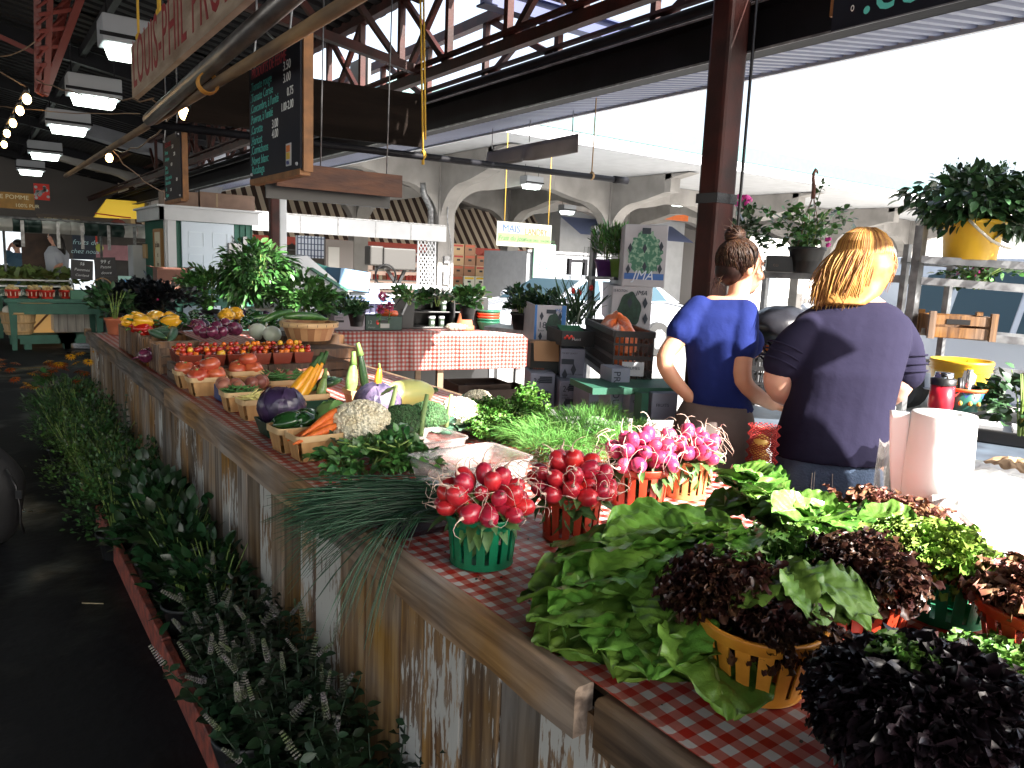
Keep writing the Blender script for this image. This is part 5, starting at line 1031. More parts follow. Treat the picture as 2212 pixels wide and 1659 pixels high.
M_rail=rail_mat('rail_wood',(.27,.19,.13),(.07,.045,.03)); M_rail2=rail_mat('rail_wood_grey',(.29,.20,.13),(.09,.055,.035))
ct=thing('plank_counter','long market counter clad in weathered upright planks with peeling white paint','counter',(.79,0,0))
y=7.02; k=0; prnd=random.Random(11)
while y>-1.0 and k<96:
    wd=prnd.uniform(.075,.15) if y>2.2 else prnd.uniform(.10,.19)
    near=y<3.0
    r=prnd.random()
    if near: m=M_pw if r<.42 else M_pp if r<.62 else M_po if r<.78 else M_pd if r<.86 else M_pb
    else: m=M_pb if r<.62 else M_pp if r<.8 else M_po
    th=.018+prnd.choice([0,0,.004,-.006]); 
    g=MB(); zt=.80; zb=.02+prnd.random()*.02; cx_=-th/2
    nseg=6; V=[];
    for i in range(nseg+1):
        z=zb+(zt-zb)*i/nseg; e1=prnd.uniform(-.0015,.0015); e2=prnd.uniform(-.0015,.0015)
        V+=[(-th,-wd/2+.002+e1,z),(-th,wd/2-.002+e2,z),(0,wd/2-.002+e2,z),(0,-wd/2+.002+e1,z)]
    F=[(0,1,2,3)]; 
    for i in range(nseg):
        o_=i*4; F+=[(o_+j,o_+4+j,o_+4+(j+1)%4,o_+(j+1)%4) for j in range(4)]
    F.append(tuple(nseg*4+j for j in (3,2,1,0))); g.add(np.array(V),F); p=g.obj('plank',m,ct); p.location=(0,y-wd/2,0)
    y-=wd+prnd.choice([.001,.002,.002,.006,.012 if near else .004]); k+=1
g=MB(); g.box((.02,3,.41),(.02,8.2,.80)); g.obj('backing',M_black,ct)
for (y0,y1,z,xo,m) in ((6.93,3.93,.852,-.012,M_rail),(3.925,.825,.850,-.008,M_rail2),(.80,-1.0,.838,.012,M_rail)):
    g=MB(); n=26; V=[]; rr=random.Random(int(y0*10)); W=.038; H=.088
    for i in range(n+1):
        yy=y0+(y1-y0)*i/n; e=[rr.uniform(-.002,.002) for _ in range(6)]
        c=.006
        V+=[(xo-W+e[0],yy,z-H+e[1]*2.5),(xo-W+e[0],yy,z-c),(xo-W+c,yy,z+e[2]*.5),(xo-.003,yy,z+e[2]*.5),(xo,yy,z-.003),(xo+.0,yy,z-H)]
    F=[]
    for i in range(n):
        F+=[(i*6+j,(i+1)*6+j,(i+1)*6+(j+1)%6,i*6+(j+1)%6) for j in range(6)]
    F+=[tuple(range(6)),tuple(n*6+j for j in range(5,-1,-1))]; g.add(V,F); g.obj('rail',m,ct)
    g=MB()
    if y0>6: g.box((xo-.02,6.94,.845),(.05,.03,.06)); g.obj('rail_end',M_rail,ct)
g=MB(); g.box((.66,3.0,.815),(1.27,8.0,.03)); g.obj('table_top',MATS['raw_wood'],ct)
for yy in (-.8,.9,2.4,4.2,6.6):
    g=MB(); g.box((1.2,yy,.40),(.07,.07,.80)); g.obj('leg',MATS['raw_wood'],ct)
cloth('gingham_cloth','red and white gingham cloth spread over the long plank counter',[(.785,.844),(.80,.8385),(2.035,.8385),(2.05,.83),(2.055,.62)],-.98,6.95,M_gi,'x',.006,240)
# crumbs and leaf scraps on the cloth near the rail
g=MB()
for _ in range(110):
    x=.83+abs(rnd.gauss(0,.14)); y=rnd.uniform(.3,2.2); s_=rnd.uniform(.0012,.004); g.ball((x,y,.841),(s_,s_*.8,s_*.5),6,4)
o=g.obj('crumbs',B('soil_crumb',(.06,.045,.03))); tag(o,'soil crumbs and bits scattered on the gingham cloth','crumbs',None,'stuff')
# ================= BASKETS =================
def slat_basket(name,label,loc,m,rt=.100,rb=.074,h=.155,n=16,group='slotted plastic baskets on the counter',cat='basket',tilt=0):
    """tapered tub with tall open slots between the strips"""
    t=thing(name,label,cat,loc,rnd.random()*.3,group); g=MB(); N=96; lv=[0,.008,.014,h*.80,h*.82,h]; th=.0035
    V=[];
    def rad(z): return rb+(rt-rb)*(z/h)
    for z in lv:
        for r_ in (rad(z),rad(z)-th):
            for j in range(N): a=2*math.pi*j/N; V.append((r_*math.cos(a),r_*math.sin(a),z))
    per=N//n; F=[]
    def id_(l,s_,j): return l*2*N+s_*N+j%N
    for l in range(len(lv)-1):
        for j in range(N):
            slot=(2<=l<=2) and (j%per)>=per*.66
            if not slot:
                F+=[(id_(l,0,j),id_(l,0,j+1),id_(l+1,0,j+1),id_(l+1,0,j)),(id_(l,1,j),id_(l+1,1,j),id_(l+1,1,j+1),id_(l,1,j+1))]
                if l==2:
                    if (j%per)==0: F.append((id_(l,0,j),id_(l+1,0,j),id_(l+1,1,j),id_(l,1,j)))
                    if ((j+1)%per)>=per*.66 : F.append((id_(l,0,j+1),id_(l,1,j+1),id_(l+1,1,j+1),id_(l+1,0,j+1)))
    F+=[(id_(5,0,j),id_(5,0,j+1),id_(5,1,j+1),id_(5,1,j)) for j in range(N)]
    g.add(V,F,0,False); g.obj('strips',m,t)
    g=MB(); g.lathe([(rt-.002,h-.019),(rt+.003,h-.018),(rt+.004,h-.003),(rt+.006,h),(rt-.002,h+.001),(rt-.005,h-.018)],k=48); g.obj('rim',m,t)
    g=MB(); g.lathe([(rb-.001,.001),(rb+.002,0),(0,0)],k=32); g.obj('base',m,t); return t
M_bg=B('plastic_green',(.006,.20,.085),rough=.35,vcol=(.004,.14,.06),vscale=30); M_br=B('plastic_red',(.52,.055,.022),rough=.38,vcol=(.40,.04,.015),vscale=30); M_by=B('plastic_amber',(.70,.30,.035),rough=.4,vcol=(.55,.20,.02),vscale=20); M_bo=B('plastic_peach',(.62,.26,.09),rough=.4)
ZT=.8405
def cpos(ul,ur,v,z=ZT): # base ellipse left/right pixel on the cloth -> centre
    a=PZ(ul,v,z); b=PZ(ur,v,z); return (a+b)/2
# ---- radishes
rp=MB(); rp.ball((0,0,0),(.0185,.0185,.0215),16,12,fn=lambda V:1-.06*(V[:,2]<-.8)); 
tail=[(0,0,-.020),(.001,0,-.026),(.005,.002,-.034),(.013,.004,-.041),(.022,.001,-.043),(.031,-.007,-.040)]
rp.tube(tail,[.0048,.0018,.0010,.0008,.0006,.0003],6,mi=1); rp.tube([(0,0,.018),(0,0,.03),(.004,.003,.045)],[.006,.004,.003],6,mi=2)
M_rad=B('radish_skin',(.72,.035,.05),rough=.28,coat=.35,objvar=.22,vcol=(.45,.015,.035),vscale=30,spec=.6); M_radp=B('radish_pink',(.58,.08,.16),rough=.28,coat=.35,objvar=.25,vcol=(.40,.03,.10),vscale=30); M_root=B('radish_root',(.70,.52,.42),rough=.6); M_stalk=B('radish_stalk',(.20,.30,.07))
ME_r=[mesh_of(rp,[a,M_root,M_stalk],'radish') for a in (M_rad,M_radp)]
M_rl=B('radish_leaf',(.10,.20,.05),rough=.55,island=.4,vcol=(.05,.11,.03),vscale=30)
tails=[]
def radish_basket(loc,h,rt,kind,label,n=34,seed=0,bunchname=''):
    R0=random.Random(seed); nb=4
    roots=[]
    for b in range(nb):
        side=['facing the aisle','on the camera side','toward the vendors','on top of the heap'][b]
        roots.append(thing('radish_bunch','bunch of radishes %s of %s'%(side,label),'radish bunch',(loc[0],loc[1],loc[2]+h),0,'radish bunches in '+label))
    pts=[]
    # packed dome
    tries=0
    while len(pts)<n and tries<9000:
        tries+=1; a=R0.uniform(0,2*math.pi); e=math.asin(R0.uniform(-.02,1)); 
        rr=R0.choice([.092,.088,.055]); x,y_,z=rr*math.cos(a)*math.cos(e),rr*math.sin(a)*math.cos(e),.012+.070*math.sin(e)*rr/.09
        if all((x-p[0])**2+(y_-p[1])**2+(z-p[2])**2>.036**2 for p in pts): pts.append((x,y_,z,a,e))
    for i,(x,y_,z,a,e) in enumerate(pts):
        s_=R0.uniform(.92,1.28); o=bpy.data.objects.new('radish',ME_r[kind]); COL.objects.link(o)
        bi=3 if e>.9 else (0 if math.cos(a-math.pi)>.5 else 1 if math.cos(a+math.pi/2)>.3 else 2)
        o.parent=roots[bi]; o.location=(x,y_,z); out=Vector((math.cos(a)*math.cos(e),math.sin(a)*math.cos(e),math.sin(e)+.15)).normalized(); out=(out+Vector((R0.uniform(-.5,.5),R0.uniform(-.5,.5),R0.uniform(-.4,.5)))).normalized()
        q=(-out).to_track_quat('Z','Y'); o.rotation_euler=(q.to_matrix()@Matrix.Rotation(R0.uniform(0,6.3),3,'Z')).to_euler(); o.scale=(s_,s_,s_*R0.uniform(1.,1.25))
    for bi,rt_ in enumerate(roots):
        g=MB(); k=11; az={0:math.pi,1:-math.pi/2,2:.6,3:2.}[bi]
        A_=nr.normal(az,.75,k) if bi<3 else nr.uniform(0,6.3,k); T=np.stack([np.cos(A_)*nr.uniform(.05,rt,k),np.sin(A_)*nr.uniform(.05,rt,k),nr.uniform(-.03,.02,k)],1); D=np.stack([np.cos(A_),np.sin(A_),nr.uniform(-.9,.3,k)],1)
        g.inst(leaf_tpl(.32,.25,.5,6),dir_rot(D),T,nr.uniform(.03,.055,k)); k=20; T=np.stack([nr.uniform(-.8,.8,k)*rt,nr.uniform(-.8,.8,k)*rt,nr.uniform(-.05,-.01,k)],1); r_=np.hypot(T[:,0],T[:,1]); T[:,:2]*=np.minimum(1,(rt*.74)/(r_+1e-6))[:,None]; D=np.stack([T[:,0]*.3,T[:,1]*.3,-.06+0*r_],1); g.inst(leaf_tpl(.3,.25,.3,5),dir_rot(D),T,nr.uniform(.03,.05,k)); g.obj('leaves',M_rl,rt_)
        g=MB()
        for _ in range(6):
            a=R0.uniform(0,6.3); p=np.array([.09*math.cos(a),.09*math.sin(a),.06+R0.uniform(0,.04)]); q=[p]; d=np.array([math.cos(a+R0.uniform(-1,1)),math.sin(a+R0.uniform(-1,1)),R0.uniform(-.2,.5)])*.010
            for _ in range(7): q.append(q[-1]+d); d=rotz(R0.uniform(-1.1,1.1))@d+np.array([R0.uniform(-.003,.003),R0.uniform(-.003,.003),-.0028])
            g.tube(q,[.0009,.0008,.0007,.0006,.0006,.0005,.0004,.0003],4)
        g.obj('root_hairs',M_root,rt_)
bk=[(971,1108,1222,M_bg,0,'the green radish basket','green slotted basket full of radishes next to the rail'),(1172,1288,1170,M_br,0,'the second radish basket','red slotted basket of radishes beside the green one'),(1320,1432,1098,M_br,1,'the sunlit red radish basket','red slotted basket of pink radishes half in the sun'),(1432,1520,1080,M_bo,1,'the peach radish basket','peach coloured basket of radishes, rearmost of the four')]
for k,(ul,ur,v,m,kind,nm_,lab) in enumerate(bk):
    c=cpos(ul,ur,v-12); c[2]=ZT+.001; wd=np.linalg.norm(PZ(ul,v-12,ZT)-PZ(ur,v-12,ZT)); s_=wd/.150
    slat_basket('slatted_basket',lab,c,m,rt=.084*s_,rb=.073*s_,h=.115); radish_basket(c,.115,.080,kind,nm_,34 if k!=3 else 26,k+3)
# ================= LETTUCE & GREENS =================
M_rom=B('romaine_leaf',(.19,.36,.05),rough=.42,vcol=(.09,.20,.028),vscale=14,bump=.9,bscale=26,island=.25,coat=.15,sss=.0,spec=.45)
M_romb=B('lettuce_rib',(.32,.42,.14),rough=.4)
def vein_leaf(g,base,dirv,up,Ls,Ws,seed,nu=12,nv=16,ruf=.055,cup=.18,curl=.3,mi=0):
    """broad lettuce leaf: midrib, side veins, ruffled edge"""
    R0=np.random.default_rng(seed); d=np.array(dirv,float); d/=np.linalg.norm(d); x=np.cross(d,up); x/=np.linalg.norm(x); n=np.cross(x,d); ph=R0.uniform(0,6,6)
    def f(u,v):
        s_=(u-.5)*2; wv=np.sin(np.pi*np.clip(v*.86+.12,0,1))**.6*(.45+.75*v**.7)*(1-.0*v); wv=np.where(v>.93,wv*(1-((v-.93)/.07)**2*.35),wv)
        edge=np.abs(s_)**2.2
        yy=v*Ls*(1-.06*edge*np.sin(v*2)) ; xx=s_*Ws*wv*(1+.05*np.sin(v*22+ph[0]+s_)*edge)
        zz=cup*Ws*(s_**2)*(1-.5*v)-curl*Ls*(v**2)*.5+ruf*Ws*edge*(np.sin(v*15+ph[1]+2*np.sign(s_))+.5*np.sin(v*43+ph[2]))
        zz+=-.10*Ws*np.exp(-(s_/.07)**2)*(1-v*.7)+.028*Ws*np.sin((v-np.abs(s_)*.30)*42+ph[3])*(1-np.abs(s_)*.5)+.035*Ws*np.sin(s_*7+ph[4]+v*5)
        return base+xx[...,None]*x+yy[...,None]*d+zz[...,None]*n
    g.grid(f,nu*2,nv*2,mi)
def veinmat(name,c,c2,rib):
    return None
def leafhead(label,base,dirs,L_,W_,n,seed,name='romaine_lettuce',m=None,grp='romaine lettuces heaped on the counter',sp=.35,cup=.25,curl=.35,z0=0,ribs=True):
    t=thing(name,label,'lettuce',base,0,grp); R0=np.random.default_rng(seed); g=MB()
    gr=MB()
    for i in range(n):
        q=i/(max(1,n-1)); a=R0.normal(0,sp); d0=np.array(dirs,float); d=rotz(a)@d0; d=d/np.linalg.norm(d); d[2]+=R0.uniform(-.06,.12)+.25*(1-q)*0; off=np.array([R0.normal(0,.014),R0.normal(0,.014),.010+.0062*i])
        up=np.array([R0.normal(0,.22),R0.normal(0,.22),1.])
        l=L_*R0.uniform(.8,1.1)*(1-.25*q); w_=W_*R0.uniform(.8,1.15)*(1-.2*q); vein_leaf(g,off,d,up,l,w_,seed*50+i,cup=cup,curl=curl*R0.uniform(.5,1.3))
        x=np.cross(d/np.linalg.norm(d),up); x/=np.linalg.norm(x); nn=np.cross(x,d/np.linalg.norm(d)); dn=d/np.linalg.norm(d)
        pts=[off+dn*l*s_+nn*(-curl*0*l -.10*w_*(1-s_*.7)-curl*l*s_*s_*.5*1.0+.004) for s_ in np.linspace(0,.8,7)]; gr.tube(pts,[.009*(1-.85*s_) for s_ in np.linspace(0,1,7)],6,flat=.5)
    g.obj('leaves',m or M_rom,t)
    if ribs: gr.obj('midribs',M_romb,t)
    return t
def L3(u,v,z): p=PZ(u,v,z); return p
# big near romaine heap: bases to the right/back, tips spilling toward the rail
heads=[(1440,1262,.91,(-1,.42,-.10),.27,.095,9,'large romaine spilling over the cloth toward the rail, nearest the amber basket'),
(1470,1205,.93,(-1,.55,-.05),.26,.09,9,'large romaine leaning on the one nearest the amber basket'),
(1540,1180,.94,(-.85,.75,-.05),.27,.09,9,'romaine at the back of the near heap behind the red baskets'),
(1400,1330,.88,(-1,.05,-.12),.22,.085,8,'dark romaine low at the front edge of the heap, tips near the rail'),
(1500,1330,.90,(-.8,-.35,-.14),.22,.09,8,'romaine with tips lying under the amber basket'),
(1610,1190,.94,(-.95,.35,.0),.24,.09,8,'romaine in the middle of the heap left of the butter lettuces')]
for k,(u,v,z,d,l,w_,n,lab) in enumerate(heads): leafhead(lab,L3(u,v,z),d,l*1.08,w_*1.30,n-1,k+1,cup=.12,curl=.28)
M_but=B('butter_leaf',(.15,.29,.045),rough=.4,vcol=(.08,.18,.03),vscale=12,bump=.8,bscale=22,island=.3,coat=.15,spec=.45)
heads2=[(1690,1110,.95,(-.75,.6,.2),.17,.085,10,'bright butter lettuce behind the romaine heap, nearest the sunlit cloth'),(1780,1165,.93,(-.9,.2,.2),.16,.08,10,'butter lettuce second along the back of the heap'),(1850,1180,.92,(.3,.9,.1),.15,.08,10,'butter lettuce touching the pale frilly lettuce'),(1640,1095,.96,(-.8,.3,.6),.13,.07,8,'butter lettuce with upright folded leaves at the back left'),(1720,1200,.92,(-.5,-.6,.0),.14,.08,9,'butter lettuce in front of the upright folded one')]
for k,(u,v,z,d,l,w_,n,lab) in enumerate(heads2): leafhead(lab,L3(u,v,z),d,l,w_,n,k+21,'butter_lettuce',M_but,'butter lettuces behind the romaine',.7,.4,.5)
# frilly lettuces: many small ruffled leaves around a dome
def frill_tpl(w=.34,seg=4,amp=.30,seed=0):
    R0=random.Random(seed); V=[];F=[]
    for i in range(seg+1):
        t=i/seg; ww=w*(.25+.75*t)*(1 if t<.85 else .8)
        for j,s_ in enumerate((-1,-.5,0,.5,1)):
            V.append((s_*ww*(1+.15*R0.uniform(-1,1)),t*(1-.12*abs(s_))+R0.uniform(-.06,.06)*(j in(0,4)),amp*abs(s_)**1.5*math.sin(t*9+j*2.5+seed)+.12*s_*s_-.25*t*t+R0.uniform(-.03,.03)))
    for i in range(seg):
        for j in range(4): a=i*5+j; F.append((a,a+1,a+6,a+5))
    return np.array(V),F
FR=[frill_tpl(.36,4,.34,s_) for s_ in range(4)]
def frilly(name,label,c,r,h,n,size,m,grp,droop=.35,cat='lettuce',zup=.5,core=.55,heart=None):
    t=thing(name,label,cat,c,0,grp); g=MB()
    for q in range(4): bush(g,(0,0,-h*.1),r,h,n//4,size,FR[q],droop=droop,core=core,zup=zup,clump=14,lo=0)
    g.obj('leaves',m,t)
    if heart is not None: g=MB(); bush(g,heart[0],r*.3,h*.25,60,size*.7,FR[1],zup=1.); g.obj('heart',heart[1],t)
    return t
M_lr=B('lettuce_dark_red',(.040,.010,.010),rough=.4,vcol=(.065,.028,.014),vscale=22,island=.6,coat=.25); M_lg=B('lettuce_pale_green',(.26,.38,.06),rough=.45,vcol=(.15,.26,.04),vscale=16,island=.35); M_lmg=B('lettuce_mid_green',(.13,.27,.04),rough=.45,vcol=(.07,.16,.03),vscale=16,island=.35); M_lk=B('lettuce_black',(.010,.007,.010),rough=.33,vcol=(.02,.010,.014),vscale=16,island=.6,coat=.3); M_lp=B('lettuce_rose',(.20,.055,.055),rough=.4,vcol=(.26,.14,.07),vscale=20,island=.5)
def above(c,z): return (c[0],c[1],z)
# amber basket, dark red + butter leaves
HB=.115
def sb(ul,ur,v,m,label,rt=.092,rb=.070): 
    c=cpos(ul,ur,v); slat_basket('slatted_basket',label,above(c,ZT+.001),m,rt,rb,HB,16); return c
c=sb(1552,1712,1478,M_by,'amber slotted basket overflowing with dark red lettuce and green leaves',.096)
frilly('frilly_lettuce','dark red frilly lettuce hanging over the rim of the amber basket',tuple(PZ(1562,1356,.91)),.082,.12,3600,.022,M_lr,'frilly lettuces',.6,heart=((0,0,.10),M_lmg))
frilly('frilly_lettuce','dark red leaves filling the inside of the amber basket',(c[0]+.01,c[1]-.01,.92),.072,.06,1500,.022,M_lr,'frilly lettuces',.2)
def hang(label,u,v,z,ln,w_,n,seed):
    t=thing('butter_lettuce',label,'lettuce',PZ(u,v,z),0,'butter lettuces in the amber basket'); g=MB(); R0=np.random.default_rng(seed)
    for i in range(n):
        a=-.9+1.7*i/(n-1)+R0.normal(0,.12); d=np.array([-.62,-.78,0])@rotz(-a).T; d=d/np.linalg.norm(d); d[2]=.25-.12*(i%3); vein_leaf(g,np.array([0,0,.012*(i%3)])+.01*d,d,np.array([R0.normal(0,.2),R0.normal(0,.2),1.]),ln*R0.uniform(.75,1.1),w_*R0.uniform(.8,1.2),seed*9+i,ruf=.12,cup=.2,curl=1.1)
    g.obj('leaves',M_but,t)
hang('green butter lettuce drooping over the front of the amber basket',1690,1235,1.0,.125,.05,4,61); hang('glossy green lettuce with hanging leaves at the right of the amber basket',1750,1255,.97,.11,.05,5,62)
c=sb(1800,1925,1352,M_br,'orange red slotted basket under a mound of dark red frilly lettuce')
frilly('frilly_lettuce','wide mound of dark red frilly lettuce in the orange red basket',(c[0]-.015,c[1],.915),.088,.095,3300,.023,M_lr,'frilly lettuces',.35)
frilly('frilly_lettuce','mid green frilly lettuce tucked behind the dark red mound',(c[0]-.04,c[1]+.13,.91),.10,.08,1900,.025,M_lmg,'frilly lettuces',.2)
c=sb(1978,2098,1330,M_bg,'bright green slotted basket of pale green frilly lettuce',.088)
frilly('frilly_lettuce','pale yellow green frilly lettuce filling the bright green basket',(c[0]-.01,c[1]+.03,.935),.105,.085,3400,.022,M_lg,'frilly lettuces',.2)
frilly('frilly_lettuce','rose red frilly lettuce in the sun behind the pale green one',(c[0]+.12,c[1]+.20,.92),.11,.09,2400,.022,M_lp,'frilly lettuces',.2)
c=sb(2165,2290,1440,M_br,'dark orange slotted basket cut off by the right edge',.096)
frilly('frilly_lettuce','rose and brown frilly lettuce at the right edge above its basket',(c[0]+.02,c[1]+.01,.92),.090,.095,2400,.025,M_lp,'frilly lettuces',.35)
c=sb(1900,2100,1715,M_br,'red slotted basket at the bottom right under the black lettuce',.100)
t=thing('oak_leaf_lettuce','huge nearly black lettuce at the bottom right corner','lettuce',(c[0]+.0,c[1]+.01,.875),0,'frilly lettuces'); g=MB(); 
for q in range(3): bush(g,(0,0,0),.133,.14,2300,.026,leaf_tpl(.46,.22,.35,5) if q else FR[0],droop=.5,core=.6,lo=0,clump=0)
g.obj('leaves',M_lk,t); g=MB(); bush(g,(-.02,.03,.135),.03,.02,60,.02,FR[2]); g.obj('heart',M_lmg,t)
frilly('frilly_lettuce','mid green frilly lettuce running behind the black one',tuple(PZ(2140,1475,.86)),.075,.05,1500,.022,M_lmg,'frilly lettuces',.2)
frilly('frilly_lettuce','bright green lettuce in the extreme bottom right corner',tuple(PZ(2205,1640,.90)),.06,.07,900,.028,M_lg,'frilly lettuces',.3)
# ================= PRODUCE ON THE COUNTER =================
M_ven=B('veneer',(.58,.33,.13),rough=.6,vcol=(.44,.23,.085),vscale=5,stretch=(6,6,.7),bump=.15,bscale=60); M_vend=B('veneer_pale',(.66,.46,.24),rough=.6,vcol=(.52,.33,.15),vscale=6)
def veneer_basket(label,loc,rz,L=.16,W=.115,H=.085,group='thin wood veneer baskets'):
    """two bent veneer strips crossing (gaps at the corners), rim band round the top"""
    t=thing('veneer_basket',label,'basket',loc,rz,group); g=MB(); a,b=.80,.80; th=.0018
    for s_ in(-1,1):
        V=[(-L/2*a*.86,s_*W/2*b,0),(L/2*a*.86,s_*W/2*b,0),(L/2*.90,s_*W/2,H),(-L/2*.90,s_*W/2,H)]; V2=[(x,y-s_*th,z) for x,y,z in V]; g.add(V+V2,[(0,1,2,3),(7,6,5,4),(0,4,5,1),(1,5,6,2),(2,6,7,3),(3,7,4,0)])
        V=[(s_*L/2*a,-W/2*b*.72,0),(s_*L/2*a,W/2*b*.72,0),(s_*L/2,W/2*.80,H),(s_*L/2,-W/2*.80,H)]; V2=[(x-s_*th,y,z) for x,y,z in V]; g.add(V+V2,[(0,1,2,3),(7,6,5,4),(0,4,5,1),(1,5,6,2),(2,6,7,3),(3,7,4,0)])
    g.box((0,0,.002),(L*a,W*b,.003)); g.obj('sides',M_ven,t)
    g=MB(); pts=[];r=.02
    for (cx_,cy_,a0) in ((L/2-r,W/2-r,0),(-L/2+r,W/2-r,90),(-L/2+r,-W/2+r,180),(L/2-r,-W/2+r,270)):
        for k in range(4): q=R(a0+k*30); pts.append((cx_+(r+.003)*math.cos(q),cy_+(r+.003)*math.sin(q)))
    n=len(pts)
    V=[];
    for z,o_ in ((H-.020,0),(H+.001,.0012),(H+.001,-.003),(H-.020,-.004)):
        for x,y in pts: f_=1+o_/(L/2); V.append((x*f_,y*f_,z))
    g.add(V,[(l*n+i,l*n+(i+1)%n,((l+1)%4)*n+(i+1)%n,((l+1)%4)*n+i) for l in range(4) for i in range(n)],0,False); g.obj('rim_band',M_vend,t); return t
def bean(L_,r,bend,k=6,m=6):
    g=MB(); pts=[(-L_/2+L_*i/m,0,bend*((i/m-.5)**2*4-1)) for i in range(m+1)]; g.tube(pts,[r*.25]+[r]*(m-1)+[r*.2],k); return g
def me1(mb,mats,nm): return mesh_of(mb,mats if isinstance(mats,list) else [mats],nm)
ME_gb=me1(bean(.10,.0038,.012),B('green_bean',(.05,.16,.03),rough=.4,objvar=.3),'green_bean'); ME_yb=me1(bean(.095,.0042,.012),B('yellow_bean',(.68,.62,.22),rough=.4,objvar=.2),'yellow_bean')
g=MB(); g.ball((0,0,0),(.046,.046,.036),20,12,fn=lambda V:1+.05*np.cos(np.arctan2(V[:,1],V[:,0])*5)*(V[:,2]>.1)-.12*(V[:,2]>.9)); g.ball((0,0,.031),(.008,.008,.004),6,4,mi=1); ME_bt=me1(g,[B('beef_tomato',(.50,.075,.035),rough=.22,coat=.35,vcol=(.56,.13,.05),vscale=22,objvar=.2),M_stalk],'tomato')
cols=[('cherry_red',(.42,.02,.012)),('cherry_orange',(.72,.17,.012)),('cherry_dark',(.13,.018,.012)),('cherry_yellow',(.75,.42,.03))]
ME_ch=[]
for nm_,c_ in cols:
    g=MB(); g.ball((0,0,0),(.0145,.0145,.0135),12,8); g.ball((0,0,.013),(.004,.004,.0015),6,4,mi=1); ME_ch.append(me1(g,[B(nm_,c_,rough=.12,coat=.6,objvar=.25),M_stalk],'cherry_tomato'))
def pod(name,L_,R1,R2,m,stem,seg=10,k=12,bend=.0,sr=.006,sl=.03,lobes=0):
    """elongated fruit along x: R1 blossom end, R2 near stem"""
    g=MB(); pts=[];rs=[]
    for i in range(seg+1):
        t=i/seg; pts.append((-L_/2+L_*t,0,bend*(1-(2*t-1)**2))); prof=math.sin(math.pi*min(1,max(.0,t*.94+.03)))**.45; rs.append((R1+(R2-R1)*t)*prof)
    g.tube(pts,rs,k); g.tube([(L_/2-.012,0,0),(L_/2+sl*.5,0,.002),(L_/2+sl,0,.006)],[sr*1.6,sr,sr*.9],6,mi=1); return me1(g,[m,stem],name)
M_zst=B('zucchini_stem',(.16,.26,.07)); 
ME_yz=pod('yellow_zucchini',.19,.024,.016,B('zucchini_yellow',(.80,.40,.03),rough=.3,coat=.2,vcol=(.72,.28,.01),vscale=12),B('stem_dkgreen',(.03,.09,.02)),sl=.04,sr=.009)
ME_gz=pod('pale_zucchini',.14,.033,.020,B('zucchini_pale',(.24,.36,.12),rough=.35,vcol=(.14,.24,.06),vscale=60,coat=.2),M_zst,sl=.045,sr=.011); ME_dz=pod('dark_zucchini',.22,.026,.018,B('zucchini_dark',(.012,.03,.012),rough=.25,coat=.4),M_zst,sl=.05,sr=.011)
ME_oz=pod('orange_zucchini',.13,.022,.018,B('zucchini_orange',(.75,.26,.02),rough=.3,coat=.2),M_zst,sl=.02); ME_car=pod('carrot',.20,.007,.021,B('carrot_orange',(.72,.17,.025),rough=.5,vcol=(.62,.11,.015),vscale=30,stretch=(3,1,1),bump=.3,bscale=50),B('carrot_crown',(.22,.14,.05)),sl=.008,sr=.008)
ME_cuc=pod('cucumber',.26,.026,.022,B('cucumber_green',(.02,.08,.02),rough=.35,coat=.3,vcol=(.06,.16,.03),vscale=30),M_zst,bend=.012,sl=.01); ME_zg=pod('zucchini',.20,.03,.024,B('zucchini_mid',(.03,.085,.045),rough=.35,vcol=(.07,.14,.08),vscale=70),M_zst,sl=.015)
g=MB(); g.ball((0,0,0),(.034,.034,.032),16,10,fn=lambda V:1+.25*(V[:,2]>.93)); g.tube([(0,0,.03),(.002,0,.05),(.006,.003,.07)],[.008,.004,.002],6); ME_sh=me1(g,B('shallot_skin',(.42,.17,.10),rough=.35,vcol=(.30,.10,.07),vscale=30,objvar=.25),'shallot')
g=MB(); g.ball((0,0,0),(.04,.04,.036),18,10); g.tube([(0,0,.034),(0,0,.05),(.004,0,.07)],[.01,.004,.003],6); ME_on=me1(g,B('red_onion_skin',(.10,.012,.04),rough=.22,coat=.4,vcol=(.20,.04,.09),vscale=20,objvar=.3),'red_onion')
g=MB(); g.ball((0,0,0),(.055,.055,.05),20,12); ME_wo=me1(g,B('white_onion_skin',(.70,.72,.62),rough=.3,coat=.3,vcol=(.55,.62,.45),vscale=14),'white_onion')
g=MB(); g.ball((0,0,0),(.045,.04,.06),18,12,fn=lambda V:1+.10*np.cos(np.arctan2(V[:,1],V[:,0])*4)-.15*(np.abs(V[:,2])>.93)); g.tube([(0,0,.055),(.005,0,.075),(.012,0,.09)],[.007,.006,.005],6,mi=1); 
def pepper(nm_,c): return me1(MBc(g),[B(nm_,c,rough=.15,coat=.6),B('pepper_stem',(.07,.18,.03))],nm_)
def MBc(q): n=MB(); n.V=list(q.V); n.F=list(q.F); n.I=list(q.I); n.S=list(q.S); n.n=q.n; return n
ME_pg=pepper('green_pepper',(.015,.06,.015)); ME_py=pepper('yellow_pepper',(.80,.40,.02)); ME_pr=pepper('red_pepper',(.40,.015,.01)); ME_pd=pepper('purple_aubergine',(.02,.006,.02))
def rr3(): return (rnd.uniform(-.4,.4),rnd.uniform(-.4,.4),rnd.uniform(0,6.3))
def VB(ul,ur,v,rz,label,**k): 
    c=cpos(ul,ur,v); c[2]=ZT+.001; veneer_basket(label,c,rz,**k); return c
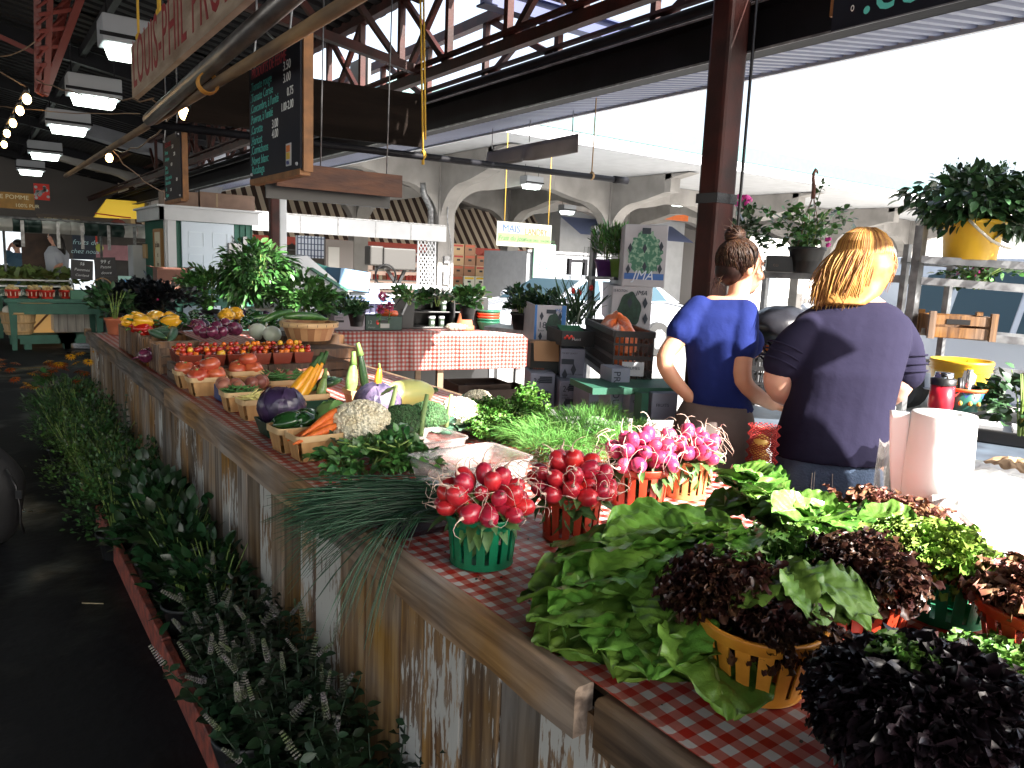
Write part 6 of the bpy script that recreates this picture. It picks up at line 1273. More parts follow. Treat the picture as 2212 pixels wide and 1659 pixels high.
# carrots, nearest veneer basket
c=VB(650,709,988,R(2),'veneer basket of orange carrots, nearest the camera of the wooden baskets',L=.165,W=.12,H=.088)
for i,(dx,dy,dz,el,az) in enumerate(((.0,-.02,.095,.32,25),(.01,.01,.10,.30,20),(.03,.035,.098,.28,28),(-.01,-.04,.088,.20,18),(.02,.0,.118,.36,24),(.0,.03,.085,.22,14))):
    single('carrot',ME_car,(c[0]+dx,c[1]+dy,c[2]+dz),(0,-el,R(az)),.95,'orange carrot in the nearest veneer basket','carrot','carrots in the nearest veneer basket')
# green peppers basket
c=VB(604,672,970,R(4),'veneer basket of dark green peppers behind the carrots',L=.165,W=.12,H=.088)
for i,(dx,dy,q) in enumerate(((-.03,0,1),(.03,-.01,2.4),(0,.03,4),(.045,.03,5))): single('green_pepper',ME_pg,(c[0]+dx,c[1]+dy,c[2]+.098),(1.3+.2*i,.3*i,q),.85,'dark green pepper in the basket behind the carrots','pepper','green peppers in a veneer basket')
# green tray with red cabbage
c=cpos(562,640,938); c[2]=ZT+.001; t=thing('punnet','dark green punnet with a purple cabbage','punnet',c,0,'dark green punnets'); g=MB(); g.lathe([(.075,0),(.10,.06),(.096,.06),(.07,.004),(0,.004)],k=4,a0=math.pi/4,a1=math.pi/4+2*math.pi,sm=False); g.obj('shell',B('punnet_green',(.008,.05,.03),rough=.35),t,bevel=.003)
def cabbage(label,loc,r,m,nm='cabbage',seed=1,n=9):
    t=thing(nm,label,'cabbage',loc,rnd.random()*6); R0=np.random.default_rng(seed); ph=R0.uniform(0,6,4)
    g=MB(); g.ball((0,0,0),(r,r,r*.88),36,22,fn=lambda V:1+.010*np.sin(np.arctan2(V[:,1],V[:,0])*11+V[:,2]*4+ph[0])+.008*np.sin(V[:,2]*14+ph[1])); g.obj('heart',m,t)
    g=MB()
    for i in range(n):
        a=2*math.pi*i/n+R0.normal(0,.2); el=R0.uniform(-.5,.55); 
        def f(u,v,a=a,el=el): 
            th=a+(u-.5)*1.7*(.3+.7*np.sin(np.pi*v*.9)); ph_=-1.2+v*(2.1+el); rr=r*(1.03+.05*np.abs(u-.5)**2*4+.02*np.sin(v*30+u*9)*(v)+ (.10*np.maximum(0,v-.75)*4)*(.5+.5*np.sin(a*7)))
            return np.stack([rr*np.cos(th)*np.cos(ph_),rr*np.sin(th)*np.cos(ph_),rr*.88*np.sin(ph_)],-1)
        g.grid(f,10,12)
    g.obj('wrapper_leaves',m,t); return t
M_rc=B('cabbage_purple',(.020,.008,.030),rough=.35,vcol=(.06,.035,.10),vscale=9,coat=.25,island=.3,bump=.5,bscale=18); M_gc=B('cabbage_green',(.26,.42,.13),rough=.4,vcol=(.16,.30,.08),vscale=9,island=.2,bump=.5,bscale=18); M_rc2=B('cabbage_slate',(.035,.032,.065),rough=.45,vcol=(.11,.08,.14),vscale=16,island=.4,bump=.8,bscale=30)
cabbage('dark purple cabbage in the green punnet near the rail',tuple(c+[.02,.02,.10]),.085,M_rc,'red_cabbage',2)
p=PZ(723,905,.93); cabbage('pale green cabbage behind the big cauliflower',tuple(p),.072,M_gc,'green_cabbage',3)
p=PZ(815,872,.90); t=cabbage('crinkled slate purple cabbage cut side forward beside the spaghetti squash',tuple(p),.098,M_rc2,'red_cabbage',4,11)
c=cpos(660,700,888); c[2]=ZT+.001; t=thing('punnet','empty dark green punnet behind the pepper basket','punnet',c,0,'dark green punnets'); g=MB(); g.lathe([(.075,0),(.10,.06),(.096,.06),(.07,.004),(0,.004)],k=4,a0=math.pi/4,a1=math.pi/4+2*math.pi,sm=False); g.obj('shell',MATS['punnet_green'],t,bevel=.003)
# yellow beans
c=VB(527,592,903,R(0),'veneer basket of pale yellow beans',L=.165,W=.115,H=.085)
for i in range(26): single('yellow_bean',ME_yb,(c[0]+rnd.uniform(-.05,.05),c[1]+rnd.uniform(-.03,.03),c[2]+.082+rnd.uniform(0,.028)),(rnd.uniform(-.3,.3),rnd.uniform(-.3,.3),rnd.uniform(-.8,1.2)),1,'pale yellow bean heaped in its veneer basket','bean','yellow beans in the veneer basket')
c=VB(494,550,885,R(0),'veneer basket of small dark green beans beside the yellow beans',L=.165,W=.115,H=.085)
for i in range(40): single('green_bean',ME_gb,(c[0]+rnd.uniform(-.055,.055),c[1]+rnd.uniform(-.035,.035),c[2]+.082+rnd.uniform(0,.025)),(rnd.uniform(-.3,.3),rnd.uniform(-.3,.3),rnd.uniform(-.8,1.2)),.8,'small green bean in the basket beside the yellow beans','bean','green beans beside the yellow beans')
c=VB(582,645,856,R(0),'veneer basket heaped with long green beans before the shallots',L=.18,W=.12,H=.085)
for i in range(44): a=rnd.uniform(-.6,.6); single('green_bean',ME_gb,(c[0]+rnd.uniform(-.06,.06),c[1]+rnd.uniform(-.035,.035),c[2]+.084+rnd.uniform(0,.035)),(rnd.uniform(-.3,.3),rnd.uniform(-.3,.3),a),1.1,'long green bean in the basket before the shallots','bean','green beans before the shallots')
c=VB(625,700,890,R(0),'veneer basket of yellow zucchini standing on end',L=.17,W=.12,H=.085)
for i,(dx,dy,dz,el,az) in enumerate(((-.035,-.01,.12,.75,20),(.0,-.01,.125,.85,28),(.025,.01,.125,.9,20),(.0,.03,.12,.7,14))): single('yellow_zucchini',ME_yz,(c[0]+dx,c[1]+dy,c[2]+dz+.01),(0,-el,R(az)),1.12,'yellow zucchini leaning in the basket with its dark stem up','zucchini','yellow zucchini in the veneer basket')
single('pale_zucchini',ME_gz,(c[0]+.065,c[1]-.01,c[2]+.10),(0,-1.3,R(20)),.8,'small pale green zucchini beside the yellow ones','zucchini')
c=VB(752,828,878,R(0),'veneer basket of mixed green and dark zucchini',L=.19,W=.12,H=.085)
single('pale_zucchini',ME_gz,(c[0]-.07,c[1],c[2]+.135),(0,-1.45,.3),1.05,'pale speckled zucchini standing upright','zucchini'); single('dark_zucchini',ME_dz,(c[0]-.01,c[1]+.01,c[2]+.145),(0,-1.75,.2),.95,'nearly black zucchini with a tall pale green stem','zucchini'); single('orange_zucchini',ME_oz,(c[0]+.06,c[1],c[2]+.12),(0,-1.45,.2),.9,'small orange zucchini with a green stem','zucchini')
for i in range(3): single('dark_zucchini',ME_dz,(c[0]-.17+.0*i,c[1]+.03+.035*i,c[2]+.11),(0,.12,math.pi+.4+.2*i),.8,'dark zucchini lying behind the upright pale one','zucchini','dark zucchini lying down')
# beef tomatoes in veneer baskets
for k,(ul,ur,v,lab) in enumerate(((414,478,852,'veneer basket of big tomatoes by the rail'),(494,562,836,'veneer basket of big tomatoes, second from the rail'),(394,440,836,'veneer basket behind the tomato basket by the rail'))):
    c=VB(ul,ur,v,R(0),lab,L=.17,W=.12,H=.088)
    for (dx,dy,dz) in ((-.04,-.02,.095),(.04,-.022,.095),(-.02,.03,.10),(.02,.0,.142),(.055,.03,.095))[:5 if k<2 else 2]: single('tomato',ME_bt,(c[0]+dx,c[1]+dy,c[2]+dz),rr3(),rnd.uniform(.9,1.08),'big orange red tomato in the '+lab.replace('veneer basket','basket'),'tomato','big tomatoes, '+lab)
# shallots
t=thing('punnet','blue green punnet of shallots behind the green beans','punnet',cpos(484,515,862)+[0,0,.001],0); g=MB(); g.box((0,0,.035),(.13,.10,.07)); g.obj('shell',B('punnet_blue',(.05,.08,.22)),t,bevel=.004)
for k,(u,v,n,lab) in enumerate(((503,832,4,'near the rail'),(560,826,4,'before the crate'),(620,814,6,'right of the tomatoes'),(684,810,5,'under the stepped crates'))):
    for i in range(n): p=PZ(u+rnd.uniform(-22,22),v+rnd.uniform(-5,6),.93); single('shallot',ME_sh,p,(rnd.uniform(.8,1.9),rnd.uniform(-.5,.5),rnd.uniform(0,6.3)),rnd.uniform(.8,1.1),'coppery shallot in the loose heap '+lab,'shallot','shallots heaped '+lab)
t=thing('veneer_tray','shallow veneer tray under the shallots','tray',tuple(PZ(610,838,ZT+.001)),0); g=MB(); g.box((0,0,.03),(.42,.15,.06)); g.obj('sides',M_ven,t,bevel=.003)
# ---- stepped timber crates with tomato punnets
M_cw=wood_mat('crate_wood',(.26,.15,.08),(.07,.035,.02)); M_cwd=wood_mat('crate_wood_dark',(.10,.055,.03),(.03,.018,.012))
def crate(label,x0,x1,y0,y1,z0,z1,m=None,slats=True,grp='stepped wooden crates on the counter'):
    t=thing('wooden_crate',label,'crate',((x0+x1)/2,(y0+y1)/2,z0),0,grp); W,D,H=x1-x0,y1-y0,z1-z0; m=m or M_cw
    n=2 if H<.14 else 3
    g=MB()
    for i in range(n):
        z=H*(i+.5)/n; hh=H/n-.006
        for s_ in(-1,1): g.box((0,s_*(D/2-.006),z),(W,.012,hh)); g.box((s_*(W/2-.006),0,z),(.012,D-.026,hh))
    nt_=int(D/.08)
    for i in range(nt_): g.box((0,-D/2+D*(i+.5)/nt_,H-.004),(W-.002,D/nt_-.008,.010))
    g.obj('slats',m,t); g=MB()
    for s_ in(-1,1):
        for q in(-1,1): g.box((s_*(W/2-.02),q*(D/2-.018),H/2),(.03,.014,H-.02))
    g.obj('corner_post',m,t); return t
a=PZ(330,838-8,ZT); 
# platform crate (long) under the punnets
yA=PZ(375,838,ZT)[1]; yA=3.85
crate('low wooden crate at the rail end carrying the cherry tomato punnets',.84,1.28,4.02,4.34,ZT+.001,.93,M_cw)
crate('long wooden crate under the right part of the cherry tomato punnets',1.285,1.75,4.02,4.34,ZT+.001,.93,M_cwd)
crate('stepped wooden crate to the right of the punnets',1.45,1.98,4.36,4.62,ZT+.001,.965,M_cwd); crate('wooden crate under the bushel basket',1.50,1.98,4.64,4.98,ZT+.001,1.02,M_cwd)
zc=.931; M_pun=B('punnet_brown_red',(.17,.028,.014),rough=.35)
pn_=['first','second','third','fourth','fifth','sixth','seventh']
for r in range(2):
    for k in range(7):
        if k==6: continue
        x=.895+k*.118; y=4.09+r*.125; lab='%s from the rail in the %s row'%(pn_[k],['front','back'][r]); t=thing('tomato_punnet','brown red punnet of cherry tomatoes, '+lab,'punnet',(x,y,zc+.012*r),0,'brown red cherry tomato punnets'); g=MB(); V=[];H=.062
        for z,w_,d_ in((0,.045,.048),(H,.056,.059),(H,.053,.056),(.003,.042,.045)): V+=[(-w_,-d_,z),(w_,-d_,z),(w_,d_,z),(-w_,d_,z)]
        g.add(V,[(l*4+i,l*4+(i+1)%4,(l+1)*4+(i+1)%4,(l+1)*4+i) for l in range(3) for i in range(4)]+[(12,13,14,15)]); g.obj('shell',M_pun,t,bevel=.004)
        n=14 if r==0 else 12
        for i in range(n):
            big=rnd.random()<.15; q=i/n; j=i%9; gx=(j%3-1)*.034+rnd.uniform(-.006,.006); gy=(j//3-1)*.036+rnd.uniform(-.006,.006)
            mi=rnd.choices([0,1,2,3],[.5,.25,.17,.08] if k<3 else [.35,.25,.22,.18])[0]; s_=rnd.uniform(.85,1.15)*(1.55 if big and mi in(1,3) else 1)
            single('cherry_tomato',ME_ch[mi],(x+gx*.95,y+gy*.9,zc+.012*r+H+.004+.022*(i//9)),rr3(),s_,'small shiny tomato in the punnet '+lab,'tomato','cherry tomatoes in the punnet '+lab)
# ---- upright slatted crates in a row along the rail (far)
for k in range(4):
    y=4.60+k*.36; t=thing('slatted_crate','pale upright slatted crate in the far row, %s from the camera'%pn_[k],'crate',(.97,y,ZT+.001),0,'slatted crates in the far row'); g=MB(); W,D,H=.28,.32,.15
    for j in range(5): yy=-D/2+.03+j*(D-.06)/4; g.box((-W/2,yy,H/2),(.012,.035,H+(.03 if j in(0,4) else 0))); 
    for j in range(3): z=.025+j*.05; g.box((0,-D/2,z),(W,.010,.04)); g.box((0,D/2,z),(W,.010,.04)); g.box((W/2,0,z),(.01,D,.04))
    g.box((0,0,.01),(W,D,.01)); g.obj('slats',M_cw,t)
def heap(me_list,label,cat,grp,u0,u1,v0,v1,z,n,sc=(.8,1.1),lay=1,name=None,flat=False):
    for i in range(n):
        p=PZ(rnd.uniform(u0,u1),rnd.uniform(v0,v1),z); me=rnd.choice(me_list)
        single(name or me.name.split('.')[0],me,(p[0],p[1],z+rnd.uniform(0,.03)),(rnd.uniform(1.2,1.9) if not flat else rnd.uniform(-.3,.3),rnd.uniform(-.5,.5),rnd.uniform(0,6.3)),rnd.uniform(*sc),label,cat,grp)
heap([ME_py],'yellow pepper in the far slatted crates','pepper','yellow peppers in the far crates',276,388,688,704,1.04,9,(.95,1.25)); heap([ME_pr],'red pepper at the front of the slatted crates','pepper','red peppers in the slatted crates',294,322,708,718,1.0,4,(.9,1.1)); heap([ME_zg],'speckled green zucchini at the front of the slatted crates','zucchini','green zucchini in the slatted crates',322,376,716,730,.99,6,(.8,1),flat=True)
heap([ME_pd,ME_pg],'dark aubergine or green pepper heaped beyond the red onions','vegetable','dark vegetables beyond the onions',356,600,684,708,1.02,40,(.8,1.2)); heap([ME_py],'orange yellow pepper among the dark vegetables','pepper','orange peppers among the dark ones',484,510,684,692,1.06,3,(1.1,1.3))
heap([ME_on],'red onion with dried roots behind the cherry tomatoes','onion','red onions behind the tomatoes',424,512,708,726,1.02,14,(.85,1.1)); heap([ME_on],'dark purple onion loose by the rail','onion','purple onions by the rail',308,348,760,778,.90,4,(1.0,1.2)); 
heap([ME_cuc],'long green cucumber heaped before the bushel basket','cucumber','cucumbers by the bushel basket',560,640,690,705,1.02,6,flat=True)
for k,(u,v,lab) in enumerate(((557,716,'round white onion left of the other, before the cucumbers'),(588,722,'round white onion right of the other, beside the bushel basket'),(601,700,'white onion behind the pair'))):
    if k<2: single('white_onion',ME_wo,PZ(u,v,1.03),(0,.3,0),1.05,lab,'onion')
g=MB()
for cx_,cy_ in ((335,748),(455,708),(385,722),(500,706)):
    p0=PZ(cx_,cy_,1.0 if cx_>390 else .93)
    for _ in range(26):
        d=np.array([rnd.gauss(0,1),rnd.gauss(0,1),rnd.uniform(.0,1.5)]); q=[p0+.0*d]; d=d/np.linalg.norm(d)*.016
        for _2 in range(4): q.append(q[-1]+d); d=d+np.array([rnd.gauss(0,.004),rnd.gauss(0,.004),-.006])
        g.tube(q,[.0013,.001,.0009,.0008,.0006],4)
o=g.obj('dried_roots',B('straw_root',(.42,.28,.15))); tag(o,'tangled dried onion roots among the red onions','roots',None,'stuff')
# bushel basket with cucumbers
p=PZ(668,733,1.022); bb=thing('bushel_basket','round splint bushel basket with cucumbers on the stepped crate','basket',p); g=MB(); rb_,rt_,H=.125,.165,.105; N=44; V=[]
for z,r_ in((0,rb_),(H,rt_),(H,rt_-.003),(0,rb_-.003)): V+=[(r_*math.cos(2*math.pi*j/N),r_*math.sin(2*math.pi*j/N),z) for j in range(N)]
g2=MB(); 
for j in range(0,N,2):
    m_=g if (j//2)%2 else g2; m_.add([V[j],V[(j+2)%N],V[N+(j+2)%N],V[N+j]],[(0,1,2,3)]); m_.add([V[2*N+j],V[2*N+(j+2)%N],V[3*N+(j+2)%N],V[3*N+j]],[(0,1,2,3)])
g.lathe([(0,.003),(rb_,.003)],k=44,mi=0); g.obj('dark_stave',B('stave_dark',(.26,.12,.05),vcol=(.36,.18,.08),vscale=8),bb); g2.obj('pale_stave',B('stave_pale',(.50,.29,.13),vcol=(.38,.2,.09),vscale=8),bb)
g=MB(); g.lathe([(rt_+.001,H-.028),(rt_+.006,H-.026),(rt_+.008,H+.003),(rt_-.004,H+.004),(rt_-.006,H-.026)],k=44); g.obj('rim_hoop',M_vend,bb); g=MB(); [g.box(((rt_+.009)*math.cos(a),(rt_+.009)*math.sin(a),H-.012),(.002,.003,.014),rotz(a)) for a in np.linspace(0,6.28,20)]; g.obj('staple',B('staple_dark',(.1,.07,.05)),bb)
single('cucumber',ME_cuc,(p[0]-.03,p[1]-.02,p[2]+.13),(0,.06,.1),1.05,'long cucumber lying across the bushel basket','cucumber'); single('cucumber',ME_cuc,(p[0]-.17,p[1]+.06,p[2]+.135),(0,-.25,.3),.9,'bent cucumber leaning on the left of the bushel basket','cucumber')
# spaghetti squash
p=PZ(880,852,.91); o=pod('spaghetti_squash',.25,.062,.058,B('squash_yellow',(.68,.66,.20),rough=.35,coat=.15,vcol=(.55,.60,.22),vscale=5,stretch=(1,6,6)),B('stem_dkgreen',(.03,.09,.02)),seg=16,k=24,sl=.03,sr=.012); single('spaghetti_squash',o,p,(0,0,R(12)),1.15,'large pale yellow spaghetti squash with a green stem','squash')
t=thing('small_tub','orange red tub under the spaghetti squash','tub',PZ(885,880,ZT+.001)); g=MB(); g.lathe([(.05,0),(.06,.04),(.055,.04),(0,.004)],k=20); g.obj('shell',M_br,t)
# ---- cauliflowers & broccoli: heads of many small bumps
def floret_head(name,label,cat,loc,r,flat,m,leafm,bump,n,seed,grp=None,leaves=10,leafL=.14,tilt=None,stem=None):
    R0=np.random.default_rng(seed); t=thing(name,label,cat,loc,0,grp); g=MB()
    cs=R0.normal(0,1,(34,3)); cs[:,2]=np.abs(cs[:,2]); cs/=np.linalg.norm(cs,axis=1)[:,None]
    def fn(V):
        d=np.max(V@cs.T,axis=1); return 1-.25*(1-d)*3
    g.ball((0,0,0),(r,r,r*flat),40,24,fn=fn)
    u=R0.normal(0,1,(n,3)); u[:,2]=np.abs(u[:,2])-.28*R0.random(n); u/=np.linalg.norm(u,axis=1)[:,None]; rad=fn(u)
    B_=MB(); B_.ball((0,0,0),1,6,4); tp=(np.concatenate(B_.V),B_.F); P=u*rad[:,None]*np.array([r,r,r*flat]); g.inst(tp,np.repeat(np.eye(3)[None],n,0),P,bump*R0.uniform(.6,1.4,n))
    if tilt is not None: g.V=[v@tilt.T for v in g.V]
    g.obj('head',m,t)
    g=MB()
    for i in range(leaves):
        a=2*math.pi*i/leaves+R0.normal(0,.2); d=np.array([math.cos(a),math.sin(a),R0.uniform(-.1,.5)]); vein_leaf(g,np.array([0,0,-r*flat*.6])+d*r*.4*[1,1,0],d,np.array([-d[0]*.6,-d[1]*.6,1]),leafL*R0.uniform(.7,1.1),leafL*.38,seed*7+i,8,10,curl=-.25,cup=.3)
    if leaves: g.obj('leaves',leafm,t)
    if stem is not None: g=MB(); g.tube(stem[0],stem[1],10); g.obj('stalk',B('brassica_stalk',(.22,.34,.12)),t)
    return t
M_cf=B('curd',(.82,.78,.62),rough=.7,vcol=(.70,.62,.42),vscale=20,bump=.8,bscale=90); M_br2=B('broccoli_green',(.06,.14,.045),rough=.7,vcol=(.025,.065,.02),vscale=30,island=.4); M_bl=B('brassica_leaf',(.05,.12,.07),rough=.45,island=.2,vcol=(.09,.18,.11),vscale=12,bump=.4,bscale=20)
floret_head('cauliflower','big cream cauliflower in the front row','cauliflower',PZ(780,924,.925),.114,.82,M_cf,M_bl,.0062,1300,5)
floret_head('cauliflower','sunlit cauliflower behind the broccoli','cauliflower',PZ(990,895,.91),.085,.78,M_cf,M_bl,.006,900,6,leafL=.12); floret_head('cauliflower','far cauliflower touching the parsley, brightest in the sun','cauliflower',PZ(1032,868,.91),.065,.8,M_cf,M_bl,.0055,500,8,leafL=.10)
floret_head('broccoli','dark broccoli head right of the big cauliflower','broccoli',PZ(872,915,.93),.085,.8,M_br2,M_bl,.0042,1600,7,'broccoli heads',leaves=3,stem=([(.02,-.09,-.03),(.04,-.07,.04),(.065,-.05,.11)],[.010,.009,.008])); floret_head('broccoli','dark broccoli head beside the sunlit cauliflower','broccoli',PZ(925,905,.93),.080,.8,M_br2,M_bl,.0042,1400,9,'broccoli heads',leaves=4,stem=([(.06,-.03,-.03),(.07,-.03,.03),(.085,-.02,.09)],[.009,.008,.007]))
t=thing('leek_stalk','pale green stalk standing up before the squash','stalk',PZ(838,888,.93)); g=MB(); g.tube([(0,0,-.03),(.02,0,.04),(.035,.0,.10)],[.012,.010,.008],8); vein_leaf(g,np.array([.035,0,.09]),np.array([-1,.2,-.3]),np.array([0,0,1.]),.07,.03,5,6,8); g.obj('stalk',B('stalk_pale',(.36,.48,.18)),t)
# ---- parsley, dill
M_par=B('parsley_green',(.10,.24,.03),rough=.5,island=.4,vcol=(.05,.14,.02),vscale=12); M_dil=B('dill_green',(.07,.20,.03),rough=.7,island=.5,vcol=(.14,.32,.06),vscale=9)
t=thing('parsley_heap','heap of bright curly parsley between the cauliflower and the dill','parsley',PZ(1120,945,ZT)); g=MB()
for (x,y,z,r,h,n) in ((0,0,0,.15,.11,1500),(-.06,.14,.0,.12,.11,900),(.08,.18,.0,.13,.12,1000),(.17,.16,.03,.07,.13,300),(-.12,-.05,0,.10,.09,600)): bush(g,(x,y,z),r,h,n,.022,FR[rnd.randrange(4)],clump=16,zup=.7)
g.obj('leaves',M_par,t); g=MB(); [g.tube([(rnd.uniform(-.1,.1),rnd.uniform(-.1,.2),.01),(rnd.uniform(-.15,.1),rnd.uniform(-.15,.2),.10)],.0018,4) for _ in range(60)]; g.obj('stems',M_stalk,t)
t=thing('dill_heap','large feathery heap of dill spread toward the vendors','dill',PZ(1225,985,ZT)); g=MB()
thread=leaf_tpl(.03,.0,.25,3); cs=[]
for (x,y,z,r,h,n) in ((0,0,0,.20,.12,6000),(.15,.08,0,.18,.14,5200),(-.1,-.04,-.0,.13,.09,2200),(.27,-.02,0,.11,.10,2200)): bush(g,(x,y,z),r,h,n,.032,thread,clump=26,zup=.4,droop=.2)
g.obj('fronds',M_dil,t)
g=MB()
for _ in range(170):
    a=rnd.uniform(-.3,2.2)+math.pi; p=np.array([rnd.uniform(-.1,.2),rnd.uniform(-.08,.12),rnd.uniform(.03,.12)]); d=np.array([math.cos(a),math.sin(a),rnd.uniform(-.3,.1)])*.035; q=[p,p+d,p+2*d-[0,0,.008],p+3*d-[0,0,.028]]; g.tube(q,[.0014,.0012,.001,.0008],4)
g.obj('stems',M_dil,t)
# ---- clear trays
M_clr=B('clear_plastic',(.80,.78,.76),rough=.18,trans=.75,alpha=.55)
def clear_tray(label,c,rz,L_,W,H,th=.0025):
    t=thing('clear_tray',label,'tray',c,rz,'clear plastic trays'); g=MB(); r=.03
    def ring(L2,W2,z,rr=r):
        pts=[]
        for (cx_,cy_,a0) in ((L2/2-rr,W2/2-rr,0),(-L2/2+rr,W2/2-rr,90),(-L2/2+rr,-W2/2+rr,180),(L2/2-rr,-W2/2+rr,270)):
            for k in range(6): q=R(a0+k*18); pts.append((cx_+rr*math.cos(q),cy_+rr*math.sin(q),z))
        return pts
    V=[];lv=[ring(L_*.86,W*.84,0),ring(L_*.97,W*.96,H),ring(L_,W,H+.002),ring(L_,W,H-.006),]; 
    for l in lv: V+=l
    n=24; g.add(V,[(l*n+i,l*n+(i+1)%n,(l+1)*n+(i+1)%n,(l+1)*n+i) for l in range(3) for i in range(n)]+[tuple(range(n))],0,True); o=g.obj('shell',M_clr,t); o.modifiers.new('s','SOLIDIFY').thickness=-th; return t
c=PZ(1015,1035,ZT+.001); clear_tray('empty clear plastic tray behind the green radish basket',c,R(4),.34,.24,.075)
c=PZ(905,985,ZT+.001); clear_tray('clear plastic tray beside the broccoli',c,R(4),.30,.20,.07)
c=PZ(905,1120,ZT+.001); t=thing('dark_tray','dark tinted plastic tray by the rail under the chives','tray',c,R(3)); g=MB(); g.box((0,0,.035),(.26,.26,.07)); g.obj('shell',B('smoked_plastic',(.016,.017,.022),rough=.2,coat=.3),t,bevel=.02)
# ---- chives & celery leaves
t=thing('chive_bundle','big bundle of long dark chives lying across the rail','chives',PZ(930,1075,.93)); g=MB(); base=np.array(t.location)
M_chv=B('chive_green',(.018,.065,.028),rough=.3,island=.5,coat=.2)
for i in range(330):
    a=R(168+rnd.gauss(0,13)); L_=rnd.uniform(.24,.37); s0=np.array([rnd.uniform(-.03,.04),rnd.gauss(0,.045),rnd.uniform(-.035,.03)]); dirc=np.array([-math.cos(R(14)+rnd.gauss(0,.17)),math.sin(R(30)+rnd.gauss(0,.22))*.75,rnd.uniform(-.02,.16)]); dirc/=np.linalg.norm(dirc)
    q=[];dr=rnd.uniform(.02,.22)
    if rnd.random()<.10: dr=rnd.uniform(.3,.6)
    for k in range(7): s_=k/6; q.append(s0+dirc*L_*s_-np.array([0,0,dr*(s_**2.3)*L_*1.3]))
    g.tube(q,[.0015]*5+[.0011,.0004],4,caps=False)
for i in range(26):
    s0=np.array([-.03+rnd.uniform(-.03,.03),-.05+rnd.uniform(-.03,.02),0]); q=[s0]; d=np.array([-.7+rnd.gauss(0,.15),-.25+rnd.gauss(0,.2),.05])*.055
    for k in range(7): q.append(q[-1]+d); d=d*[.93,.95,1]+np.array([0,0,-.0115])
    g.tube(q,[.0015]*6+[.001,.0004],4,caps=False)
g.obj('blades',M_chv,t)
M_cel=B('celery_leaf',(.035,.12,.03),rough=.4,island=.4,vcol=(.08,.20,.04),vscale=20)
t=thing('celery_bunch','leafy celery tops before the big cauliflower','celery',PZ(800,1000,.88)); g=MB(); lob=leaf_tpl(.45,.2,.25,3)
for (x,y,r,h,n) in ((-.03,0,.12,.09,420),(.08,.02,.10,.10,320),(.14,-.04,.08,.07,160)): bush(g,(x,y,-.03),r,h,n,.030,lob,clump=16,zup=.3)
g.obj('leaves',M_cel,t); g=MB(); [g.tube([(rnd.uniform(.0,.1),rnd.uniform(-.03,.05),.0),(rnd.uniform(.05,.15),rnd.uniform(-.05,.05),.03),(rnd.uniform(-.1,.15),rnd.uniform(-.08,.08),.07)],.003,5) for _ in range(24)]; g.obj('stalks',M_stalk,t)
t=thing('celery_bunch','dark leaf tips hanging over the rail under the chives','celery',PZ(705,1085,.88)); g=MB(); bush(g,(.0,-.01,-.08),.06,.10,90,.028,lob,droop=.8); g.obj('leaves',B('celery_dark',(.015,.05,.018),rough=.4),t)
# ================= PEOPLE =================
M_skin=B('skin',(.55,.27,.155),rough=.5,sss=.15,vcol=(.62,.30,.19),vscale=9); M_skin2=B('skin_fair',(.66,.37,.26),rough=.5,sss=.15,vcol=(.70,.36,.27),vscale=9)
FH=np.array([math.sin(YAW+.25),math.cos(YAW+.25),0])  # horizontal away-direction near the vendors
RH=np.array([math.cos(YAW+.25),-math.sin(YAW+.25),0])
def Q(u,v,d,off=0): return PD(u,v,d)+FH*off
class Fig:
    def __init__(s,d,org): s.d=d; s.org=org
    def p(s,u,v,off=0): return Q(u,v,s.d,off)-s.org
    def rings(s,mb,rs,k=28,yaw=0,mi=0,fold=0,cap=True,sup=2.4,close=True):
        """rs: (u,v,off,halfwidth px,depth m)"""
        V=[]; c,sn=math.cos(yaw),math.sin(yaw); ex=RH*c+FH*sn; ey=-RH*sn+FH*c; n=len(rs)
        for i,(u,v,off,hw,dp) in enumerate(rs):
            o=s.p(u,v,off); w_=hw*s.d/F_
            for j in range(k):
                a=2*math.pi*j/k; ca,sa=math.cos(a),math.sin(a); x=math.copysign(abs(ca)**(2/sup),ca)*w_; y=math.copysign(abs(sa)**(2/sup),sa)*dp
                f=1+fold*math.sin(j*2.3+i*1.7)*.5+fold*math.sin(i*2.9+j*.8); V.append(o+ex*x*f+ey*y*f)
        F=[(i*k+j,(i+1)*k+j,(i+1)*k+(j+1)%k,i*k+(j+1)%k) for i in range(n-1) for j in range(k)]
        if cap: F+=[tuple(range(k)),tuple((n-1)*k+j for j in range(k-1,-1,-1))]
        mb.add(V,F,mi,True)
    def limb(s,mb,pts,k=16,flat=1.):
        """smooth limb through (u,v,off,r)"""
        P=[s.p(u,v,o) for u,v,o,r in pts]; Rr=[q[3] for q in pts]; PP=[];RR=[]
        for i in range(len(P)-1):
            for t in (0,.33,.66): PP.append(P[i]+(P[i+1]-P[i])*t); RR.append(Rr[i]+(Rr[i+1]-Rr[i])*t)
        PP.append(P[-1]); RR.append(Rr[-1]); 
        for _ in range(2): PP=[PP[0]]+[(PP[i-1]+PP[i]*2+PP[i+1])/4 for i in range(1,len(PP)-1)]+[PP[-1]]
        mb.tube(PP,RR,k,flat=flat); mb.ball(PP[-1],RR[-1],12,8); mb.ball(PP[0],RR[0],12,8)
def fuse(o,vox=.009,sm=8,disp=None):
    m=o.modifiers.new('r','REMESH'); m.mode='VOXEL'; m.voxel_size=vox; m.use_smooth_shade=True; m=o.modifiers.new('s','SMOOTH'); m.iterations=sm; m.factor=.5
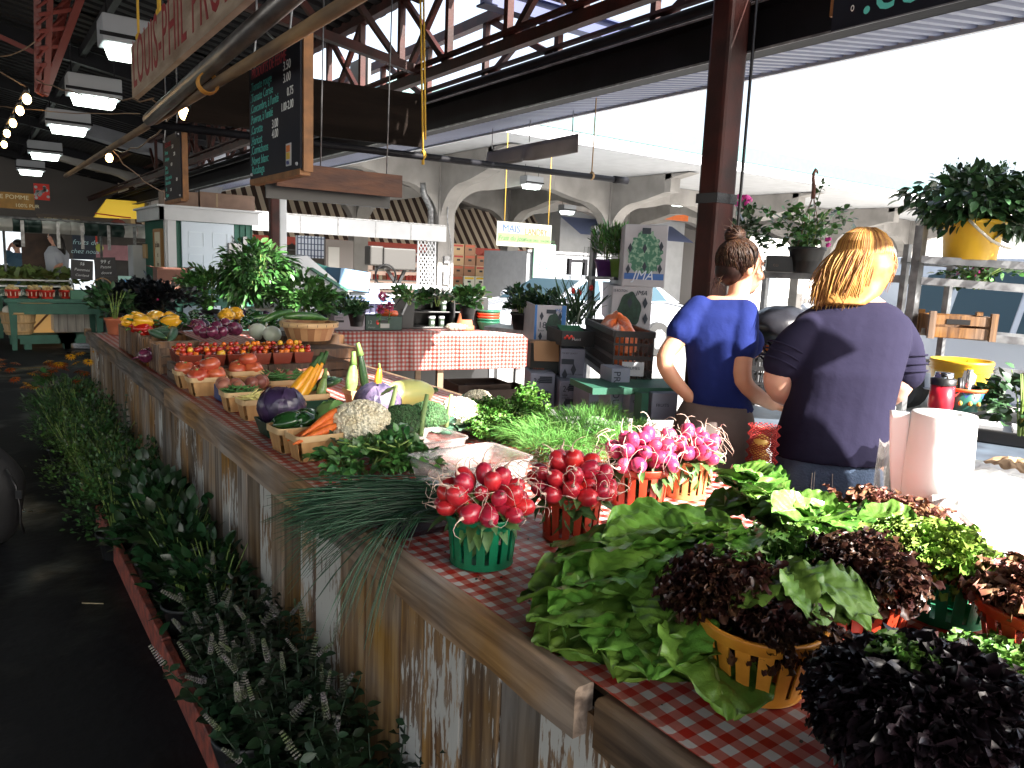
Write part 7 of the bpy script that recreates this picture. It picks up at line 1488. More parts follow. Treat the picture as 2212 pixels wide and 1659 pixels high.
def hand(mb,w,d,up,r=.008,L_=.075,spread=.018,curl=.35):
    """palm and five fingers from the wrist w along d; up = back of the hand"""
    d=d/np.linalg.norm(d); s_=np.cross(d,up); s_/=np.linalg.norm(s_); n=np.cross(s_,d)
    mb.ball(w+d*.045,(.052,.038,.016),14,8,rot=np.stack([d,s_,n],1))
    for i,f in enumerate((.82,1,.95,.75)):
        b=w+d*.078+s_*(i-1.5)*spread; q=[b]; dd=d.copy()
        for k in range(3): q.append(q[-1]+dd*L_*f/3); dd=dd*math.cos(curl)-n*math.sin(curl)
        mb.tube(q,[r,r*.95,r*.85,r*.7],8); mb.ball(q[-1],r*.7,8,6)
    b=w+d*.02-s_*.032; q=[b,b+(d*.6-s_*.8)*.03,b+(d*.9-s_*.8)*.055-n*.008]; mb.tube(q,[r*1.3,r*1.1,r*.8],8); mb.ball(q[-1],r*.8,8,6)
def head(mb,c,fwd,up,sc=1.):
    """skull, jaw, nose, lips, brow and ears; fwd = face direction"""
    f=fwd/np.linalg.norm(fwd); r=np.cross(f,up); r/=np.linalg.norm(r); u=np.cross(r,f); M=np.stack([r,f,u],1)
    def L(x,y,z): return c+M@np.array([x,y,z])*sc
    mb.ball(L(0,-.012,.025),np.array([.076,.095,.092])*sc,24,16,rot=M); mb.ball(L(0,.030,-.040),np.array([.056,.058,.068])*sc,20,12,rot=M); mb.ball(L(0,.055,-.085),np.array([.026,.026,.024])*sc,12,8,rot=M)
    mb.tube([L(0,.083,.02),L(0,.099,-.008),L(0,.108,-.026),L(0,.09,-.036)],[.008*sc,.010*sc,.0135*sc,.010*sc],10); mb.ball(L(0,.078,.034),np.array([.045,.016,.010])*sc,12,8,rot=M)
    mb.ball(L(0,.086,-.056),np.array([.022,.012,.0055])*sc,12,6,rot=M); mb.ball(L(0,.084,-.067),np.array([.019,.012,.006])*sc,12,6,rot=M)
    for s_ in(-1,1): mb.ball(L(s_*.079,-.005,-.006),np.array([.011,.020,.032])*sc,12,8,rot=M); mb.ball(L(s_*.045,.060,-.022),np.array([.024,.02,.022])*sc,12,8,rot=M)
    return L,M
def eyes(t,L,M,sc=1.):
    for s_ in(-1,1):
        g=MB(); g.ball(L(s_*.031,.077,.012),.0125*sc,14,10); g.obj('eye',B('eye_white',(.75,.72,.68),rough=.15),t); g=MB(); g.ball(L(s_*.031,.0865,.012),.0058*sc,10,8); g.obj('iris',B('iris_brown',(.05,.025,.012),rough=.1),t)
        g=MB(); g.tube([L(s_*.014,.092,.036),L(s_*.032,.088,.042),L(s_*.052,.074,.036)],[.0025,.003,.0015],6); g.obj('eyebrow',M_hb,t)
def strands(mb,roots,n,fn,r=.0022,k=4,rng=nr):
    for _ in range(n): q=fn(); mb.tube(q,[r*.9]+[r]*(len(q)-2)+[r*.3],k)
M_hb=B('hair_brown',(.018,.008,.004),rough=.5,spec=.25,island=.5,vcol=(.05,.02,.01),vscale=30); M_hbl=B('hair_blonde',(.38,.19,.06),rough=.5,spec=.25,island=.55,vcol=(.30,.13,.035),vscale=40)
UPv=np.array([0,0,1.])
# ---- woman in blue
d=3.3; org=PD(1548,1000,d)*[1,1,0]; W1=Fig(d,org); t=thing('person','woman with dark hair in a messy bun in a blue t-shirt and taupe apron','person',org)
g=MB(); W1.rings(g,[(1566,640,.0,34,.05),(1562,658,0,56,.07),(1556,690,0,64,.09),(1552,740,0,62,.10),(1550,800,0,54,.09),(1548,850,0,54,.10),(1546,900,0,62,.12),(1545,950,0,68,.13)]); 
W1.limb(g,[(1592,652,0,.048),(1598,620,.01,.046),(1604,598,.015,.05)])
W1.limb(g,[(1502,676,-.01,.046),(1466,730,-.03,.043),(1430,772,-.05,.037),(1450,812,-.05,.035),(1492,858,-.03,.026)])
W1.limb(g,[(1608,682,-.06,.046),(1602,760,-.10,.044),(1598,818,-.12,.040),(1628,848,-.06,.038),(1672,880,.06,.026)])
hand(g,W1.p(1674,882,.065),RH*.8+FH*.6-UPv*.25,UPv); hand(g,W1.p(1493,860,-.03),RH*.6+FH*.1-UPv*.8,-FH,curl=.25)
hp=W1.p(1603,580,.02); fw=RH*.90+FH*.42-UPv*.10; L,M=head(g,hp,fw,UPv,1.0)
for s_,o_ in((-34,-.02),(30,.03)): W1.limb(g,[(1545+s_,950,o_,.088),(1545+s_*.8,1100,o_,.075),(1543+s_*.7,1240,o_,.055),(1540+s_*.7,1400,o_,.048),(1540+s_*.7,1560,o_,.04)])
for s_ in(-1,1): g.ball(W1.p(1540+s_*24,1585,.05),(.05,.11,.045),12,8,rot=rotz(-.9))
o=g.obj('body',M_skin,t); fuse(o,.008,6); eyes(t,L,M)
g=MB(); W1.rings(g,[(1572,644,.0,34,.055),(1564,654,0,62,.078),(1556,680,0,76,.105),(1553,730,0,74,.118),(1552,780,.0,69,.115),(1551,820,0,63,.11),(1552,852,0,64,.122),(1556,880,0,70,.13)],fold=.006)
g.ball(W1.p(1612,742,.06),(.075,.085,.08),16,10); W1.limb(g,[(1510,668,-.01,.062),(1488,692,-.02,.064),(1470,716,-.03,.062)]); W1.limb(g,[(1606,676,-.05,.062),(1605,710,-.08,.064),(1602,748,-.095,.064)])
W1.limb(g,[(1575,880,-.02,.07),(1600,888,-.05,.045)])
o=g.obj('t_shirt',B('shirt_blue',(.012,.022,.13),rough=.85,spec=.15,bump=.7,bscale=11,vcol=(.008,.015,.09),vscale=6),t); fuse(o,.009,3)
g=MB(); W1.rings(g,[(1548,868,0,70,.136),(1544,900,0,82,.150),(1540,940,0,90,.162),(1541,1000,0,90,.165),(1543,1060,0,84,.16),(1545,1150,0,82,.16),(1546,1230,0,86,.165)],fold=.012); o=g.obj('apron',B('apron_taupe',(.17,.125,.11),rough=.85,bump=.8,bscale=9,vcol=(.12,.09,.08),vscale=5),t); fuse(o,.010,2)
g=MB(); 
for q in ((1604,905),(1612,925)): g.grid(lambda u,v,q=q: np.stack([np.stack([W1.p(q[0]+8*vv+4*uu,q[1]+110*vv,-.10+.02*math.sin(uu*6)) for uu,vv in zip(ur,vr)]) for ur,vr in zip(u,v)]),3,5)
o=g.obj('apron_tie',B('apron_tie',(.42,.37,.34),rough=.8),t); o.modifiers.new('s','SOLIDIFY').thickness=.004
g=MB()
def Lh(x,y,z): return L(x,y,z)
g.ball(L(0,-.028,.040),(.087,.092,.088),28,18,rot=M); g.ball(L(0,-.055,-.01),(.078,.062,.075),24,14,rot=M)
bun=L(0,-.06,.135); g.ball(bun,(.040,.048,.036),18,12,rot=M); o=g.obj('hair',M_hb,t); fuse(o,.007,4)
g=MB(); R0=random.Random(5)
for i in range(520): # scalp strands swept up to the bun
    a=R0.uniform(0,2*math.pi); e=R0.uniform(-.9,1.0); 
    x,y,z=math.cos(a)*math.cos(e),math.sin(a)*math.cos(e),math.sin(e)
    if y>.45 and z<.35: continue
    P0=np.array([x*.089,y*.096-.026,z*.094+.036]); T=np.array([R0.uniform(-.02,.02),-.06+R0.uniform(-.02,.02),.118]); q=[]
    for k in range(6):
        s_=k/5; p_=P0+(T-P0)*s_; c0=np.array([0,-.028,.036]); v_=p_-c0; l=np.linalg.norm(v_); rr=.096 if l<.096 else l; q.append(L(*(c0+v_/l*rr*1.0)))
    g.tube(q,[.0016]*6,4)
for i in range(70): # bun loops
    a=R0.uniform(0,6.3); q=[]
    for k in range(9): th=a+k*.5; q.append(bun+M@np.array([.040*math.cos(th),.046*math.sin(th)*math.cos(a*3),.038*math.sin(th)*math.sin(a*3)+.006*math.sin(a*9)]))
    g.tube(q,.0017,4)
for i in range(44):
    if i<14: q0=bun+M@np.array([R0.gauss(0,.02),R0.gauss(0,.02),.02]); dd=M@np.array([R0.gauss(0,1),R0.gauss(-.3,1),R0.uniform(.2,1.)])
    elif i<34: q0=L(R0.uniform(-.05,.05),-.10,-.06+R0.uniform(-.02,.02)); dd=M@np.array([R0.gauss(0,.5),R0.gauss(-.3,.4),-1.])
    else: q0=L(.07,.05,.03+R0.uniform(-.02,.02)); dd=M@np.array([.2,.1,-1.])
    dd=dd/np.linalg.norm(dd)*.010; q=[q0]
    for _ in range(6): q.append(q[-1]+dd); dd=dd+np.array([R0.gauss(0,.0025) for _ in range(3)])
    g.tube(q,[.0012,.0011,.001,.0008,.0006,.0005,.0003],4)
g.obj('hair_strands',M_hb,t)
# ---- blonde woman
d=2.98; org=PD(1810,1000,d)*[1,1,0]; W2=Fig(d,org); t=thing('person','woman with long blonde hair in a dark navy top and jeans seen from behind','person',org)
g=MB(); W2.rings(g,[(1862,640,.06,40,.06),(1852,672,.05,90,.10),(1842,720,.03,112,.13),(1825,800,0,104,.14),(1812,880,0,100,.14),(1795,960,0,106,.16),(1786,1020,0,108,.16)])
W2.limb(g,[(1866,640,.07,.058),(1874,600,.09,.055),(1880,575,.10,.06)])
W2.limb(g,[(1752,712,.02,.046),(1706,760,.0,.052),(1672,822,.02,.056),(1700,868,.10,.048),(1770,872,.28,.034)])
W2.limb(g,[(1938,712,.06,.046),(1960,770,.05,.054),(1948,838,.04,.058),(1925,872,.12,.048),(1870,885,.30,.034)])
hand(g,W2.p(1772,872,.29),FH+RH*.3,UPv); hand(g,W2.p(1868,885,.31),FH-RH*.3,UPv)
hp=W2.p(1878,562,.12); fw=FH*.9+RH*.35-UPv*.25; L,M=head(g,hp,fw,UPv,1.02)
for s_ in(-52,52): W2.limb(g,[(1785+s_,1030,0,.095),(1785+s_,1150,0,.085),(1785+s_*.9,1290,0,.062),(1787+s_*.8,1480,0,.052),(1788+s_*.8,1640,0,.045)]); g.ball(W2.p(1788+s_*.8,1668,.06),(.05,.12,.05),12,8,rot=rotz(-.9))
o=g.obj('body',M_skin2,t); fuse(o,.009,6); eyes(t,L,M)
g=MB(); W2.rings(g,[(1866,648,.06,44,.07),(1856,662,.05,84,.095),(1846,690,.04,116,.125),(1838,730,.03,124,.15),(1826,800,0,112,.158),(1815,860,0,108,.158),(1802,920,0,112,.165),(1786,984,0,119,.182)],fold=.004)
W2.limb(g,[(1752,712,.02,.066),(1716,744,.01,.074),(1688,785,.01,.072)]); W2.limb(g,[(1940,712,.06,.068),(1960,755,.05,.076),(1962,808,.045,.074)])
o=g.obj('top',B('jersey_navy',(.016,.014,.034),rough=.9,spec=.15,bump=.6,bscale=10),t); fuse(o,.010,3)
g=MB()
for (u0,v0,o0,dx,dy) in ((1690,770,.01,-.5,1),(1700,755,.01,-.5,1),(1962,790,.045,.05,1),(1962,772,.045,.05,1),(1962,806,.045,.05,1),(1682,785,.01,-.5,1)):
    c=W2.p(u0,v0,o0); ax=np.array(W2.p(u0+dx*20,v0+dy*20,o0))-c; g.lathe([(.078,-.004),(.083,0),(.078,.004)],c,24,rot=frame(ax))
g.obj('sleeve_fold',MATS['jersey_navy'],t)
g=MB(); W2.rings(g,[(1786,965,0,108,.165),(1784,1010,0,112,.17),(1784,1060,0,114,.168),(1784,1110,0,112,.155),(1784,1130,0,108,.13)]); 
for s_ in(-54,54): W2.limb(g,[(1784+s_,1110,0,.108),(1785+s_,1200,0,.095),(1786+s_*.9,1330,0,.078),(1787+s_*.85,1500,0,.07),(1788+s_*.8,1630,0,.065)])
M_den=B('denim',(.055,.085,.16),rough=.85,vcol=(.13,.19,.30),vscale=6,bump=.5,bscale=120); o=g.obj('jeans',M_den,t); fuse(o,.010,3)
g=MB(); 
for (cu,cv) in ((1715,1022),(1840,1035)):
    for s_ in (0,5):
        q=[W2.p(cu-32+s_,cv-26+s_*.4,-.155),W2.p(cu-28+s_,cv+18-s_,-.165),W2.p(cu,cv+32-s_,-.172),W2.p(cu+30-s_,cv+22-s_,-.165),W2.p(cu+34-s_,cv-24+s_*.4,-.155)]; g.tube(q,.0018,4)
g.tube([W2.p(1784,1000,-.172),W2.p(1783,1060,-.165),W2.p(1783,1110,-.14)],.002,4); g.obj('stitching',B('jean_stitch',(.45,.42,.36)),t)
g=MB(); g.ball(L(0,-.02,.035),(.090,.105,.092),28,18,rot=M); W2.rings(g,[(1876,545,.08,56,.09),(1874,575,.06,58,.09),(1862,605,.05,60,.075),(1842,635,.02,56,.055),(1822,658,-.02,40,.03)],k=24,fold=.02); o=g.obj('hair',M_hbl,t); fuse(o,.008,3)
g=MB(); R0=random.Random(9)
top=np.array(L(0,-.0,.128))
for i in range(1900):
    s0=R0.uniform(-1,1); a=s0*1.75; # angle around the back of the head (0 = toward the viewer)
    len_=R0.uniform(.82,1.05)
    tipu=1838+s0*84+R0.gauss(0,9); tipv=668-max(0,s0)*66-max(0,-s0)*8+R0.gauss(0,9); tip=W2.p(tipu,tipv,-.045+abs(s0)*.07+R0.uniform(0,.05))
    dirb=-FH*math.cos(a)+RH*math.sin(a); rad=.100+R0.uniform(-.004,.009)
    c0=np.array(L(0,-.02,.03)); q=[top+RH*s0*.012]
    for th in (.35,.75,1.15,1.5): q.append(c0+UPv*math.cos(th)*(rad-.005)+dirb*math.sin(th)*rad)
    p4=q[-1]; 
    for k in (1,2,3,4): s_=k/4; q.append(p4+(tip-p4)*s_*len_+dirb*.014*math.sin(s_*3.1)+np.array([0,0,.012*math.sin(s_*3.1)])+RH*.004*math.sin(i+s_*5))
    g.tube(q,[.0016]*3+[.0024]*3+[.002,.0015,.0006],4)
g.obj('hair_strands',M_hbl,t)
# ---- far people at the left stalls
def farp(label,u,v0,v1,y,top_m,hair_m,face=-1,lean=0.,wpx=40,arm=True):
    b=PY(u,v0,y); d=b@FW-EYE@FW; s_=d/F_; org=np.array([b[0],b[1],0]); t=thing('person',label,'person',org); H=(v1-v0)*s_; zt=b[2]; R3=RT
    g=MB(); hc=np.array([0,0,zt-.12])+R3*face*lean*.4
    L,M=head(g,hc,R3*face+np.array([0,.15,-.1]),UPv,1.)
    g.tube([hc+[0,0,-.08],np.array([0,0,zt-.30])],[.05,.055],10); g.tube([(0,0,zt-.28),(0,0,zt-.42),(0,0,zt-.75),(0,0,zt-.95)],[.10,.17,.14,.17],14,flat=.7)
    for q in(-1,1): g.tube([(q*.09,0,zt-.9),(q*.09,0,.45),(q*.09,0,.05)],[.09,.06,.045],10)
    fr_=R3*face
    if arm: g.tube([np.array([0,-.10,zt-.36]),np.array([0,-.13,zt-.58])-fr_*.05,np.array([0,-.12,zt-.7])+fr_*.18],[.05,.042,.03],10); hand(g,np.array([0,-.12,zt-.7])+fr_*.18,fr_,UPv)
    else: g.tube([np.array([0,-.12,zt-.36]),np.array([0,-.16,zt-.44])+fr_*.22,np.array([0,-.05,zt-.18])+fr_*.17],[.05,.042,.03],10); hand(g,np.array([0,-.05,zt-.18])+fr_*.17,-fr_*.5+UPv,fr_)
    fuse(g.obj('body',M_skin2,t),.014,4); eyes(t,L,M)
    g=MB(); g.tube([(0,0,zt-.27),(0,0,zt-.40),(0,0,zt-.72),(0,0,zt-.95)],[.11,.19,.165,.19],16,flat=.75); g.tube([np.array([0,-.10,zt-.36]),np.array([0,-.13,zt-.56])-fr_*.05] if arm else [np.array([0,-.12,zt-.36]),np.array([0,-.16,zt-.44])+fr_*.22,np.array([0,-.08,zt-.24])+fr_*.18],.06,10); fuse(g.obj('top',top_m,t),.014,3)
    g=MB(); g.ball(L(0,-.03,.035),(.09,.10,.09),16,10,rot=M); g.tube([L(0,-.06,0),L(0,-.10,-.10),L(0,-.12,-.2),L(.01,-.14,-.34)],[.075,.08,.07,.03],12) if arm else None; fuse(g.obj('hair',hair_m,t),.012,3)
    g=MB(); 
    for q in(-1,1): g.tube([(q*.09,0,zt-.9),(q*.09,0,.45),(q*.09,0,.03)],[.11,.08,.07],12)
    g.obj('trousers',M_black,t)
farp('young woman with long dark hair leaning over the far left stall in profile',120,497,600,15.2,B('top_stripe_grey',(.40,.43,.50)),B('hair_black',(.012,.008,.006),rough=.4),-1,.1)
farp('distant person in a blue top with hands raised to the face at the far left',36,517,590,18.6,B('top_blue_dull',(.06,.14,.22)),MATS['hair_black'],-1,0,arm=False)
# ================= RACKS AND GOODS BEHIND THE VENDORS =================
def barp(g,u0,v0,d0,u1,v1,d1,w=.035,h=None): g.bar(PD(u0,v0,d0),PD(u1,v1,d1),w,h)
t=thing('shelf_rack','galvanised shelving rack to the right of the blonde woman','rack',(0,0,0)); g=MB()
for (u,v0,v1,d,w) in ((1992,488,1010,3.75,.05),(1962,528,760,3.95,.035),(2055,572,1010,3.9,.035),(2330,560,1100,3.6,.05)): 
    a=PD(u,v0,d); g.bar(a,[a[0],a[1],.02],w,w*.8)
g.obj('post',M_galv,t); g=MB()
for (v0,v1) in ((560,574),(606,624),(716,742),(795,830)):
    for off in (0,.42): 
        a=PD(1990,v0,3.7)+FH*off; b=PD(2340,v1+8,3.5)+FH*off; g.bar(a,b,.012,.035)
    n=16
    if v0!=606:
        for i in range(n): q=i/(n-1); a=PD(1990,v0,3.7)*(1-q)+PD(2340,v1+8,3.5)*q; g.bar(a+[0,0,-.012],a+FH*.42+[0,0,-.012],.006)
g.obj('shelf',M_galv,t)
t=thing('shelf_rack','galvanised shelving rack behind the two women','rack',(0,0,0)); g=MB()
for (u,v0,d,w) in ((1658,560,4.5,.03),(1800,590,4.4,.03)): a=PD(u,v0,d); g.bar(a,[a[0],a[1],.02],w)
g.obj('post',M_galv,t); g=MB()
for v in (592,690): 
    g.bar(PD(1632,v,4.4),PD(1985,v+12,4.0),.012,.04); g.bar(PD(1632,v,4.4)+FH*.35,PD(1985,v+12,4.0)+FH*.35,.012,.04)
    for i in range(14): q=i/13; a=PD(1632,v,4.4)*(1-q)+PD(1985,v+12,4.0)*q; g.bar(a,a+FH*.35,.006)
g.obj('shelf',M_galv,t)
t=thing('shelf_rack','thin metal post rack left of the lettuce cartons','rack',(0,0,0)); g=MB(); a=PD(1285,488,5.1); g.bar(a,[a[0],a[1],.02],.035); g.obj('post',M_galv,t); g=MB(); g.bar(PD(1285,600,5.1),PD(1345,602,5.0),.3,.02); g.bar(PD(1062,706,5.6),PD(1160,716,5.5),.35,.03); g.obj('shelf',M_galv,t)
M_lf=B('leaf_dark',(.018,.055,.018),rough=.45,island=.5,vcol=(.035,.09,.03),vscale=12,coat=.1); M_lfm=B('leaf_mid',(.035,.10,.024),rough=.42,island=.5,vcol=(.08,.2,.045),vscale=10,coat=.1); M_lfb=B('leaf_black',(.006,.008,.010),rough=.35,island=.5); M_stem=B('stem_brown',(.08,.05,.025)); M_pb_=B('pot_black',(.012,.012,.013),rough=.45); M_pur=B('pot_purple',(.07,.02,.11),rough=.4)
def plant(label,loc,r,h,n,size,m,potm=M_pb_,pr=.09,ph=.12,tpl=LEAF,droop=0.,name='potted_plant',clump=14,group=None,zup=.5,lift=0,z0=None,stems=8,core=.3,lo=.1):
    t=thing(name,label,'plant',loc,rnd.random()*6,group)
    if potm: g=MB(); g.lathe([(pr*.72,0),(pr,ph),(pr*1.08,ph),(pr*1.08,ph-.015),(pr*.98,ph-.02),(pr*.70,.002),(0,0)],k=20); g.lathe([(0,ph-.02),(pr*.95,ph-.02)],k=16); g.obj('pot',potm,t)
    else: ph=0
    g=MB(); bush(g,(0,0,ph-.02+lift),r,h,n,size,tpl,droop=droop,clump=clump,zup=zup,core=core,lo=lo); g.obj('foliage',m,t)
    g=MB(); 
    for _ in range(stems): a=rnd.uniform(0,6.3); q=rnd.uniform(.3,.8)*r; g.tube([(0.01*math.cos(a),.01*math.sin(a),ph-.03),(q*.4*math.cos(a),q*.4*math.sin(a),ph+h*.4),(q*math.cos(a),q*math.sin(a),ph+h*.85)],[.004,.003,.0015],5)
    g.obj('stem',M_stalk if m is not M_lfb else M_stem,t); return t
# hanging bougainvillea in the black pot
p=PD(1738,590,4.15); t=plant('trailing flower plant in a black hanging pot with a curved hook between the women',p,.20,.24,330,.035,M_lfm,M_pb_,.095,.14,droop=.35,tpl=LEAFR); rt_=FH*0; 
g=MB(); q0=np.array(t.location); 
for a in (0,1.57,3.14,4.7): g.tube([(.09*math.cos(a),.09*math.sin(a),.14),(.01,0,.42)],.0022,4)
g.tube([(.01,0,.40),(.008,0,.46),(-.005,0,.50),(-.008,0,.53),(.008,0,.553),(.024,0,.545),(.03,0,.535)],[.012,.011,.009,.008,.008,.006,.004],8); g.obj('hanger',B('hook_brown',(.12,.045,.03)),t); t.rotation_euler=(0,0,0)
g=MB(); R1=random.Random(3)
for (dx,dz,du) in ((-.30,.20,0),(-.24,.10,0),(.22,.14,0),(.05,.34,0),(-.10,.22,0)):
    e_=RH*dx+UPv*(.14+dz); b_=np.array([0,0,.13]); pts=[b_+(e_-b_)*s_+UPv*.06*math.sin(s_*3.1) for s_ in np.linspace(0,1,8)]; g.tube(pts,.0022,4)
    k=22; T=np.array([pts[R1.randrange(1,8)]+np.array([R1.gauss(0,.012) for _ in range(3)]) for _ in range(k)]); D=nr.normal(0,1,(k,3)); g.inst(LEAFR,dir_rot(D),T,nr.uniform(.022,.045,k),0)
g.obj('trailing_shoot',M_lfm,t)
g=MB(); [g.ball(RH*.10+np.array([rnd.gauss(0,.01),rnd.gauss(0,.01),.17+rnd.gauss(0,.01)]),.012,6,4) for _ in range(4)]; g.obj('pink_flower',B('petal_pink',(.7,.05,.35)),t)
t=plant('pink flowering plant behind the maroon column',PD(1600,560,4.3),.13,.28,260,.04,M_lf,None,tpl=LEAF); g=MB(); [g.ball(np.array([rnd.gauss(0,.02),rnd.gauss(0,.02),.33+rnd.gauss(0,.03)]),.016,6,4) for _ in range(12)]; g.obj('pink_flower',MATS['petal_pink'],t)
t=thing('battery_box','small black box on the rack beside the black hanging pot','box',PD(1683,588,4.2),R(-50)); g=MB(); g.box((0,0,.045),(.15,.1,.09)); g.obj('case',M_black,t,bevel=.006); text('co',t,M_cw,(-.04,-.052,.03),Matrix(((1,0,0),(0,0,-1),(0,1,0))),.03,ext=.0002)
# yellow bucket with a big plant
p=PD(2093,562,3.72); t=plant('large bushy plant spilling over a yellow bucket on the right rack','0',0,0,0,0,None) if 0 else thing('potted_plant','large bushy plant spilling over the yellow bucket on top of the right rack','plant',p,0)
g=MB(); g.lathe([(.115,0),(.135,.19),(.14,.19),(.14,.175),(.133,.17),(0.11,.003),(0,0)],k=32); g.obj('bucket',B('bucket_yellow',(.68,.42,.02),rough=.4,vcol=(.55,.32,.015),vscale=6),t); g=MB(); q=[np.array(RH*(-.06)*1)+np.array([0,0,.185])-FH*.13]+[RH*(x)-FH*(.15)+np.array([0,0,z]) for x,z in((-.02,.14),(.04,.09),(.10,.06),(.13,.055))]; g.tube(q,.007,8); g.obj('handle',B('handle_white',(.6,.58,.5)),t)
g=MB(); bush(g,(.02,0,.10),.29,.32,1500,.055,LEAF,droop=.75,clump=60,zup=.2,core=.4); bush(g,tuple(RH*.22+np.array([0,0,.08])),.26,.30,1100,.055,LEAF,droop=.75,clump=50,zup=.2); g.obj('foliage',M_lf,t)
g=MB()
for _ in range(26):
    a=rnd.uniform(0,6.3); r_=rnd.uniform(.05,.24); b_=np.array([r_*math.cos(a),r_*math.sin(a),.36]); q=[b_,b_+[r_*.1,0,.05],b_+[r_*.15+.01,0,.11]]; g.tube(q,[.002,.0015,.001],4); k=7; g.inst(LEAFS,rand_rot(k,.6),np.array([q[0]+(q[2]-q[0])*rnd.random() for _ in range(k)]),nr.uniform(.012,.022,k))
g.obj('flower_spray',M_lfm,t)
t=plant('small flowering plant on the shelf under the yellow bucket',PD(2110,612,3.8),.16,.10,260,.035,M_lfm,None,droop=.5,tpl=LEAFR); g=MB(); [g.ball((rnd.gauss(0,.08),rnd.gauss(0,.05),.06+rnd.gauss(0,.02)),.010,6,4) for _ in range(12)]; g.obj('magenta_flower',MATS['petal_pink'],t)
# wooden crate on the rack
a=PD(2060,728,3.7); t=thing('wooden_crate','brown wooden crate with a slot handle on the right rack','crate',a,R(-52),'wooden crates'); g=MB(); W,D,H=.26,.24,.11
for s_ in(-1,1): g.box((0,s_*D/2,H*.25),(W,.012,H*.45)); g.box((0,s_*D/2,H*.78),(W,.012,H*.4)); g.box((s_*W/2,0,H/2),(.014,D,H*.94))
g.box((0,0,.006),(W,D,.012)); g.obj('boards',M_cw,t); g=MB(); 
for s_ in(-1,1):
    for q in(-1,1): g.box((s_*(W/2),q*D/2,H/2+.005),(.028,.03,H+.02))
g.obj('corner_post',M_cw,t); g=MB(); g.box((-.02,-D/2-.007,H*.72),(.10,.004,.024)); g.obj('handle_slot',M_black,t)
# work bench behind with trays
t=thing('work_bench','long work bench with a pale edge behind the vendors','bench',(0,0,0)); g=MB(); A=PD(1560,895,3.65); Bq_=PD(2420,985,2.9); g.bar(A+FH*.2,Bq_+FH*.2,.55,.03,up=(0,0,1)); o=None
zb=A[2]; 
g=MB(); V=[]; dB=(Bq_-A); dB[2]=0
zb=.80; A=PZ(1600,915,zb); Bq_=PZ(2330,1030,zb); C_=Bq_+FH*.62; D__=A+FH*.62
V=[A,Bq_,C_,D__]; g.add([*V]+[q-np.array([0,0,.035]) for q in V],[(0,1,2,3),(7,6,5,4),(0,4,5,1),(1,5,6,2),(2,6,7,3),(3,7,4,0)]); g.obj('top',B('bench_blue_grey',(.10,.13,.17),rough=.4,vcol=(.05,.06,.08),vscale=6),t)
g=MB(); e_=(Bq_-A)/np.linalg.norm(Bq_-A); g.bar(A-FH*.01+[0,0,-.02],Bq_-FH*.01+[0,0,-.02],.03,.045); g.obj('front_edge',B('edge_worn_green',(.30,.34,.24),var=.5,vscale=20),t)
for q in(.03,.45,.97): P_=A+(Bq_-A)*q+FH*.1; g=MB(); g.bar([P_[0],P_[1],0],[P_[0],P_[1],.76],.05); g.obj('leg',M_galv,t)
def onb(u,v,z=.802): return PZ(u,v,z)
p=onb(2180,955); t=thing('black_tray','long black tray of white foam packs on the work bench','tray',p,math.atan2(e_[1],e_[0])); g=MB(); g.box((0,0,.03),(.62,.22,.06)); g.obj('tray',M_black,t,bevel=.006); g=MB()
for i in range(4): g.box((-.24+i*.15,.0,.066),(.11,.17,.02),rotz(.1))
g.obj('foam_pack',M_white,t)
p=onb(2065,925); t=thing('dark_board','dark wooden board under the painted pot','board',p,.2); g=MB(); g.box((0,0,.012),(.26,.2,.024)); g.obj('board',M_cwd,t,bevel=.004)
p=onb(1900,910); t=thing('steel_bin','small pale steel bin on the bench beside the blonde woman','bin',p,.5); g=MB(); g.box((0,0,.05),(.16,.13,.10)); g.obj('bin',B('steel_pale',(.5,.52,.52),rough=.3,metal=.3),t,bevel=.01)
p=PD(2078,885,3.05); t=thing('painted_pot','green painted pot with coloured zigzag rim holding tools','pot',p); g=MB(); g.lathe([(.055,0),(.075,.085),(.07,.085),(.05,.004),(0,0)],k=24); g.obj('pot',B('pot_teal',(.02,.13,.10),rough=.4),t); g=MB(); g.lathe([(.0735,.078),(.080,.082),(.080,.092),(.070,.092)],k=24); g.obj('rim',B('rim_orange',(.6,.13,.03)),t)
g=MB(); g2=MB()
for j in range(12):
    a=2*math.pi*j/12; V=[(.0735*math.cos(a+q)*s_,.0735*math.sin(a+q)*s_,z) for q,z,s_ in((-.22,.078,1.0),(.22,.078,1.0),(0,.055,.95))]; (g if j%2 else g2).add(V,[(0,1,2)])
g.obj('zigzag',B('zig_blue',(.05,.12,.4)),t); g2.obj('zigzag',B('zig_cream',(.6,.55,.42)),t)
g=MB(); c_=-FH*.068; 
for dx in(-.03,.005,.035): g.ball(c_+RH*dx+UPv*.035,(.008,.008,.010),8,5)
g.obj('painted_moon',B('moon_gold',(.55,.36,.06)),t)
g=MB(); g.box((.02,0,.115),(.05,.03,.07),roty(.4)); g.obj('card',M_white,t); g=MB(); [g.tube([(x,0,.05),(x+.01,.01,.13)],.008,6) for x in(-.04,-.02,.0)]; g.obj('marker',M_black,t); g=MB(); g.tube([(-.045,-.02,.04),(-.05,-.03,.12),(-.045,-.03,.17)],[.006,.009,.012],8); g.obj('scissors',B('blade',(.4,.42,.42),metal=.8,rough=.25),t)
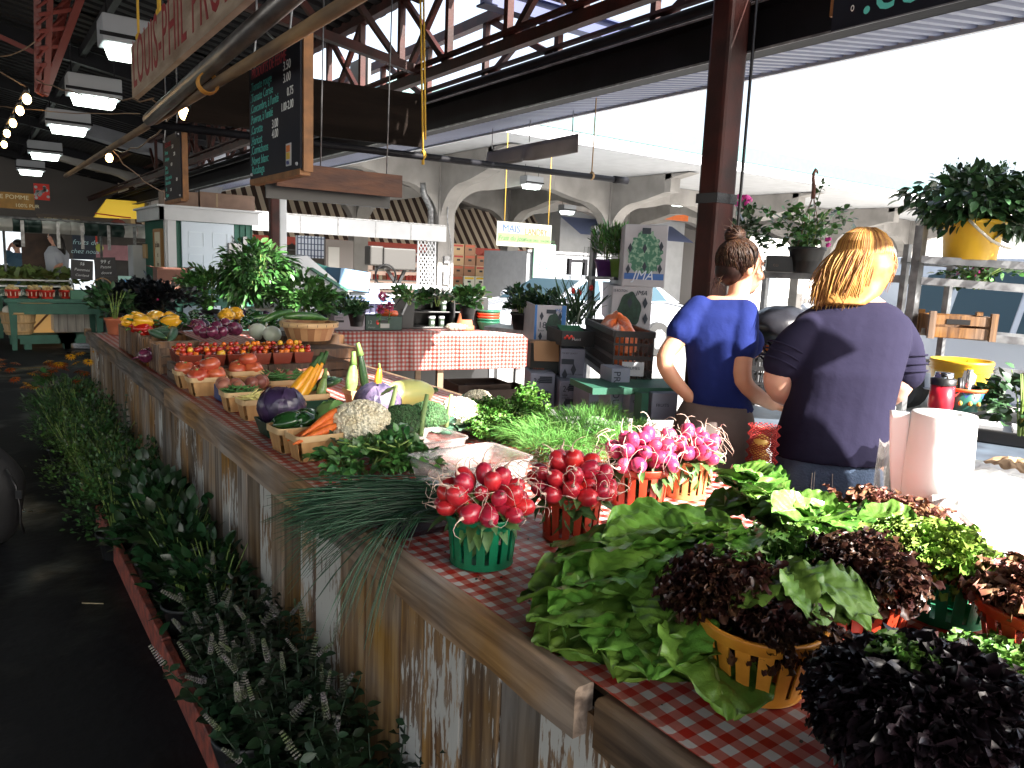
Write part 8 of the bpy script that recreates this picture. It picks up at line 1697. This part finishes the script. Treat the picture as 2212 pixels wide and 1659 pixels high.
p=PD(2030,885,3.0); t=thing('red_jug','red drinks jug with a black and chrome lid','jug',p); g=MB(); g.lathe([(.042,0),(.046,.02),(.044,.10),(0,.10)],k=24); g.obj('body',B('jug_red',(.42,.015,.03),rough=.3),t); g=MB(); g.lathe([(.046,.10),(.047,.125),(.03,.13),(0,.13)],k=24); g.obj('lid',M_black,t); g=MB(); g.lathe([(.035,.13),(.033,.15),(0,.152)],k=20); g.obj('cap',B('chrome',(.5,.5,.5),metal=1.,rough=.15),t)
p=PD(2068,848,3.4); t=thing('yellow_bucket','empty yellow bucket with ribbed rim on the lower rack','bucket',p); g=MB(); g.lathe([(.10,0),(.118,.10),(.125,.105),(.120,.115),(.127,.12),(.122,.13),(.128,.135),(.126,.15),(.118,.15),(.10,.004),(0,.002)],k=32); g.obj('body',MATS['bucket_yellow'],t)
plant('leafy herb plant at the right edge on the work bench',PD(2205,925,3.0),.14,.26,500,.04,M_lf,None,tpl=LEAFR,clump=20)
t=plant('row of seedlings glimpsed on the rack behind the women',PD(1700,690,4.1),.12,.06,120,.03,M_lfm,None)
# net bag / onions between the women
p=PD(1640,1040,2.9); t=thing('net_bag','red net bag of yellow onions between the two women','bag',p); g=MB(); [g.ball((rnd.gauss(0,.03),rnd.gauss(0,.03),.02+i*.035),(.032,.032,.03),12,8) for i in range(5)]; g.obj('onions',B('onion_gold',(.72,.45,.10),rough=.3),t)
g=MB(); 
for j in range(18):
    a=2*math.pi*j/18; g.tube([(.06*math.cos(a+z*9),.06*math.sin(a+z*9),z*.24-.02) for z in np.linspace(0,1,8)],.0015,4); g.tube([(.06*math.cos(a-z*9),.06*math.sin(a-z*9),z*.24-.02) for z in np.linspace(0,1,8)],.0015,4)
g.obj('net',B('net_red',(.3,.012,.01)),t)
# plastic bag behind, paper roll, white paper and kraft bags on a low table
t=thing('clear_bag','crinkled clear plastic bag hanging beside the jeans','bag',PD(1925,1045,2.75)); g=MB(); g.grid(lambda u,v: np.stack([.07*np.cos(u*2*np.pi)*(1+.15*np.sin(u*37+v*9)),.05*np.sin(u*2*np.pi)*(1+.15*np.sin(u*29)),.15-.38*v+.01*np.sin(u*50)],-1),50,18); g.obj('film',B('bag_film',(.30,.27,.25),rough=.12,alpha=.6,coat=.5,bump=1.,bscale=30),t)
zc_=PZ(2010,1130,.84); p=PD(2008,1140,2.2); t=thing('paper_roll','tall white roll standing in full sun behind the lettuces','roll',(p[0],p[1],.845)); zt_=PD(2008,885,2.2)[2]-.845; g=MB(); g.lathe([(0,0),(.088,0),(.089,zt_*.5),(.084,zt_-.004),(.082,zt_),(.04,zt_+.001),(.035,zt_-.02),(0,zt_-.02)],k=40); g.obj('roll',B('paper_white',(.86,.86,.84),rough=.7,bump=.3,bscale=12),t)
g=MB(); e0=-RH*.088; g.grid(lambda u,v: np.stack([(e0[0]-RH[0]*(.0+.05*u*(1-v)**.5))+FH[0]*.02*u+0*v,(e0[1]-RH[1]*(.0+.05*u*(1-v)**.5))+FH[1]*.02*u,zt_*(1-v)*.98],-1),6,14); o=g.obj('loose_sheet',MATS['paper_white'],t); o.modifiers.new('s','SOLIDIFY').thickness=.002
t=thing('paper_table','low side table spread with white paper in full sun at the right','table',(2.08,.55,0),R(0)); g=MB(); g.box((.19,.0,.80),(.40,1.3,.03)); g.obj('top',M_white,t)
for x in(.05,.34):
    for y in(-.55,.55): g=MB(); g.box((x,y,.39),(.05,.05,.78)); g.obj('leg',M_galv,t)
for k,(u,v,s_,lab) in enumerate(((2110,1060,1.,'crumpled white paper bag nearest the roll'),(2170,1090,1.15,'big crumpled white paper bag at the right'),(2190,1040,.9,'crumpled brown paper bag at the right edge'),(2090,1130,.9,'white paper heap right behind the rose lettuce'))):
    R0=np.random.default_rng(k); ph=R0.uniform(0,6,6); g=MB(); g.ball((0,0,0),(.14*s_,.12*s_,.08*s_),30,16,fn=lambda V:1+.10*np.abs(np.sin(V[:,0]*7+ph[0]))+.10*np.abs(np.sin(V[:,1]*9+V[:,2]*5+ph[1]))-.08*np.abs(np.sin(V[:,0]*13+V[:,1]*11+ph[2])),sm=False); o=g.obj('paper_bag',B('kraft_bag',(.45,.30,.17),rough=.8) if k==2 else MATS['paper_white']); o.location=PZ(u,v,.87); tag(o,lab,'bag','crumpled paper bags')
# unseen crates and hung board, added off to the right to shade the vendors
t=thing('added_crate_stack','unseen stack of brown crates added to shade the vendors','crates',(2.72,.40,0),.27); g=MB()
for i in range(8): g.box((.012*(i%2),0,.11+i*.215),(.36,.34,.205))
g.obj('crates',M_cw,t)
t=thing('added_shade_board','unseen dark board added overhead to shade the vendors','board',(2.88,-.2,2.42),R(15)); g=MB(); g.box((0,0,.17),(.62,.02,.34)); g.obj('board',M_dw,t); g=MB(); [g.tube([(x,0,.34),(x,0,1.0)],.004,5) for x in(-.25,.25)]; g.obj('wire',M_galv,t)
# ================= PLANTS beyond the counter =================
p=PZ(556,692,.87); t=plant('big glossy pepper plant in a white bucket at the end of the counter',p,.33,.62,2200,.085,B('pepper_leaf',(.028,.085,.018),rough=.42,island=.5,vcol=(.05,.13,.03),vscale=10,coat=.1),B('bucket_white',(.62,.60,.56),rough=.5),.17,.13,tpl=leaf_tpl(.2,.12,.3),clump=50,zup=.15,droop=.5,stems=16); g=MB(); g.lathe([(.178,.10),(.186,.105),(.186,.115),(.178,.12)],k=32); g.obj('bucket_rib',MATS['bucket_white'],t)
g=MB(); b_=np.array([.06,0,.62]); k=12; g.inst(LEAF,rand_rot(k,.9,tilt=.6),np.array([b_+[rnd.gauss(0,.03),rnd.gauss(0,.03),rnd.uniform(-.04,.16)] for _ in range(k)]),nr.uniform(.09,.16,k)); g.tube([(.02,0,.2),(.06,0,.75)],[.008,.004],6); g.obj('top_shoot',M_lfm,t)
for k,(u,v,r,h,n,s_,m,lab) in enumerate(((655,705,.27,.40,1100,.07,M_lfm,'narrow leaved pepper plant right of the white bucket'),(455,690,.28,.42,900,.06,M_lfm,'thin pepper plant with pale shoots left of the white bucket'),(400,640,.22,.36,500,.05,M_lf,'feathery herb plant before the hut door'),(700,700,.20,.20,500,.05,M_lf,'low dark pepper plant, left of three on the far table'),(748,700,.18,.18,450,.05,M_lf,'low dark pepper plant, middle of three on the far table'))):
    p=PZ(u,v,.86); plant(lab,p,r,h,n,s_,m,M_pb_,.09,.10,clump=24,zup=.4,droop=.15,stems=10)
for k,(u,v,d,r,h,n,m,lab) in enumerate(((258,700,7.4,.18,.16,600,M_lfb,'purple black basil just right of the terracotta pot'),(300,700,7.5,.22,.20,900,M_lfb,'purple black basil in the middle of the dark mass'),(350,700,7.6,.22,.22,900,M_lfb,'purple black basil at the right of the dark mass'))):
    plant(lab,PZ(u,v,.90),r*1.2,h*1.3,n,.05,m,M_pb_,.09,.10,clump=24,zup=.5,group='black basil plants')
p=PZ(250,722,.845); plant('green bay plant in a terracotta pot at the far end of the rail',p,.14,.26,240,.06,M_lf,M_tc,.075,.13,clump=10)
for k,(u,v,d,r,h,n,s_,m,tp,pm,lab) in enumerate(((1125,712,5.3,.13,.18,300,.05,M_lf,LEAF,M_pb_,'dark potted plant left of the carton numbered 18'),(1172,705,5.2,.09,.16,200,.045,M_lf,LEAF,M_pb_,'second dark potted plant left of the carton numbered 18'),(1010,690,6.9,.19,.20,420,.05,M_lfm,LEAFR,M_pb_,'leafy plant behind the terracotta pot on the far table'),(885,652,7.1,.16,.14,260,.06,M_lfm,LEAF,None,'variegated plant behind the black organiser'),(945,655,7.1,.13,.13,200,.05,M_lf,LEAF,None,'plant beside the variegated one behind the organiser'),(1308,600,5.0,.11,.24,420,.05,M_lfm,LEAFN,M_pur,'spiky plant in a purple pot on the metal rack'),(1338,600,4.95,.09,.22,360,.05,M_lfm,LEAFN,B('pot_lime',(.10,.18,.03)),'spiky plant in a green pot beside the purple one'),(770,705,6.9,.12,.12,260,.05,M_lf,LEAF,M_pb_,'low dark pepper plant, right of three on the far table'),(1290,740,4.9,.10,.12,200,.04,M_lfm,LEAFN,None,'wispy plant behind the carton numbered 18'))):
    plant(lab,PD(u,v,d),r,h,n,s_,m,pm,.075,.12,tpl=tp,clump=16 if tp is not LEAFN else 0,zup=.5 if tp is not LEAFN else 1.2)
# iris-like blades in the carton numbered 18
t=thing('blade_plant','tall bladed plant with small red flowers growing out of the carton numbered 18','plant',PD(1240,675,4.85)); g=MB()
for _ in range(80): a=rnd.uniform(0,6.3); el=rnd.uniform(.7,1.5); L_=rnd.uniform(.14,.34); g.inst(BLADE,dir_rot(np.array([[math.cos(a)*math.cos(el),math.sin(a)*math.cos(el),math.sin(el)]]),jit=1),np.array([[rnd.gauss(0,.05),rnd.gauss(0,.04),-.08]]),np.array([L_]))
for _ in range(4): a=rnd.uniform(-.1,.1); g.tube([(a,0,0),(a+.01,0,.2),(a+.03*rnd.random(),.0,.42)],[.003,.002,.001],5)
g.obj('blades',M_lf,t); g=MB(); [g.ball((x,-.04,z),(.018,.012,.02),8,6) for x,z in((-.05,.14),(.0,.13),(.10,.16))]; g.obj('red_flower',B('petal_red',(.65,.04,.03)),t)
# pale pink chrysanthemums by the striped chair
for k,(u,v) in enumerate(((826,640),(822,668),(842,662))):
    t=thing('pink_flower',['upper pink pompom flower beside the striped cloth','lower left pink pompom flower beside the striped cloth','lower right pink pompom flower beside the striped cloth'][k],'flower',PD(u,v,7.0),0); g=MB(); kk=70; D=nr.normal(0,1,(kk,3)); g.inst(LEAFS,dir_rot(D),D/np.linalg.norm(D,axis=1)[:,None]*.012,nr.uniform(.03,.045,kk)); g.obj('petals',B('petal_rose',(.50,.08,.20),island=.3),t); g=MB(); g.tube([(0,0,0),(.0,.02,-.16)],.004,5); g.inst(LEAF,rand_rot(5,.2),np.array([[0,0,-.04-.02*i] for i in range(5)]),np.full(5,.06)); g.obj('stem',M_lfm,t)
# ---- white stall, striped chair etc. behind the far table
y=9.2; t=thing('white_stall','big white market bin with a sloped dark green lip','stall',(0,0,0)); P4=[PY(*q,y) for q in((623,556),(664,552),(752,628),(752,760),(623,760))]; g=MB(); n=5; g.add(P4+[q+np.array([0,1.0,0]) for q in P4],[tuple(range(n-1,-1,-1)),tuple(range(n,2*n))]+[(i,(i+1)%n,n+(i+1)%n,n+i) for i in range(n)]); g.obj('side',M_white,t); g=MB(); a=PY(670,580,y-.02); b=PY(746,627,y-.02); g.bar(a,b,.03,.16,up=(0,1,0)); g.obj('green_lip',B('lip_green',(.015,.09,.06)),t)
t=thing('blue_bin','slate blue bin tipped beside the white stall','bin',PY(770,606,9.1)); g=MB(); g.box((0,.3,0),(.42,.5,.26),roty(.12)); g.obj('shell',B('bin_blue',(.10,.20,.33),rough=.6),t,bevel=.01); t=thing('teal_tub','long teal tub on the white stall','tub',PY(722,588,9.6)); g=MB(); g.box((0,.2,0),(.75,.35,.10),roty(.25)); g.obj('shell',B('tub_teal',(.02,.16,.14)),t,bevel=.01)
t=cloth('striped_cloth','blue and white striped cloth draped over a chair behind the far table',[(-.0,1.02),(.10,1.10),(.30,1.10),(.36,.55)],0,.62,stripes('cloth_blue_stripe',(.62,.66,.72),(.06,.13,.30),.035,2),'y',.02,30,tuple(PY(745,700,8.2)*[1,1,0]),0)
t=thing('lilac_cloth','lilac cloth bunched on the counter behind the far table','cloth',PY(808,668,8.4)); g=MB(); g.grid(lambda u,v: np.stack([(u-.5)*.3*(.25+v)+.02*np.sin(u*30),.03*np.sin(u*26)*v,.28-.42*v],-1),40,8); g.obj('cloth',B('lilac',(.32,.32,.50)),t)
y=10.4; t=thing('white_counter','long white counter behind the far table','counter',(0,0,0)); g=MB(); a=PY(790,612,y); b=PY(948,632,y); W=b[0]-a[0]; g.box(((a[0]+b[0])/2,y+.3,a[2]-.04),(W,.6,.06)); g.box(((a[0]+b[0])/2,y+.3,a[2]-.18),(W,.6,.05)); g.obj('top',M_white,t); g=MB(); [g.box((a[0]+W*q,y+.1,a[2]/2-.1),(.05,.05,a[2]-.25)) for q in(.02,.35,.55,.98)]; g.obj('leg',M_galv,t); g=MB(); g.box(((a[0]+b[0])/2,y+.55,a[2]/2),(W,.03,a[2]-.3)); g.obj('dark_back',M_black,t)
t=thing('hose_reel','dark machine with a coiled hose against the wall opening','machine',PY(855,565,14.5)); g=MB(); g.box((0,0,.05),(.75,.4,.45)); g.box((-.5,0,.1),(.3,.3,.4)); g.obj('case',B('machine_dark',(.03,.028,.026)),t,bevel=.03); g=MB(); g.lathe([(.22,-.03),(.25,0),(.22,.03)],(-.35,-.25,-.3),20,rot=rotx(math.pi/2)); g.bar((.25,0,-.1),(0,0,-.6),.06); g.bar((-.25,0,-.1),(.1,0,-.6),.06); g.obj('hose',M_black,t)
for (u0,u1,v0,v1,y_,m,nm_,lab) in ((702,762,520,665,16.4,B('wall_brown_grey',(.16,.14,.13)),'service_door','dark service door with a pale panel behind the white stall'),(640,700,512,556,17.5,B('grille_white',(.55,.6,.68)),'window_grille','white barred window behind the slim column')):
    a=PY(u0,v1,y_); b=PY(u1,v0,y_); t=thing(nm_,lab,nm_.split('_')[-1],((a[0]+b[0])/2,y_,(a[2]+b[2])/2)); g=MB(); g.box((0,0,0),(b[0]-a[0],.1,b[2]-a[2])); g.obj('panel',m,t); g=MB()
    if nm_=='service_door': g.box((-.15,-.06,.15),(.26,.02,.9)); g.obj('pale_panel',B('pale_grey_panel',(.35,.34,.32)),t)
    else:
        for q in np.linspace(-.48,.48,9): g.box((q*(b[0]-a[0]),-.06,0),(.02,.02,b[2]-a[2])); 
        for q in np.linspace(-.4,.4,4): g.box((0,-.06,q*(b[2]-a[2])),(b[0]-a[0],.018,.02))
        g.obj('bars',B('bar_navy',(.04,.06,.12)),t)
# ================= GROUND PLANTING along the counter =================
M_h1=B('herb_green',(.016,.052,.012),rough=.5,island=.6,vcol=(.045,.115,.028),vscale=6); M_h2=B('herb_yellow_green',(.05,.11,.02),rough=.5,island=.5); M_h3=B('basil_green',(.012,.045,.012),rough=.4,island=.5,coat=.1); M_h4=B('mint_green',(.012,.036,.013),rough=.5,island=.5); M_sp=B('mint_spike',(.17,.15,.16),rough=.8,island=.35,vcol=(.08,.11,.04),vscale=30)
kinds=[('herb_plant','feathery green herb',M_h1,LEAFN,.035,1000),('herb_plant','fine leaved thyme like herb',M_h2,LEAFS,.020,1300),('herb_plant','small leaved oregano',M_h1,LEAFS,.026,1000),('basil_plant','large leaved basil',M_h3,LEAF,.055,360)]
spots=[(.50,6.7,0,'nearest the orange flowers'),(.62,6.35,2,'second from the far end'),(.46,5.95,0,'third from the far end, leaning over the kerb'),(.63,5.65,2,'fourth from the far end against the planks'),(.48,5.3,1,'yellowish, before the start of the kerb'),(.62,4.95,2,'in the middle of the bed against the planks'),(.50,4.65,1,'in the middle of the bed by the kerb'),(.63,4.3,2,'just past the middle against the planks'),(.52,4.0,2,'just past the middle by the kerb'),(.64,3.7,3,'tall, halfway along the near part of the bed'),(.60,3.42,3,'near the kerb where the paint is worn'),(.66,3.15,3,'against the planks beside the dark gap'),(.61,2.92,3,'with the largest leaves, in a black pot'),(.67,2.70,3,'just before the flowering mint')]
for k,(x,y,ki,lab) in enumerate(spots):
    nm_,a_,m,tp,s_,n=kinds[ki]; h=.36 if ki!=3 else .34; r=.20 if ki!=3 else .17
    plant('%s %s'%(a_,lab),(x,y,.058 if x>.53 else .01),r,h,int(n*1.1),s_,m,M_pb_,.085,.13,tpl=tp,clump=30,zup=.7,name=nm_,group='herbs potted along the counter',stems=14,core=.2,lo=0)
for k,(x,y) in enumerate(((.78,5.0),(.74,4.55),(.76,4.75))):
    t=thing('mint_shoot',['tall mint shoot reaching up the planks, left one','tall mint shoot reaching up the planks, right one','tall mint shoot between the other two'][k],'plant',(x-.05,y,.06)); g=MB(); g2=MB(); H=.52+.05*k; q=[np.array([.03*math.sin(z*4+k),.0,z*H]) for z in np.linspace(0,1,10)]; g2.tube(q,.0025,5)
    for z in np.linspace(.45,1,9):
        for s_ in(0,math.pi): a=z*8+s_; g.inst(LEAF,dir_rot(np.array([[math.cos(a),math.sin(a),.35]])),np.array([[.03*math.sin(z*4+k),0,z*H]]),np.array([.05*(1.2-z*.6)]))
    g.obj('foliage',M_h4,t); g2.obj('stem',M_h4,t)
# orange brown flowers
M_pt=B('petal_rust',(.30,.06,.01),rough=.6,island=.4); M_py_=B('petal_gold',(.65,.30,.01),rough=.6,island=.3)
petal=leaf_tpl(.16,.08,.35,3)
t=plant('clump of rust and yellow daisy flowers at the far end of the bed',(.60,6.95,.0),.24,.40,500,.06,M_h1,M_pb_,.10,.14,name='daisy_plant',stems=20)
for i in range(40):
    gold=i>33; a=rnd.uniform(0,6.3); r_=rnd.uniform(.02,.26); z=rnd.uniform(.38,.60) if not gold else rnd.uniform(.6,.72); f=MB(); k=12; A_=np.linspace(0,2*math.pi,k,endpoint=False); D=np.stack([np.cos(A_),np.sin(A_),0*A_+.1],1); Rm=dir_rot(D,jit=.05); tl=frame((rnd.gauss(-.4,.3),rnd.gauss(-.3,.3),1)); Rm=np.einsum('ij,kjl->kil',tl,Rm); f.inst(petal,Rm,np.zeros((k,3)),np.full(k,.045)); f.ball((0,0,.004),(.012,.012,.008),8,5,mi=1)
    o=f.obj('blossom',[M_py_ if gold or i%4==0 else M_pt,M_stem],t); o.location=(r_*math.cos(a),r_*math.sin(a)*1.6-.25*(not gold),z)
# flowering mint at the near end: leafy stems and pale spikes
SP=MB()
for i in range(9):
    z=.12+i*.10; rr_=.085*(1-.5*(i/8)**2)
    for j in range(8): a=j*.785+i*.4; SP.ball((rr_*math.cos(a),rr_*math.sin(a),z),(.042,.042,.036),5,3)
SPT=(np.concatenate(SP.V),SP.F)
mints=[(.63,2.38,'large flowering mint, farthest of the mints'),(.66,2.05,'flowering mint in the middle against the planks'),(.57,2.0,'flowering mint in the middle overhanging the kerb'),(.64,1.70,'nearest flowering mint against the planks'),(.58,1.62,'nearest flowering mint at the bottom edge'),(.68,1.38,'thin dark mint at the bottom by the white planks')]
for k,(x,y,lab) in enumerate(mints):
    t=thing('mint_plant',lab,'plant',(x,y,.06),0,'flowering mints at the near end of the bed'); g=MB(); g.lathe([(.07,0),(.09,.12),(.097,.12),(.097,.105),(.07,0)],k=20); g.obj('pot',M_pb_,t); g=MB(); g2=MB(); g3=MB(); R0=random.Random(k)
    for s in range(30):
        a=R0.uniform(0,6.3); lean=R0.uniform(.05,.5); H=R0.uniform(.16,.34)*(1.1 if k>4 else 1.); d=np.array([math.cos(a)*lean,math.sin(a)*lean,1.]); p_=np.array([math.cos(a)*.05,math.sin(a)*.05,.10]); q=[p_+d*H*z-np.array([0,0,.10*lean*z*z]) for z in np.linspace(0,1,6)]; g2.tube(q,[.003,.003,.0025,.0022,.002,.0015],5)
        n=11; zz=np.linspace(.15,1,n); P_=np.array([p_+d*H*z-np.array([0,0,.10*lean*z*z]) for z in zz]); 
        for s_ in(0,math.pi): A_=zz*11+s_+a; g.inst(LEAF,dir_rot(np.stack([np.cos(A_),np.sin(A_),0*A_+.25],1)),P_,(.060-.030*zz)*R0.uniform(.8,1.2))
        if R0.random()<.55 and k<5:
            dd=d+np.array([R0.gauss(0,.5),R0.gauss(0,.5),-.1]); L_=R0.uniform(.05,.085); g3.inst(SPT,frame(dd)[None],q[-1][None],np.array([[L_*.95,L_*.95,L_]]))
    g.obj('foliage',M_h4,t); g2.obj('stem',M_h4,t)
    if g3.n: g3.obj('flower_spike',M_sp,t)
# ---- dark bag at the left edge
p=PZ(28,1175,0); t=thing('backpack','dark bulging backpack with dangling strap at the left edge','bag',(p[0]-.12,p[1]+.05,0),R(-30)); g=MB(); g.ball((0,0,.27),(.20,.15,.28),28,18,fn=lambda V:1+.04*np.sin(V[:,2]*6)); g.obj('shell',B('bag_black',(.010,.010,.011),rough=.7,bump=.5,bscale=14),t); g=MB()
for a in (-.5,.0,.5): g.tube([(.205*math.sin(a)*math.cos(z),-.155*math.cos(a)*math.cos(z),.27+.285*math.sin(z)) for z in np.linspace(-1.2,1.3,14)],.006,6)
g.obj('seam',B('bag_seam',(.03,.03,.03)),t); g=MB(); g.tube([(.17,-.08,.42),(.22,-.09,.34),(.24,-.1,.24),(.235,-.1,.16),(.25,-.1,.10)],.009,6,flat=.4); g.box((.235,-.1,.30),(.03,.012,.04)); g.obj('strap',M_black,t)
g=MB(); P_=PZ(200,1303,.006); g.box(P_,(.09,.005,.004),rotz(-.6)); o=g.obj('straw_stalk',B('straw',(.30,.25,.15))); tag(o,'short pale stalk lying on the dark floor','stalk')
